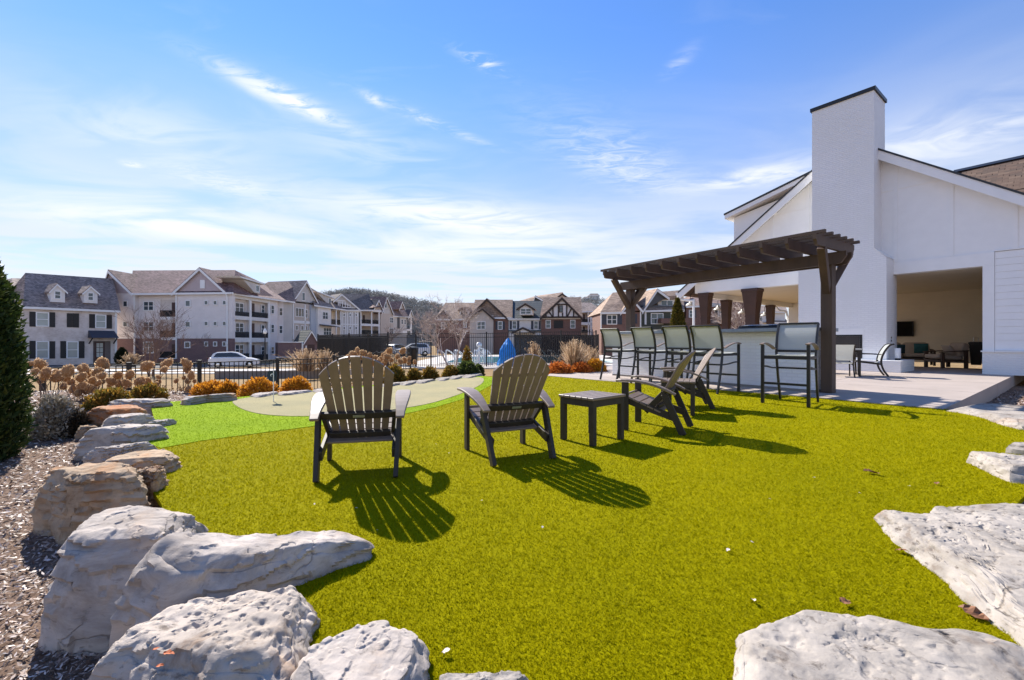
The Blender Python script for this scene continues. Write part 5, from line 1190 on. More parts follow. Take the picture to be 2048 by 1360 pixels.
# ornamental grasses
M_grass = leafmat('dry_grass', [(0.0, (0.24, 0.15, 0.08)), (0.5, (0.44, 0.31, 0.19)), (1.0, (0.66, 0.52, 0.38))], 0.7, 0.35, 0.2)
def grass(label, px, yb, w_px, h_px, D, n, seed):
    rng = np.random.RandomState(seed); base = W(px, yb, D); s = D/F; R_, Hh = w_px*s/2, h_px*s
    a = rng.rand(n)*6.283; sp = np.abs(rng.normal(size=n))*0.55; x0 = np.cos(a)*sp*R_*0.35; y0 = np.sin(a)*sp*R_*0.35
    ln = Hh*(0.35+0.7*rng.rand(n)); V = np.empty((n, 6, 3)); w = 0.012*D/15
    for k, (u, wk) in enumerate(((0, 1.0), (0.6, 0.9), (1.0, 0.25))):
        cx = x0+np.cos(a)*sp*R_*0.9*u**1.7; cy = y0+np.sin(a)*sp*R_*0.9*u**1.7; cz = ln*(u-0.10*sp*u**3)
        V[:, 2*k] = np.stack([cx-w*wk, cy, cz], 1); V[:, 2*k+1] = np.stack([cx+w*wk, cy, cz], 1)
    b_ = np.arange(n)*6; Q = np.concatenate([np.stack([b_, b_+1, b_+3, b_+2], 1), np.stack([b_+2, b_+3, b_+5, b_+4], 1)])
    t = Thing('ornamental_grass', label, 'grass clump', base, group='tan ornamental grass clumps')
    t.part('blades', raw_mesh('blades', V.reshape(-1, 3), Q, M_grass, 4), M_grass)
    n2 = n//3; tip = V[:n2, 4]; pos = tip - np.array([0, 0, 1])*(rng.rand(n2)*Hh*0.12)[:, None]; pos = np.repeat(pos, 3, 0)+rng.normal(size=(n2*3, 3))*0.02*D/12
    Vp, Qp = leaf_cloud(n2*3, rng, pos, 0.07*D/14, 0.3, 0.8); t.part('plumes', raw_mesh('plumes', Vp, Qp, M_grass, 4), M_grass)
grass('large tan grass clump behind the orange red shrubs', 1148, 742, 62, 62, 14.5, 420, 1)
grass('tan grass clump beside the bar, left of the stools', 1180, 740, 40, 44, 15.5, 400, 2)
grass('thin tan grass clump behind the second chair top', 1068, 735, 20, 50, 22.0, 220, 3)
grass('long tan grass clump left of the chair back, along the kerb', 612, 742, 66, 44, 24.0, 330, 4)
grass('tan grass clump behind the leftmost chair top', 650, 740, 46, 40, 24.0, 240, 5)
grass('tan grass tuft beside the small dark evergreen', 262, 734, 28, 26, 48.0, 240, 6)
# bare trees
def bare_tree(label, base, Ht, spread, seed, m, depth=5, trunks=1, name='bare_tree', lean=0.0, r0=0.05, white=False, thin=1.0):
    r = random.Random(seed); t = Thing(name, label, 'tree', base); tr = MB(); br = MB()
    def grow(p, d, L_, rad, lv):
        n = 3; pts = [p]; rs = [rad]; q = p.copy(); dd = d.copy()
        for i in range(n):
            dd = (dd + Vector((r.gauss(0, .12), r.gauss(0, .12), r.gauss(0.03, .08)))).normalized(); q = q+dd*L_/n; pts.append(q.copy()); rs.append(rad*(1-0.45*(i+1)/n))
        (tr if lv == 0 else br).tube(pts, rs, 6 if lv < 2 else 4, lv < 1)
        if lv >= depth: return
        for i in range(r.choice((2, 3, 3, 4)) if lv else 5):
            u = r.uniform(0.45, 1.0); k = min(n-1, int(u*n)); a = pts[k].lerp(pts[k+1], u*n-k)
            nd = (dd*0.75 + Vector((r.gauss(0, 1), r.gauss(0, 1), r.gauss(0.25, .5)))*spread).normalized()
            grow(a, nd, L_*r.uniform(0.55, 0.8), max(rad*0.5*r.uniform(0.8, 1.1), 0.0035*thin), lv+1)
    for k in range(trunks):
        a = k*6.283/max(1, trunks)+r.random(); d = Vector((math.cos(a)*0.28*(trunks > 1)+lean, math.sin(a)*0.28*(trunks > 1), 1)).normalized()
        grow(Vector((math.cos(a)*0.06*(trunks > 1), math.sin(a)*0.06*(trunks > 1), -0.1)), d, Ht*0.42, r0, 0)
    t.part('trunk', tr, m, smooth=True); t.part('crown', br, m); return t
M_twig = mat('pale_twig', (0.46, 0.38, 0.34), 0.7, 0.25, 8); M_twig2 = mat('brown_twig', (0.20, 0.13, 0.10), 0.8, 0.3, 8)
b = W(905, 745, 17.5); bare_tree('bare crape myrtle with pale twigs before the pool fence', (b.x, b.y, b.z), 3.3, 0.62, 9, M_twig, 6, 2, r0=0.04)
b = W(302, 760, 28); bare_tree('bare multi-stemmed tree before the lilac grey apartment building', (b.x, b.y, b.z), 5.2, 0.40, 12, M_twig2, 4, 5, r0=0.045, thin=2.0)
b = W(416, 720, 56); bare_tree('small bare tree against the brick base of the apartment building', b, 4.6, 0.5, 14, M_twig2, 3, 1, r0=0.05, thin=3)
b = W(1475, 690, 27); bare_tree('pale bare shrub tree seen between the brown columns', b, 3.0, 0.45, 15, M_twig, 4, 4, r0=0.04, thin=2.5)
b = W(778, 712, 46); bare_tree('slim bare street tree near the parking area', b, 4.0, 0.5, 16, M_twig2, 4, 1, r0=0.06, thin=3)
# ------------------------------------------------------------------ fences
M_fence = mat('fence_black', (0.014, 0.013, 0.013), 0.45, 0.15, 8)
def fence(label, posts, zb, zt, rails, pick, post_w=0.06, name='black_fence', pw=0.018, split=True):
    """posts: list of (x, y); zb/zt base and top heights per post"""
    c = Vector((posts[0][0], posts[0][1], zb[0])); t = Thing(name, label, 'fence', c)
    for (x, y), b, h in zip(posts, zb, zt):
        mb = MB(); mb.span((x-post_w/2, y-post_w/2, b-0.2), (x+post_w/2, y+post_w/2, h+0.05)); p = t.part('post', mb, M_fence, world=True)
        mb = MB(); mb.span((x-post_w*0.62, y-post_w*0.62, h+0.051), (x+post_w*0.62, y+post_w*0.62, h+0.085)); t.part('post_cap', mb, M_fence, parent=p, world=True)
    pk = MB(); pm = pk.box((0, 0, 0.5), (pw, pw, 1.0)).mesh('picket', M_fence)
    for i in range(len(posts)-1):
        a, b = Vector((*posts[i], 0)), Vector((*posts[i+1], 0)); d = b-a; L_ = d.length; n = max(1, int(L_/pick))
        for rr in rails:
            za = zt[i]-rr*(zt[i]-zb[i]); zb_ = zt[i+1]-rr*(zt[i+1]-zb[i+1])
            mb = MB(); mb.beam((a.x, a.y, za), (b.x, b.y, zb_), 0.028, 0.032); t.part('rail', mb, M_fence, world=True)
        for k in range(1, n):
            u = k/n; p = a+d*u; z0 = zb[i]*(1-u)+zb[i+1]*u+0.05; z1 = zt[i]*(1-u)+zt[i+1]*u
            o = link('picket', pm, t.e); o.location = Vector((p.x, p.y, z0))-t.loc; o.scale = (1, 1, z1-z0)
    return t
def onl(p0, p1, px):
    r = (px-CX)/F; dx, dy = p1[0]-p0[0], p1[1]-p0[1]; u = (r*p0[1]-p0[0])/(dx-r*dy); return (p0[0]+dx*u, p0[1]+dy*u)
f0, f1 = (-11.6, 11.3), (-7.15, 17.6)
pp = [onl(f0, f1, x) for x in (85, 258, 399, 555, 668)]
fence('short black picket fence behind the hydrangeas and orange shrubs', pp, [-0.75, -0.82, -0.88, -0.92, -0.95], [0.315]*5, (0.0, 0.14, 0.93), 0.135, 0.085)
q0, q1 = pp[-1], (-5.2, 22.5)
fence('short dark fence length receding behind the leftmost chair', [q0, ((q0[0]+q1[0])/2, (q0[1]+q1[1])/2), q1], [-0.95, -0.8, -0.55], [0.36, 0.45, 0.62], (0.0, 0.2, 0.9), 0.14, 0.075)
# tall pool fence
D1 = 24.2
tall = [((x-CX)/F*D1, D1) for x in (832, 862, 973, 1040, 1122, 1192)]
fence('tall black pool fence behind the bare tree and the second chair', tall, [-0.45]*6, [1.42, 1.42, 1.42, 1.46, 1.5, 1.5], (0.0, 0.115, 0.93), 0.115, 0.07, pw=0.019)
tl = [W(636, 684, 33.0), W(665, 684, 31.0), W(698, 684, 29.2), W(736, 684, 27.4), W(776, 684, 25.8), W(832, 684, 24.2)]
fence('tall black fence length left of the waste bin, seen at a slant', [(p.x, p.y) for p in tl], [-0.5]*6, [1.43]*6, (0.0, 0.115, 0.93), 0.075, 0.08, pw=0.02)
ms = [W(636, 684, 34.2), W(688, 684, 31.0), W(740, 684, 28.4), W(776, 684, 27.0)]
t = Thing('screen_fence', 'dark mesh windscreen fence beyond the slanting fence length', 'fence', (ms[0].x, ms[0].y, -0.5))
def meshmat():
    m, nt, b, N, L = _nodes('windscreen'); b.inputs['Base Color'].default_value = (0.025, 0.024, 0.022, 1); b.inputs['Roughness'].default_value = 0.8
    tp = N('ShaderNodeBsdfTransparent'); ms_ = N('ShaderNodeMixShader'); ms_.inputs[0].default_value = 0.30
    L(b.outputs[0], ms_.inputs[1]); L(tp.outputs[0], ms_.inputs[2]); L(ms_.outputs[0], nt.nodes['Material Output'].inputs['Surface']); return m
M_mesh = meshmat()
for i, p in enumerate(ms):
    mb = MB(); mb.span((p.x-0.05, p.y-0.05, -0.7), (p.x+0.05, p.y+0.05, 1.42)); t.part('post', mb, M_fence, world=True)
    if i < 3:
        q = ms[i+1]; mb = MB(); mb.beam((p.x, p.y+0.09, 0.45), (q.x, q.y+0.09, 0.45), 0.012, 1.75); t.part('mesh_panel', mb, M_mesh, world=True)
ms2 = [(x-CX)/F*26.0 for x in (1030, 1122, 1196)]
t = Thing('screen_fence', 'dark mesh windscreen fence right of the blue cover', 'fence', (ms2[0], 26.0, -0.5))
for i, x in enumerate(ms2):
    mb = MB(); mb.span((x-0.05, 25.95, -0.7), (x+0.05, 26.05, 1.40)); t.part('post', mb, M_fence, world=True)
    if i < 2:
        mb = MB(); mb.span((x+0.05, 25.97, -0.3), (ms2[i+1]-0.05, 25.985, 1.36)); t.part('mesh_panel', mb, M_mesh, world=True)
# ------------------------------------------------------------------ pool, deck, road
M_deck = mat('pool_deck', (0.50, 0.45, 0.40), 0.85, 0.12, 1.0); M_road = mat('street_concrete', (0.46, 0.44, 0.43), 0.9, 0.15, 0.6)
M_asph = mat('asphalt', (0.055, 0.055, 0.058), 0.9, 0.2, 2.0); M_walk = mat('sidewalk', (0.55, 0.52, 0.49), 0.9, 0.1, 0.8)
def gsheet(name, poly, dz, m, sub=None):
    """sheet draped on the ground"""
    mb = MB(); top = [Vector((x, y, float(zground(x, y))+dz)) for x, y in poly]; mb.prism([p-Vector((0, 0, 0.06)) for p in top], (0, 0, 0.06)); return single(name, mb, m, kind='structure')
mb = MB(); mb.span((-6.6, 22.9, -0.9), (9.0, 44, -0.40)); single('pool_deck', mb, M_deck, kind='structure')
mb = MB(); mb.span((-4.2, 27.5, -0.42), (6.6, 38, -0.388))
single('pool_water', mb, mat('water', (0.10, 0.36, 0.42), 0.05, 0.15, 1.2, 0.2, 3.0, 0.02), kind='structure')
mb = MB()
for a, b in (((-4.5, 27.2), (6.9, 27.5)), ((-4.5, 38.0), (6.9, 38.3)), ((-4.5, 27.503), (-4.2, 37.997)), ((6.6, 27.503), (6.9, 37.997))):
    mb.span((a[0], a[1], -0.42), (b[0], b[1], -0.34))
single('pool_coping', mb, M_walk, kind='structure')
def strip_road(name, line, half, dz, m):
    """road strip along a ground polyline"""
    mb = MB(); vs = []; fs = []
    L_ = []
    for i in range(len(line)-1):
        a, b = Vector((*line[i], 0)), Vector((*line[i+1], 0)); n = max(2, int((b-a).length/3))
        L_ += [a.lerp(b, k/n) for k in range(n)]
    L_.append(Vector((*line[-1], 0)))
    for i, p in enumerate(L_):
        d = (L_[min(i+1, len(L_)-1)]-L_[max(i-1, 0)]).normalized(); n_ = Vector((-d.y, d.x, 0))
        for s in (-1, 1):
            q = p+n_*s*half; z = float(zground(q.x, q.y))+dz; vs += [(q.x, q.y, z), (q.x, q.y, z-0.15)]
    for i in range(len(L_)-1):
        o = 4*i; fs += [(o, o+4, o+6, o+2), (o, o+1, o+5, o+4), (o+2, o+6, o+7, o+3)]
    mb.add(vs, fs); return single(name, mb, m, kind='structure')
strip_road('street', [(-70, 36), (-45, 37.5), (-22, 39.5), (-10, 44), (0, 52)], 3.2, 0.03, M_road)
strip_road('street_far_lane', [(-70, 47), (-40, 49), (-20, 54), (-8, 60)], 3.6, 0.05, M_asph)
strip_road('sidewalk', [(-70, 30.0), (-40, 30.6), (-20, 32.0), (-14, 33.0)], 0.9, 0.06, M_walk)
strip_road('parking_lot', [(-14, 58), (-6, 62), (4, 66)], 5.0, 0.09, M_asph)
def low_wall(label, pts, h, m):
    t = Thing('kerb_wall', label, 'kerb', (pts[0][0], pts[0][1], 0))
    for i in range(len(pts)-1):
        a, b = pts[i], pts[i+1]; za, zb_ = float(zground(*a)), float(zground(*b))
        mb = MB(); mb.beam((a[0], a[1], za+h/2-0.1), (b[0], b[1], zb_+h/2-0.1), 0.25, h+0.2); t.part('wall_piece', mb, m, world=True)
        mb = MB(); mb.beam((a[0], a[1], za+h+0.02), (b[0], b[1], zb_+h+0.02), 0.32, 0.05); t.part('coping', mb, M_walk, world=True)
low_wall('low grey kerb wall behind the putting flag', [(-16.8, 25.0), (-13.0, 25.6), (-10.2, 24.6)], 0.42, mat('kerb_grey', (0.22, 0.20, 0.19), 0.9, 0.2, 2))
low_wall('pale curved kerb edge behind the leftmost chair', [(-10.0, 25.6), (-8.0, 22.5), (-6.2, 20.8)], 0.22, mat('kerb_pale', (0.40, 0.37, 0.34), 0.9, 0.2, 2))
# pool fittings
r0 = None
for i, (x, y, d, lb) in enumerate(((889, 707, 27.0, 'leftmost pool handrail, beside the bare tree'), (906, 707, 27.3, 'pool handrail second from left, behind the bare tree trunk'), (925, 707, 27.0, 'pool handrail above the dark green shrub'), (946, 707, 27.0, 'pool handrail left of the white lift'),
                                (966, 708, 27.0, 'pool handrail under the white lift'), (1091, 706, 27.4, 'pool handrail behind the second chair top'), (1112, 706, 27.4, 'pool handrail left of the tan grass'), (1168, 706, 27.4, 'rightmost pool handrail by the bar stools'))):
    p = W(x, y, d)
    if r0 is None:
        t = Thing('pool_handrail', lb, 'handrail', group='white steel handrails at the pool edge')
        for s in (-1, 1):
            mb = MB(); mb.tube(crv([(s*0.24-0.12, -0.35, 0), (s*0.24-0.12, -0.33, 0.72), (s*0.24-0.05, -0.2, 0.84), (s*0.24+0.2, 0.2, 0.62), (s*0.24+0.34, 0.45, 0.15)], 16), 0.03, 8); t.part('rail', mb, mat('rail_white%d' % s, (0.75, 0.75, 0.75), 0.3, 0.05, 3), smooth=True)
        o = r0 = t.e
    else: o = copy_tree(r0)
    o['label'] = lb; o.location = (p.x, p.y, -0.40)
p = W(958, 700, 27.2); t = Thing('pool_lift', 'white pool lift standing at the pool edge', 'pool lift', (p.x, p.y, -0.40))
M_wh = mat('lift_white', (0.72, 0.72, 0.72), 0.4, 0.05, 4)
mb = MB(); mb.tube([(0, 0, 0), (0, 0, 1.05)], 0.09, 10); t.part('mast', mb, M_wh)
mb = MB(); mb.lathe([(0.05, 1.03), (0.16, 1.06), (0.17, 1.22), (0.08, 1.32)], 14); t.part('motor_cover', mb, M_wh, smooth=True)
mb = MB(); mb.tube([(0, 0, 1.0), (0.25, 0.3, 0.9), (0.3, 0.45, 0.55)], 0.045, 8); t.part('arm', mb, M_wh)
mb = MB(); mb.span((0.12, 0.3, 0.42), (0.5, 0.75, 0.48)); mb.span((0.12, 0.72, 0.48), (0.5, 0.78, 0.85)); t.part('seat', mb, M_wh, bevel=0.01)
# blue tarpaulin over equipment
rng = np.random.RandomState(4); cx, cy = W(1016, 700, 25.0).x, 25.0
mb = MB(); n = 22; rings = []
outl = [(-0.42, -0.42), (0.55, -0.42), (0.55, 0.42), (-0.42, 0.42)]
lv = [(0.0, 1.0, 0.0), (0.3, 0.93, 0.0), (0.62, 0.85, 0.0), (0.95, 0.72, 0.05), (1.25, 0.48, 0.10), (1.48, 0.22, 0.12), (1.62, 0.05, 0.13)]
for z, k, sh in lv:
    ring = []
    for i in range(n):
        a = 2*math.pi*i/n; w = 1+0.10*math.sin(5*a+z*3)+0.06*rng.randn()*(z < 1.5)
        skew = 1.0 if z < 0.62 else 1.0
        x = 0.54*k*w*math.cos(a) - 0.05 + sh*0.6 - (0.0 if math.cos(a) > 0 else 0.02); y = 0.5*k*w*math.sin(a)
        if z < 0.5 and math.cos(a) > 0: x += 0.28
        ring.append((cx+x, cy+y, -0.40+z*0.97))
    rings.append(ring)
vs = [p for r in rings for p in r]; fs = []
for j in range(len(rings)-1):
    for i in range(n): fs.append((j*n+i, j*n+(i+1) % n, (j+1)*n+(i+1) % n, (j+1)*n+i))
fs.append(tuple((len(rings)-1)*n+i for i in range(n))); fs.append(tuple(range(n-1, -1, -1))); mb.add(vs, fs)
single('tarpaulin', mb, mat('blue_tarp', (0.03, 0.30, 0.80), 0.35, 0.25, 4), 'bright blue tarpaulin cover beyond the pool fence', 'cover', loc=(cx, cy, -0.40))
# waste bin outside
p = W(825, 729, 23.0); t = Thing('waste_bin', 'large black waste bin standing by the pool fence', 'bin', p)
mb = MB(); mb.lathe([(0.24, 0), (0.25, 0.03), (0.29, 0.78), (0.29, 0.80)], 16); t.part('body', mb, M_metal, smooth=True)
mb = MB(); mb.lathe([(0.31, 0.802), (0.32, 0.83), (0.30, 0.90), (0.10, 0.94)], 16); t.part('lid', mb, M_metal)
# street lamp
p = W(530, 720, 50); t = Thing('street_lamp', 'black street lamp with white globe before the apartment balconies', 'street lamp', p)
hz = 1-(668-HY)/F*50-p.z
mb = MB(); mb.tube([(0, 0, 0), (0, 0, 0.4), (0, 0, 0.45), (0, 0, hz)], [0.14, 0.12, 0.07, 0.055], 10); t.part('post', mb, M_fence)
mb = MB(); mb.lathe([(0.10, hz), (0.19, hz+0.1), (0.21, hz+0.3), (0.13, hz+0.5), (0.04, hz+0.62)], 14); t.part('globe', mb, mat('globe_white', (0.8, 0.8, 0.78), 0.3, 0.02, 3), smooth=True)
# cars
M_car = mat('car_white', (0.72, 0.73, 0.75), 0.22, 0.03, 2, spec=0.6); M_tyre = mat('tyre', (0.012, 0.012, 0.012), 0.8, 0.1, 9); M_cglass = mat('car_glass', (0.012, 0.016, 0.02), 0.05, 0.2, 2, spec=0.8)
M_red = mat('tail_red', (0.22, 0.008, 0.008), 0.25, 0.1, 4)
def make_car(label):
    t = Thing('parked_car', label, 'car', group='cars parked on the street')
    L2, Wd = 2.25, 0.90
    body = [(-2.22, 0.42), (-2.27, 0.62), (-2.24, 0.95), (-2.12, 1.08), (-1.2, 1.10), (0.75, 1.04), (1.55, 0.98), (2.1, 0.82), (2.26, 0.62), (2.22, 0.36), (1.85, 0.28), (-1.9, 0.28)]
    def loft(prof, y0, y1, inset):
        mb = MB(); n = len(prof)
        vs = []
        for y, k in ((-y1, inset), (-y0, 0), (y0, 0), (y1, inset)):
            for x, z in prof: vs.append((x*(1-k*0.4), y, z if z < 0.6 else 0.6+(z-0.6)*(1-k)))
        fs = [tuple(range(n-1, -1, -1)), tuple(range(3*n, 4*n))]
        for j in range(3):
            for i in range(n): fs.append((j*n+i, j*n+(i+1) % n, (j+1)*n+(i+1) % n, (j+1)*n+i))
        mb.add(vs, fs); return mb
    t.part('body', loft(body, 0.78, 0.92, 0.06), M_car, smooth=False, bevel=0.02)
    cab = [(-2.05, 1.07), (-1.85, 1.48), (-1.6, 1.62), (-0.3, 1.66), (0.25, 1.58), (1.10, 1.03)]
    mb = MB(); vs = []; n = len(cab)
    for y, k in ((-0.80, 0), (0.80, 0)):
        for x, z in cab: vs.append((x, y*(1-0.18*(z-1.03)/0.63), z))
    mb.add(vs, [tuple(range(n-1, -1, -1)), tuple(range(n, 2*n))] + [(i, (i+1) % n, n+(i+1) % n, n+i) for i in range(n)]); t.part('cabin', mb, M_car, bevel=0.03)
    for s in (-1, 1):
        mb = MB(); pts = [(-1.80, 1.14), (-1.62, 1.45), (-1.45, 1.55), (-0.3, 1.585), (0.18, 1.52), (0.85, 1.12)]
        mb.prism([(x, s*(0.80*(1-0.18*(z-1.03)/0.63)+0.004), z) for x, z in pts], (0, s*0.012, 0)); t.part('side_window', mb, M_cglass)
        for x in (-1.38, 1.38):
            w = MB(); w.lathe([(0.20, -0.1), (0.34, -0.1), (0.36, -0.05), (0.36, 0.05), (0.34, 0.1), (0.20, 0.1)], 20)
            w.v = [Vector((v.x+x, v.z+s*0.84, v.y+0.36)) for v in w.v]; wo = t.part('wheel', w, M_tyre, smooth=False)
            w = MB(); w.lathe([(0.21, -0.02), (0.21, 0.0), (0.06, 0.02)], 12); w.v = [Vector((v.x+x, s*(0.935+v.z*1), v.y+0.36)) for v in w.v]; t.part('rim', w, M_steel, parent=wo)
        mb = MB(); mb.span((-2.275, s*0.50, 0.92), (-2.10, s*0.86, 1.04)); t.part('tail_light', mb, M_red, bevel=0.02)
        mb = MB(); mb.span((2.02, s*0.52, 0.70), (2.22, s*0.84, 0.82)); t.part('headlight', mb, M_glass2, bevel=0.02)
    mb = MB(); mb.prism([(-2.075, -0.62, 1.13), (-2.075, 0.62, 1.13), (-1.905, 0.56, 1.45), (-1.905, -0.56, 1.45)], (-0.012, 0, 0.006)); t.part('rear_window', mb, M_cglass)
    mb = MB(); mb.span((-2.285, -0.26, 0.62), (-2.262, 0.26, 0.75)); t.part('number_plate', mb, M_glass2)
    mb = MB(); mb.span((-2.262, -0.80, 0.30), (-2.18, 0.80, 0.42)); t.part('bumper', mb, M_tyre)
    return t.e
car = make_car('white parked car on the street behind the short black fence')
p = W(470, 736.5, 46.5); car.location = (p.x, p.y, float(zground(p.x, p.y))+0.06); car.rotation_euler = (0, 0, math.radians(26))
c2 = copy_tree(car); c2['label'] = 'white car parked beyond the pool fence, left of the waste bin'; p = W(795, 716, 62); c2.location = (p.x, p.y, float(zground(p.x, p.y))+0.12); c2.rotation_euler = (0, 0, math.radians(70))
c3 = copy_tree(car); c3['label'] = 'white car parked right behind the top of the waste bin'; p = W(826, 712, 56); c3.location = (p.x, p.y, float(zground(p.x, p.y))+0.12); c3.rotation_euler = (0, 0, math.radians(200))
# ------------------------------------------------------------------ houses around
class Fac:
    """a vertical wall plane through photo column xa at distance Da and column xb at distance Db; positions on it are read from a photo detail (ox, oy, scale)"""
    def __init__(s, xa, Da, xb, Db, Z=(0, 0, 1.0)):
        s.A = Vector(((xa-CX)/F*Da, Da, 0)); s.B = Vector(((xb-CX)/F*Db, Db, 0)); s.d = (s.B-s.A).normalized(); s.Z = Z
        n = Vector((s.d.y, -s.d.x, 0)); m = (s.A+s.B)/2
        s.n = n if n.dot(m) < 0 else -n                    # faces the viewer
    def px(s, x, y): return s.Z[0]+x/s.Z[2], s.Z[1]+y/s.Z[2]
    def pt(s, x, y, back=0.0):
        X, Y = s.px(x, y); a = s.A - s.n*back; r = (X-CX)/F
        u = (r*a.y-a.x)/(s.d.x-r*s.d.y); p = a+s.d*u; return Vector((p.x, p.y, H-(Y-HY)/F*p.y))
    def rect(s, x0, y0, x1, y1):
        a, b = s.pt(x0, y0), s.pt(x1, y0); c, e = s.pt(x0, y1), s.pt(x1, y1)
        zt, zb = (a.z+b.z)/2, (c.z+e.z)/2; return Vector((a.x, a.y, 0)), Vector((b.x, b.y, 0)), zb, zt
    def box(s, mb, x0, y0, x1, y1, out=0.0, th=0.2):
        a, b, zb, zt = s.rect(x0, y0, x1, y1); o = s.n*out; bk = -s.n*th; up = Vector((0, 0, 1))
        p = [a+o+up*zb, b+o+up*zb, b+o+up*zt, a+o+up*zt]; mb.prism(p, bk); return mb
    def slab(s, mb, pts, th, out=0.0):
        mb.prism([s.pt(*p)+s.n*out for p in pts], -s.n*th); return mb
class House:
    def __init__(s, name, label, cat, fac, group=None):
        m = (fac.A+fac.B)/2; s.t = Thing(name, label, cat, (m.x, m.y, float(zground(m.x, m.y))), group=group)
    def part(s, name, mb, m, parent=None, **k): return s.t.part(name, mb, m, parent, world=True, **k)
    def wall(s, fac, x0, y0, x1, y1, m, th=6.0, out=0.0, name='wall'):
        mb = MB(); fac.box(mb, x0, y0, x1, y1, out, th); return s.part(name, mb, m)
    def window(s, fac, x0, y0, x1, y1, nx=1, ny=2, fm=None, gm=None, fw=None, out=0.0):
        fm = fm or M_trim; gm = gm or M_glass
        a, b, zb, zt = fac.rect(x0, y0, x1, y1); w = (b-a).length; d = (b-a).normalized(); o = fac.n*(0.07+out); up = Vector((0, 0, 1)); f = fw or min(0.11, w*0.16); h = zt-zb
        mb = MB()
        def bx(u0, u1, z0, z1): mb.prism([a+d*u0+o+up*z0, a+d*u1+o+up*z0, a+d*u1+o+up*z1, a+d*u0+o+up*z1], -fac.n*0.068)
        bx(0, w, zb, zb+f); bx(0, w, zt-f, zt); bx(0, f, zb+f, zt-f); bx(w-f, w, zb+f, zt-f)
        for i in range(1, nx): bx(w*i/nx-f*0.45, w*i/nx+f*0.45, zb+f, zt-f)
        for j in range(1, ny):
            for i in range(nx):
                u0 = f if i == 0 else w*i/nx+f*0.45; u1 = w-f if i == nx-1 else w*(i+1)/nx-f*0.45
                bx(u0, u1, zb+h*j/ny-f*0.3, zb+h*j/ny+f*0.3)
        fr = s.part('window', mb, fm)
        g = MB(); o = fac.n*(0.028+out); g.prism([a+d*(f*0.6)+o+up*(zb+f*0.6), a+d*(w-f*0.6)+o+up*(zb+f*0.6), a+d*(w-f*0.6)+o+up*(zt-f*0.6), a+d*(f*0.6)+o+up*(zt-f*0.6)], -fac.n*0.02)
        s.part('pane', g, gm, parent=fr); return fr
    def shutter(s, fac, x0, y0, x1, y1, m): mb = MB(); fac.box(mb, x0, y0, x1, y1, 0.06, 0.055); return s.part('shutter', mb, m)
    def trim(s, fac, x0, y0, x1, y1, m=None, out=0.09, th=0.088, name='trim'): mb = MB(); fac.box(mb, x0, y0, x1, y1, out, th); return s.part(name, mb, m or M_trim)
    def gable(s, fac, l, a, r, wm, rm, depth=5.0, over=0.35, tw=0.28, m_trim=None):
        """front-facing gable: left eave, apex, right eave in detail pixels"""
        m_trim = m_trim or M_trim
        mb = MB(); fac.slab(mb, [l, r, a], depth, 0.02); g = s.part('gable', mb, wm)
        L_, A_, R_ = fac.pt(*l), fac.pt(*a), fac.pt(*r); up = Vector((0, 0, 1)); n = fac.n
        for E in (L_, R_):
            e2 = E + (E-A_).normalized()*0.3
            mb = MB(); mb.prism([e2+n*over+up*0.02, A_+n*over+up*0.02, A_+n*over+up*0.20, e2+n*over+up*0.20], -n*(depth+over)); rf = s.part('roof', mb, rm)
            mb = MB(); mb.prism([e2+n*(over+0.03)-up*tw, A_+n*(over+0.03)-up*tw, A_+n*(over+0.03)+up*0.1, e2+n*(over+0.03)+up*0.1], -n*0.028); s.part('rake_trim', mb, m_trim, parent=rf)
        return g
    def slope(s, fac, e0, e1, r0, r1, back, m, out=0.35, name='roof', fascia=True, half=False):
        """roof slope rising away from the wall: eave points, ridge points, ridge lies 'back' metres behind"""
        n = fac.n; E0, E1 = fac.pt(*e0)+n*out, fac.pt(*e1)+n*out; R0, R1 = fac.pt(r0[0], r0[1], back), fac.pt(r1[0], r1[1], back)
        zr = (R0.z+R1.z)/2; ze = (E0.z+E1.z)/2
        B0_, B1_ = E0-n*(2*(back+out)), E1-n*(2*(back+out))
        if half: B0_, B1_ = Vector((R0.x, R0.y, ze)), Vector((R1.x, R1.y, ze))
        v = [E0, E1, R1, R0, B1_, B0_, E0-Vector((0, 0, .12)), E1-Vector((0, 0, .12)), B1_-Vector((0, 0, .12)), B0_-Vector((0, 0, .12))]
        mb = MB(); mb.add(v, [(0, 1, 2, 3), (3, 2, 4, 5), (6, 9, 8, 7), (0, 6, 7, 1), (4, 8, 9, 5), (0, 3, 5, 9, 6), (1, 7, 8, 4, 2)]); rf = s.part(name, mb, m)
        if fascia:
            mb = MB(); up = Vector((0, 0, 1)); mb.prism([E0+n*0.02-up*0.28, E1+n*0.02-up*0.28, E1+n*0.02-up*0.02, E0+n*0.02-up*0.02], -n*0.06); s.part('fascia', mb, M_trim, parent=rf)
        return rf
Z1 = (0, 480, 3.938); Z2 = (480, 520, 4.857); Z3 = (840, 540, 4.857); ZA = (540, 560, 9.309); ZB = (640, 570, 9.068); ZC = (1160, 560, 8.533); ZE = (380, 520, 8.5); ZF = (420, 640, 8.5); Z6 = (1380, 540, 7.877)
M_shgrey = shinglemat('shingle_grey', (0.30, 0.237, 0.205)); M_shtan = shinglemat('shingle_tan', (0.360, 0.258, 0.192)); M_shdark = shinglemat('shingle_dark', (0.142, 0.124, 0.121)); M_shplum = shinglemat('shingle_plum', (0.228, 0.146, 0.138)); M_shmid = shinglemat('shingle_mid', (0.288, 0.198, 0.166))
M_wash = brickmat('whitewashed_brick', (0.56, 0.47, 0.41), (0.70, 0.61, 0.55), (0.66, 0.59, 0.54), 0.3, 0.1, patch=((0.78, 0.70, 0.65), 0.8))
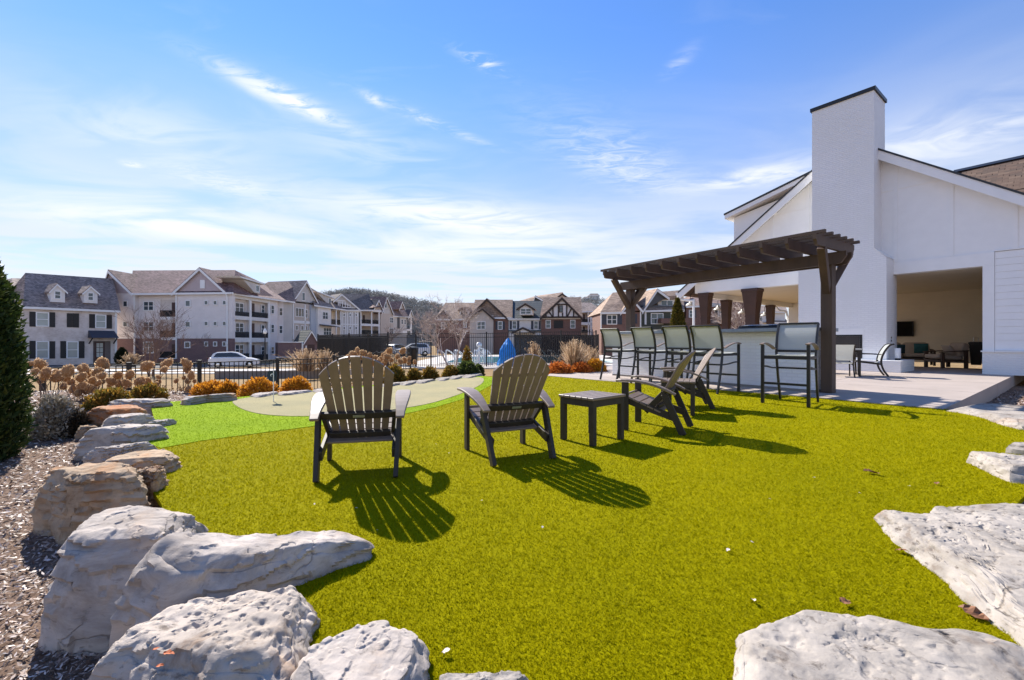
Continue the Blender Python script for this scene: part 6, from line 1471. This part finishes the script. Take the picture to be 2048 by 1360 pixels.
M_brk = brickmat('brown_brick', (0.23, 0.115, 0.085), (0.165, 0.085, 0.066), (0.28, 0.19, 0.16), 0.3, 0.1); M_brkp = brickmat('plum_brick', (0.20, 0.115, 0.11), (0.155, 0.088, 0.088), (0.25, 0.18, 0.17), 0.3, 0.1)
M_lilac = lapmat('siding_pale', (0.82, 0.77, 0.755), 0.2); M_greys = lapmat('siding_grey', (0.62, 0.60, 0.575), 0.2); M_bat = lapmat('gable_batten', (0.52, 0.43, 0.435), 0.55, battens=True); M_whites = lapmat('siding_white', (0.84, 0.82, 0.79), 0.2)
M_olive = lapmat('siding_olive', (0.23, 0.225, 0.19), 0.2); M_slate = lapmat('siding_slate', (0.085, 0.09, 0.10), 0.2); M_dkgreen = lapmat('siding_dkgreen', (0.06, 0.068, 0.055), 0.2); M_bluegr = lapmat('siding_bluegrey', (0.50, 0.55, 0.62), 0.2); M_tansid = lapmat('siding_tan', (0.60, 0.525, 0.46), 0.2); M_dkteal = lapmat('roof_teal', (0.045, 0.06, 0.065), 0.4)
M_shut = mat('shutter_dark', (0.022, 0.020, 0.020), 0.6, 0.15, 6); M_shut2 = mat('shutter_slate', (0.05, 0.055, 0.075), 0.6, 0.15, 6); M_timber = mat('half_timber', (0.05, 0.035, 0.028), 0.7, 0.2, 6); M_stucco = mat('stucco_white', (0.82, 0.79, 0.76), 0.8, 0.06, 2); M_door = mat('door_plum', (0.06, 0.025, 0.022), 0.5, 0.2, 4); M_rec = mat('recess_wall', (0.66, 0.60, 0.55), 0.7, 0.08, 2)

# --- brick house on the far left
f = Fac(45, 49.5, 235, 57, Z1); h = House('brick_house', 'whitewashed brick house with two dormers and dark shutters at far left', 'house', f)
h.wall(f, 178, 520, 918, 1010, M_wash, 8)
h.slope(f, (172, 522), (940, 556), (200, 258), (890, 305), 4.2, M_shgrey)
for x0, y0, x1, y1, gm in ((280, 568, 386, 682, M_glass2), (748, 588, 836, 694, M_glass2), (280, 796, 386, 936, M_glass2), (521, 798, 618, 932, M_glass2)): h.window(f, x0, y0, x1, y1, 1, 2, gm=gm)
for x0, y0, x1, y1 in ((231, 565, 279, 682), (387, 570, 433, 686), (526, 577, 572, 687), (574, 578, 621, 689), (702, 584, 747, 693), (837, 589, 881, 698), (231, 794, 279, 934), (387, 797, 433, 934), (475, 796, 520, 931), (619, 797, 664, 931)): h.shutter(f, x0, y0, x1, y1, M_shut)
h.trim(f, 904, 552, 920, 990); h.trim(f, 715, 792, 730, 980, M_rec); h.trim(f, 870, 795, 886, 980, M_rec)
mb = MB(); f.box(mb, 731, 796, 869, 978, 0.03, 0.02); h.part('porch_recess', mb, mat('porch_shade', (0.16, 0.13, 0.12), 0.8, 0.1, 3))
mb = MB(); f.box(mb, 742, 800, 824, 976, 0.07, 0.036); dr = h.part('door', mb, M_door)
for j in range(3):
    for i in range(2):
        mb = MB(); f.box(mb, 758+i*27, 812+j*38, 781+i*27, 846+j*38, 0.085, 0.014); h.part('door_pane', mb, M_glass2, parent=dr)
a = [f.pt(690, 770), f.pt(905, 772)]; b = [f.pt(695, 712), f.pt(898, 716)]
mb = MB(); mb.add([a[0]+f.n*1.2, a[1]+f.n*1.2, b[1]+f.n*0.02, b[0]+f.n*0.02, a[0]+f.n*0.02, a[1]+f.n*0.02], [(0, 1, 2, 3), (0, 4, 5, 1), (0, 3, 4), (1, 5, 2), (4, 3, 2, 5)]); h.part('awning', mb, M_shut2)
for x in (700, 893):
    p, q = f.pt(x, 815)+f.n*0.05, f.pt(x, 774)+f.n*1.0
    mb = MB(); mb.beam(p, q, 0.1, 0.1); h.part('awning_bracket', mb, M_shut)
for l, ap, r, wx in (((398, 402), (447, 352), (512, 405), (424, 400, 482, 466)), ((660, 415), (712, 370), (768, 418), (687, 414, 738, 478))):
    fd = Fac(45, 49.62, 235, 57.12, Z1)
    mb = MB(); fd.box(mb, l[0], l[1], r[0], 490 if l[0] < 500 else 497, 0.0, 3.4); h.part('dormer', mb, M_stucco)
    h.gable(fd, l, ap, r, M_stucco, M_shgrey, 3.4, 0.15, 0.12); h.window(fd, *wx, 1, 2)
# neighbour roof peeking out behind
f = Fac(5, 53, 45, 56, Z1); h = House('house', 'grey roofed house peeking out behind the brick house and the evergreen', 'house', f)
h.wall(f, 70, 510, 180, 1000, M_wash, 6); h.slope(f, (60, 512), (182, 512), (95, 300), (190, 303), 4, M_shgrey)

# --- pale apartment building with plum brick base
f = Fac(233, 60, 463, 60, Z1); h = House('apartment_building', 'three storey pale apartment building with plum brick base and small square windows', 'building', f)
h.wall(f, 920, 420, 1066, 775, M_lilac, 10); h.wall(f, 1067, 428, 1396, 775, M_lilac, 10, -0.5); h.wall(f, 1397, 412, 1830, 775, M_lilac, 0.6)
h.wall(f, 920, 776, 1066, 960, M_brkp, 10, 0.03, 'brick_base'); h.wall(f, 1067, 776, 1396, 960, M_brkp, 10, -0.47, 'brick_base'); h.wall(f, 1397, 776, 1830, 960, M_brkp, 0.6, 0.03, 'brick_base')
h.slope(f, (1040, 420), (1850, 412), (1045, 240), (1852, 236), 5.5, M_shplum)
h.gable(f, (812, 420), (868, 246), (1046, 418), M_bat, M_shmid, 6); h.gable(f, (1378, 416), (1583, 228), (1785, 412), M_bat, M_shplum, 7)
h.trim(f, 1580, 315, 1616, 382, out=0.12); h.trim(f, 1388, 408, 1786, 416, M_shut2, 0.2, 0.17)
for x0, y0, x1, y1 in ((970, 478, 1010, 528), (970, 640, 1010, 686), (1460, 474, 1505, 526), (1460, 640, 1505, 688), (1455, 800, 1502, 852)): h.window(f, x0, y0, x1, y1, 1, 1, out=0.04)
for y0, y1 in ((476, 512), (640, 676), (800, 838)):
    for x0 in (1611, 1682, 1754): h.window(f, x0, y0, x0+31, y1, 1, 1, out=0.04, gm=M_glass)
fr = Fac(233, 60.5, 463, 60.5, Z1)
for y0, y1 in ((482, 558), (642, 720), (800, 892)): h.window(fr, 1131, y0, 1216, y1, 2, 2, out=0.04)
for y0, y1 in ((470, 606), (632, 766), (800, 930)):
    mb = MB(); fr.box(mb, 1262, y0, 1394, y1, 0.012, 0.01); h.part('balcony_recess', mb, M_rec)
    mb = MB(); fr.box(mb, 1354, y0+22, 1392, y1-4, 0.04, 0.025); h.part('balcony_door', mb, M_door)
    mb = MB(); fr.box(mb, 1264, y1-52, 1392, y1-2, 0.10, 0.03); h.part('balcony_rail', mb, M_mesh)
    h.trim(fr, 1258, y1, 1400, y1+22 if y1 < 900 else y1+6, out=0.14, th=0.12)
for x in (1063, 1392, 1793):
    h.trim(f, x-4, 416, x+5, 930, out=0.16, th=0.1, name='downspout')
mb = MB(); mb.tube([fr.pt(1220, 400, 2), fr.pt(1222, 330, 2)], 0.12, 8); h.part('vent_pipe', mb, M_trim)
# receding right face with balconies
g = Fac(463, 60.4, 566, 72.6, ZE)
h.wall(g, 690, 600, 1490, 1760, M_lilac, 3.0, -0.6)
for (x0, x1) in ((745, 1003), (1048, 1325)):
    for k, (y0, y1) in enumerate(((690, 965), (1030, 1318), (1400, 1740))):
        xo = 0 if x0 < 900 else 12
        mb = MB(); g.box(mb, x0, y0+xo, x1, y1+xo, -0.55, 0.04); h.part('balcony_recess', mb, M_rec)
        mb = MB(); g.box(mb, x0, y0+190+xo, x1, y1+xo, 0.02, 0.04); h.part('balcony_rail', mb, M_mesh)
        if x0 < 900: h.window(g, 818, y0+35, 965, y0+200, 2, 2, out=-0.5)
        else:
            mb = MB(); g.box(mb, 1070, y0+45, 1150, y1-5, -0.48, 0.05); h.part('balcony_door', mb, M_door); h.window(g, 1258, y0+70, 1318, y0+215, 1, 2, out=-0.5)
for y0, y1 in ((968, 1028), (1322, 1398)): h.trim(g, 690, y0, 1345, y1, M_whites, 0.06, 0.6, 'balcony_floor')
h.trim(g, 690, 590, 1345, 690, M_whites, 0.04, 0.6)
for x in (720, 1008, 1326): h.trim(g, x-3, 690, x+(22 if x < 1000 else 30), 1760, M_trim, 0.09, 0.16, 'balcony_post')
for y0, y1 in ((765, 918), (1090, 1240), (1470, 1600)): h.window(g, 1366, y0, 1424, y1, 1, 2, out=0.05)
h.wall(g, 1346, 640, 1490, 1760, M_lilac, 3.0, 0.0)
h.slope(g, (630, 545), (1590, 690), (760, 170), (1210, 380), 5.5, M_shplum, 0.5, half=True)
fd = Fac(490, 62.0, 530, 67.5, ZE)
mb = MB(); fd.slab(mb, [(900, 330), (1195, 420), (1190, 575), (1100, 560)], 3.0); h.part('dormer', mb, M_greys)
mb = MB(); fd.slab(mb, [(815, 275), (1240, 395), (1240, 422), (830, 300)], 3.4, 0.3); h.part('dormer_roof', mb, M_trim)
h.window(fd, 1110, 425, 1172, 548, 1, 1)

# --- grey middle apartment building with the front gable
f = Fac(586, 76, 634, 82, ZA); h = House('apartment_building', 'grey apartment building with tall front gable, right of the balconies', 'building', f)
fs_ = Fac(556, 73, 587, 75.5, ZA)
h.wall(fs_, 145, 400, 250, 1450, M_lilac, 4); h.wall(fs_, 250, 400, 440, 1450, M_greys, 4, -0.3)
for y0, y1 in ((515, 668), (845, 1000)): h.window(fs_, 165, y0, 235, y1, 1, 2)
h.wall(f, 432, 440, 800, 1450, M_tansid, 6); 
h.gable(f, (412, 385), (655, 28), (872, 436), M_greys, M_shgrey, 7); h.window(f, 590, 230, 650, 390, 1, 1)
h.slope(fs_, (-20, 330), (445, 405), (-30, 32), (655, 28), 4.5, M_shmid)
h.trim(f, 432, 765, 800, 815, M_trim); h.trim(f, 640, 460, 660, 940, M_trim); h.trim(f, 420, 440, 440, 1100, M_trim)
h.window(f, 470, 520, 632, 688, 3, 1); h.window(f, 655, 545, 700, 712, 1, 2); h.window(f, 735, 560, 788, 720, 1, 2)
for x0, x1, y0 in ((468, 522, 842), (570, 625, 846), (650, 695, 850), (728, 785, 862)): h.window(f, x0, y0, x1, y0+95, 1, 1)
fp_ = Fac(608, 66, 636, 67.5, ZA)
h.wall(fp_, 632, 1160, 880, 1420, M_brkp, 3); h.gable(fp_, (630, 1160), (762, 955), (885, 1165), M_brkp, M_dkteal, 4, 0.3, 0.2)
fpl = Fac(556, 64, 608, 66, ZA); mb = MB(); fpl.box(mb, 150, 1150, 640, 1165, 0.1, 0.3); h.part('porch_fascia', mb, M_trim); h.wall(fpl, 150, 1166, 632, 1420, M_brkp, 3, 0, 'porch_wall')
mb = MB(); fp_.box(mb, 700, 1200, 830, 1400, 0.03, 0.02); h.part('porch_door', mb, M_door)
mb = MB(); fp_.box(mb, 588, 1165, 615, 1400, 0.1, 0.09); h.part('downspout', mb, M_trim)
mb = MB(); fp_.box(mb, 660, 1222, 680, 1330, 0.06, 0.05); h.part('house_number_board', mb, M_trim)
f2 = Fac(634, 81, 680, 88, ZA)
h.wall(f2, 800, 470, 888, 1100, M_bluegr, 5, -0.4); h.wall(f2, 888, 470, 1140, 1100, M_whites, 5); h.slope(f2, (790, 460), (1420, 555), (715, 118), (900, 225), 4.5, M_shgrey, half=True)
h.window(f2, 975, 592, 1078, 735, 2, 2); h.window(f2, 990, 885, 1140, 1030, 3, 2)
fd = Fac(634, 83, 665, 87, ZA); mb = MB(); fd.slab(mb, [(850, 215), (1140, 320), (1135, 470), (1085, 455)], 2.5); h.part('dormer', mb, M_greys); mb = MB(); fd.slab(mb, [(835, 205), (1185, 320), (1180, 345), (850, 225)], 2.8, 0.3); h.part('dormer_roof', mb, M_trim); h.window(fd, 1085, 335, 1135, 455, 1, 1)
a, b = f2.pt(915, 820)+f2.n*0.05, f2.pt(1180, 850)+f2.n*0.05
mb = MB(); mb.add([f2.pt(935, 850)+f2.n*1.2, f2.pt(1215, 880)+f2.n*1.2, b, a, a-Vector((0, 0, .25)), b-Vector((0, 0, .25))], [(0, 1, 2, 3), (0, 4, 5, 1), (0, 3, 4), (1, 5, 2), (3, 2, 5, 4)]); h.part('bay_roof', mb, M_shdark)
for x in (1225, 1310): h.trim(f2, x, 560, x+18, 1100, M_trim, 0.02, 0.12, 'balcony_post')
for y0, y1 in ((735, 830),): mb = MB(); f2.box(mb, 1140, y0, 1318, y1, 0.0, 0.05); h.part('balcony_rail', mb, M_mesh)
h.wall(f2, 1140, 560, 1330, 1100, M_tansid, 2, -2.2); h.trim(f2, 1140, 835, 1330, 870, M_whites, 0.0, 2.0, 'balcony_floor')

# --- stick style apartment building farther right
f = Fac(681, 89, 717, 92, ZB); h = House('apartment_building', 'grey and white timber striped apartment building with front balconies', 'building', f)
h.wall(f, 385, 470, 705, 1350, M_greys, 5)
for x in (408, 462, 497, 555, 590, 640, 685): h.trim(f, x-9, 490, x+9, 905, M_trim, 0.05, 0.045, 'stripe')
h.trim(f, 385, 705, 700, 725, M_trim); h.trim(f, 380, 455, 740, 485, M_trim, 0.12, 0.12)
h.gable(f, (240, 290), (382, 172), (700, 440), M_greys, M_shdark, 5); 
for x in (330, 360, 405, 455, 500, 545): h.trim(f, x-7, 300 if x < 480 else 340, x+7, 405, M_trim, 0.06, 0.04, 'stripe')
h.trim(f, 300, 275, 460, 292, M_trim, 0.06, 0.04); h.trim(f, 370, 402, 640, 418, M_trim, 0.06, 0.04)
for y0 in (512, 748):
    for x0 in (410, 518, 628): h.window(f, x0, y0, x0+48, y0+66, 1, 1, out=0.05, fw=0.16)
h.slope(f, (200, 445), (960, 450), (120, 160), (888, 157), 4.5, M_shdark)
f2 = Fac(717, 92.3, 745, 95.5, ZB)
h.wall(f2, 700, 470, 745, 1350, M_slate, 4); h.wall(f2, 745, 470, 1120, 1350, M_tansid, 2, -2.0)
for y0, y1 in ((480, 700), (765, 890)):
    h.window(f2, 755, y0+70, 870, min(y0+180, y1), 3, 1, out=-1.95); mb = MB(); f2.box(mb, 892, y0+60, 925, y1, -1.9, 0.05); h.part('balcony_door', mb, M_door)
    mb = MB(); f2.box(mb, 745, y1-70, 1060, y1, 0.0, 0.05); h.part('balcony_rail', mb, M_mesh)
h.trim(f2, 730, 705, 1075, 745, M_trim, 0.05, 2.0, 'balcony_floor'); h.trim(f2, 725, 445, 1110, 482, M_trim, 0.1, 2.1)
for x in (730, 925, 1060): h.trim(f2, x, 480, x+20, 1000, M_trim, 0.06, 0.15, 'balcony_post')
h.slope(f2, (740, 445), (965, 445), (790, 270), (1045, 268), 3.0, M_shdark)
f3 = Fac(744, 95, 765, 99, ZB); h.gable(f3, (948, 455), (1045, 275), (1130, 482), M_tansid, M_shdark, 4)
# --- farther pair
f = Fac(761, 98, 786, 104, ZB); h = House('apartment_building', 'tan grey apartment building with gable window before the wooded hill', 'building', f)
h.wall(f, 1100, 520, 1330, 1350, M_tansid, 6); h.gable(f, (1100, 510), (1190, 222), (1312, 530), M_greys, M_shmid, 6); h.window(f, 1165, 320, 1210, 420, 1, 1); h.window(f, 1265, 585, 1325, 690, 2, 2); h.window(f, 1262, 780, 1330, 890, 2, 2)
h.slope(f, (930, 400), (1120, 400), (930, 220), (1190, 220), 4, M_shmid, fascia=False)
f = Fac(786, 107, 826, 116, ZB); h = House('apartment_building', 'farthest pale apartment building with corner balcony, before the wooded hill', 'building', f)
h.wall(f, 1330, 560, 1570, 1350, M_greys, 6); h.slope(f, (1310, 560), (1600, 570), (1240, 300), (1468, 300), 4.5, M_shmid); h.gable(f, (1580, 600), (1640, 455), (1685, 605), M_whites, M_shdark, 5, 0.3, 0.3); h.gable(f, (1425, 430), (1472, 305), (1520, 430), M_greys, M_shmid, 3)
h.slope(f, (1390, 560), (1590, 575), (1430, 442), (1635, 448), 2.5, M_shdark)
h.wall(f, 1400, 590, 1445, 790, M_slate, 2, 0.05, 'siding_panel'); h.window(f, 1470, 620, 1505, 715, 1, 2); h.window(f, 1525, 625, 1555, 720, 1, 2)
h.wall(f, 1570, 600, 1665, 1350, M_slate, 2, -1.5); h.trim(f, 1645, 600, 1665, 900, M_trim, 0.05, 0.3, 'balcony_post'); h.trim(f, 1570, 800, 1665, 830, M_trim, 0.05, 1.5, 'balcony_floor'); h.trim(f, 1500, 830, 1580, 900, M_trim, 0.02, 0.1)

# --- brown town houses in the middle
f = Fac(870, 78, 1165, 75, Z3)
h = House('town_house', 'brown roofed town house behind the bare tree', 'house', f)
h.wall(f, 160, 470, 490, 900, M_brk, 8); h.slope(f, (150, 475), (560, 475), (245, 318), (560, 318), 4.5, M_shtan); h.gable(f, (130, 500), (232, 400), (330, 500), M_brk, M_shtan, 4, m_trim=M_timber)
h.window(f, 205, 505, 245, 575, 1, 2); h.shutter(f, 180, 505, 203, 578, M_shut); h.shutter(f, 247, 505, 268, 578, M_shut); h.window(f, 420, 500, 455, 560, 1, 2)
fd = Fac(870, 79, 1165, 76, Z3); mb = MB(); fd.box(mb, 385, 395, 475, 450, 0, 2); h.part('dormer', mb, M_stucco); h.window(fd, 400, 400, 455, 445, 1, 2, fm=M_timber); mb = MB(); fd.slab(mb, [(365, 395), (400, 365), (475, 365), (490, 395)], 2.5, 0.3); h.part('dormer_roof', mb, M_shtan)
h = House('town_house', 'tan and brick town house with two stacked front gables', 'house', f)
h.wall(f, 490, 440, 716, 900, M_tansid, 7, 0.6); h.wall(f, 716, 460, 858, 900, M_brk, 7); h.slope(f, (500, 460), (900, 460), (535, 288), (900, 288), 4.5, M_shtan)
h.gable(f, (495, 440), (652, 285), (845, 468), M_shtan, M_shtan, 5, m_trim=M_timber)
f9 = Fac(870, 77.4, 1165, 74.4, Z3); h.gable(f9, (470, 470), (608, 375), (712, 468), M_tansid, M_shtan, 5, m_trim=M_timber)
h.window(f9, 552, 498, 636, 578, 2, 2, fm=M_trim); h.window(f, 756, 498, 802, 580, 1, 2); h.shutter(f, 734, 500, 754, 578, M_shut2); h.shutter(f, 804, 500, 824, 578, M_shut2)
h = House('town_house', 'white walled town house with dark teal roof and one round topped dormer', 'house', f)
h.wall(f, 862, 470, 1176, 900, M_stucco, 7); h.slope(f, (855, 470), (1180, 470), (900, 300), (1200, 300), 4.5, M_dkteal); h.slope(f, (1100, 380), (1240, 380), (920, 300), (1220, 303), 5.0, M_shtan, fascia=False, out=-3.4)
fd = Fac(870, 75.5, 1165, 72.5, Z3); mb = MB(); fd.box(mb, 965, 380, 1090, 435, -0.6, 3); h.part('dormer', mb, M_stucco); fe = Fac(870, 76.0, 1165, 73.0, Z3); h.gable(fe, (950, 378), (1025, 330), (1105, 380), M_stucco, M_shtan, 3, 0.3, 0.2, M_timber); h.window(fe, 975, 372, 1082, 432, 2, 2)
for x0, x1 in ((895, 942), (1104, 1151)):
    h.window(f, x0, 493, x1, 575, 1, 2); h.shutter(f, x0-25, 494, x0-2, 576, M_shut2); h.shutter(f, x1+2, 494, x1+22, 576, M_shut2)
fp2 = Fac(870, 75.2, 1165, 72.2, Z3); h.gable(fp2, (905, 608), (1000, 565), (1095, 608), M_stucco, M_shdark, 3, 0.2, 0.16, M_timber); h.trim(f, 862, 585, 1175, 597, M_dkteal, 0.3, 0.28)
h = House('town_house', 'brick town house with half-timbered white gable', 'house', f)
h.wall(f, 1177, 460, 1566, 900, M_brk, 7, 0.3); h.slope(f, (1165, 462), (1575, 462), (1200, 265), (1565, 263), 4.8, M_shtan)
fg = Fac(870, 77.2, 1165, 74.2, Z3)
h.gable(fg, (1178, 462), (1380, 272), (1568, 462), M_stucco, M_shtan, 5, 0.35, 0.35, M_timber)
for pts in ([(1292, 462), (1292, 365)], [(1345, 462), (1345, 335)], [(1385, 462), (1385, 415)], [(1425, 462), (1425, 335)], [(1492, 462), (1492, 390)], [(1225, 462), (1225, 425)], [(1250, 400), (1290, 460)], [(1470, 375), (1428, 460)]):
    p, q = fg.pt(*pts[0])+fg.n*0.10, fg.pt(*pts[1])+fg.n*0.10; mb = MB(); mb.beam(p, q, 0.05, 0.22, fg.d); h.part('timber', mb, M_timber)
h.trim(fg, 1180, 450, 1566, 466, M_timber, 0.11, 0.08, 'timber'); h.trim(fg, 1310, 328, 1450, 340, M_timber, 0.11, 0.08, 'timber')
h.window(fg, 1352, 345, 1388, 412, 1, 2, fm=M_timber, out=0.06)
for x0, x1 in ((1221, 1271), (1459, 1509)): h.window(f, x0, 486, x1, 568, 1, 2, out=0.3)
for x0, x1 in ((1300, 1345), (1345, 1390)): h.shutter(Fac(870, 77.7, 1165, 74.7, Z3), x0, 490, x1, 566, M_shut)
f = Fac(1030, 105, 1140, 105, Z3); h = House('house', 'far house whose tan roof rises behind the town houses', 'house', f)
h.wall(f, 980, 300, 1430, 900, M_tansid, 8); h.slope(f, (960, 302), (1440, 302), (1130, 250), (1385, 215), 6, M_shtan); h.gable(f, (1105, 300), (1118, 255), (1200, 300), M_dkteal, M_dkteal, 4); h.gable(f, (1340, 262), (1380, 232), (1425, 265), M_tansid, M_shtan, 4, m_trim=M_timber)
# --- blue grey apartment corner
f = Fac(1163, 84, 1203, 86, Z3); h = House('apartment_building', 'blue grey apartment corner with white balconies left of the pergola', 'building', f)
h.wall(f, 1570, 405, 1660, 900, M_rec, 6, -1.0); h.wall(f, 1660, 405, 1756, 900, M_bluegr, 6); h.slope(f, (1560, 400), (1765, 395), (1570, 315), (1660, 318), 4, M_shgrey)
for y0, y1 in ((420, 505), (540, 610)):
    h.window(f, 1664, y0+5, 1712, y0+60, 2, 2); h.window(f, 1580, y0+5, 1606, y0+60, 2, 1, out=-0.95); mb = MB(); f.box(mb, 1570, y1-30, 1655, y1, 0.0, 0.05); h.part('balcony_rail', mb, M_mesh); mb = MB(); f.box(mb, 1612, y0+8, 1630, y1-2, -0.95, 0.05); h.part('balcony_door', mb, M_door)
for x in (1630, 1652, 1746): h.trim(f, x, 405, x+10, 640, M_trim, 0.05, 0.15, 'balcony_post')
h.trim(f, 1565, 508, 1660, 535, M_trim, 0.05, 1.0, 'balcony_floor'); h.trim(f, 1660, 500, 1756, 516, M_trim)
# --- brick houses right, left of and through the pergola
f = Fac(1202, 62, 1283, 62, ZC); h = House('brick_house', 'brick house with big tan roof seen through the left pergola brace', 'house', f)
h.wall(f, 365, 550, 1035, 1300, M_brk, 7); h.slope(f, (340, 552), (790, 545), (560, 215), (1000, 175), 5.0, M_shtan)
h.window(f, 455, 592, 632, 760, 2, 2); h.shutter(f, 370, 590, 452, 762, M_shut2); h.shutter(f, 636, 588, 716, 760, M_shut2); h.shutter(f, 905, 580, 975, 745, M_shut2); h.trim(f, 348, 560, 368, 900, M_trim, 0.1, 0.09, 'downspout'); h.trim(f, 1022, 500, 1042, 820, M_trim, 0.1, 0.09, 'downspout')
h.gable(f, (700, 550), (880, 330), (1045, 520), M_brk, M_shtan, 5)
f = Fac(1283, 64, 1400, 66, ZC); h = House('town_house', 'dark sided town house with tan roof and shed dormer behind the pergola beam', 'house', f)
h.wall(f, 1050, 540, 1750, 1300, M_dkgreen, 7); h.gable(f, (1060, 530), (1300, 170), (1480, 300), M_slate, M_shtan, 5); h.wall(f, 1090, 430, 1640, 535, M_slate, 5, -0.3, 'upper_wall'); h.slope(f, (1090, 520), (1760, 500), (1350, 200), (1760, 170), 5, M_shtan)
fd = Fac(1283, 65, 1400, 67, ZC); mb = MB(); fd.box(mb, 1325, 330, 1605, 460, 0.2, 3); h.part('dormer', mb, M_stucco); mb = MB(); fd.slab(mb, [(1310, 335), (1400, 280), (1680, 275), (1625, 335)], 3, 0.5); h.part('dormer_roof', mb, M_shtan)
h.window(fd, 1358, 345, 1572, 448, 2, 1, out=0.25); h.window(f, 1205, 565, 1420, 755, 2, 2); h.window(f, 1545, 558, 1640, 655, 1, 2); h.trim(f, 1098, 545, 1130, 760, M_trim); h.trim(f, 1080, 520, 1760, 545, M_trim, 0.3, 0.3)
mb = MB(); f.box(mb, 1330, 660, 1800, 745, 0.9, 0.85); h.part('porch_roof', mb, M_brk)
f = Fac(1372, 66, 1487, 68, Z6); h = House('brick_house', 'dark brick house seen between the clubhouse columns', 'house', f)
h.wall(f, -60, 565, 880, 1500, M_brk, 7); h.slope(f, (-80, 570), (560, 540), (60, 380), (560, 380), 5, M_shmid); h.wall(f, 560, 480, 890, 1500, M_brk, 5, 0.2)
h.slope(f, (290, 545), (560, 540), (310, 470), (500, 460), 3, M_slate)
h.window(f, -20, 628, 42, 750, 1, 2); h.shutter(f, 44, 630, 95, 755, M_shut2); h.window(f, 435, 605, 545, 778, 1, 2); h.shutter(f, 382, 610, 432, 778, M_shut); mb = MB(); f.box(mb, 280, 800, 560, 850, 1.2, 1.2); h.part('porch_roof', mb, M_shgrey)
f = Fac(1515, 80, 1570, 80, Z6); h = House('town_house', 'white town house with small windows seen past the last brown column', 'house', f)
h.wall(f, 1050, 650, 1500, 1500, M_whites, 6); h.slope(f, (1040, 655), (1520, 655), (1060, 560), (1500, 560), 4, M_shgrey); h.window(f, 1075, 690, 1140, 810, 1, 2, gm=M_glass); h.window(f, 1180, 720, 1230, 775, 2, 1)
h.slope(f, (1140, 820), (1480, 830), (1290, 755), (1480, 750), 3, M_shtan, out=1.5)
# --- house on the hill
f = Fac(1165, 210, 1200, 210, ZC); h = House('hill_house', 'small grey house on the hill top above the town houses', 'house', f)
h.wall(f, 165, 265, 332, 345, M_greys, 8); h.slope(f, (155, 268), (338, 268), (180, 230), (300, 230), 5, M_shdark); h.wall(f, 60, 305, 165, 360, M_slate, 8); h.slope(f, (55, 308), (170, 308), (75, 285), (160, 285), 5, M_shdark)
h.window(f, 180, 275, 215, 300, 2, 1); h.window(f, 270, 275, 310, 300, 2, 1)
# --- wooded hills
def hill(name, D, prof, seed, label, n, dep=60):
    xs_ = np.array([p[0] for p in prof], float); yy = np.array([p[1] for p in prof], float)
    px = np.linspace(xs_[0], xs_[-1], 90); top = np.interp(px, xs_, yy)
    X = (px-CX)/F*D; Zt = H-(top-HY)/F*D - 2.0
    V = []; nr = 9
    for j in range(nr):
        u = j/(nr-1); yj = D-dep*(1-u); zz = -3+(Zt+3)*(math.sin(u*math.pi/2)) 
        V.append(np.stack([X*yj/D, np.full_like(X, yj), zz], 1))
    V.append(np.stack([X, np.full_like(X, D+dep), np.full_like(X, -3)], 1)); nr += 1
    idx = np.arange(nr*90).reshape(nr, 90); Q = np.stack([idx[:-1, :-1], idx[:-1, 1:], idx[1:, 1:], idx[1:, :-1]], -1).reshape(-1, 4)
    link_o = link(name, raw_mesh(name, np.concatenate(V), Q, mat(name+'_soil', (0.24, 0.215, 0.18), 0.95, 0.3, 0.05), 4, True)); tag(link_o, kind='structure')
    rng = np.random.RandomState(seed); nt = n; u = rng.rand(nt)**0.7; i = rng.rand(nt)*89; i0 = i.astype(int); fr_ = i-i0
    base = np.empty((nt, 3)); VV = np.stack(V[:-1]); jj = u*(len(V)-2); j0 = np.minimum(jj.astype(int), len(V)-3); fj = jj-j0
    for c in range(3):
        a = VV[j0, i0, c]*(1-fr_)+VV[j0, np.minimum(i0+1, 89), c]*fr_; b = VV[j0+1, i0, c]*(1-fr_)+VV[j0+1, np.minimum(i0+1, 89), c]*fr_; base[:, c] = a*(1-fj)+b*fj
    k = 34; ht = (2.2+2.4*rng.rand(nt))*D/250; pos = np.repeat(base, k, 0); hh = np.repeat(ht, k); d = rng.normal(size=(nt*k, 3)); d /= np.linalg.norm(d, axis=1)[:, None]
    pos = pos + d*np.stack([hh*0.36, hh*0.36, hh*0.5], 1)*(0.5+0.5*rng.rand(nt*k))[:, None]; pos[:, 2] += hh*0.55
    Vv, Qq = leaf_cloud(nt*k, rng, pos, 0.8*D/250, 0.35, 0.9)
    m = leafmat(name+'_trees', [(0.0, (0.19, 0.20, 0.19)), (0.55, (0.30, 0.295, 0.28)), (1.0, (0.42, 0.40, 0.375))], 0.9, 0.1, 0.1, 0.05)  # tree tones lightened and greyed: distance haze put into the colour
    o = link(name+'_wood', raw_mesh(name+'_wood', Vv, Qq, m, 4)); tag(o, label, 'woods', kind='stuff')
hill('hill', 260, [(560, 640), (640, 592), (700, 584), (760, 590), (820, 602), (880, 615), (940, 640), (1010, 668), (1100, 676)], 5, 'grey brown leafless wood covering the far hill', 2600)
hill('hill_right', 215, [(1010, 660), (1100, 612), (1140, 600), (1180, 602), (1230, 605), (1300, 600), (1420, 612), (1520, 630), (1640, 660)], 6, 'leafless trees along the right hill top', 900)
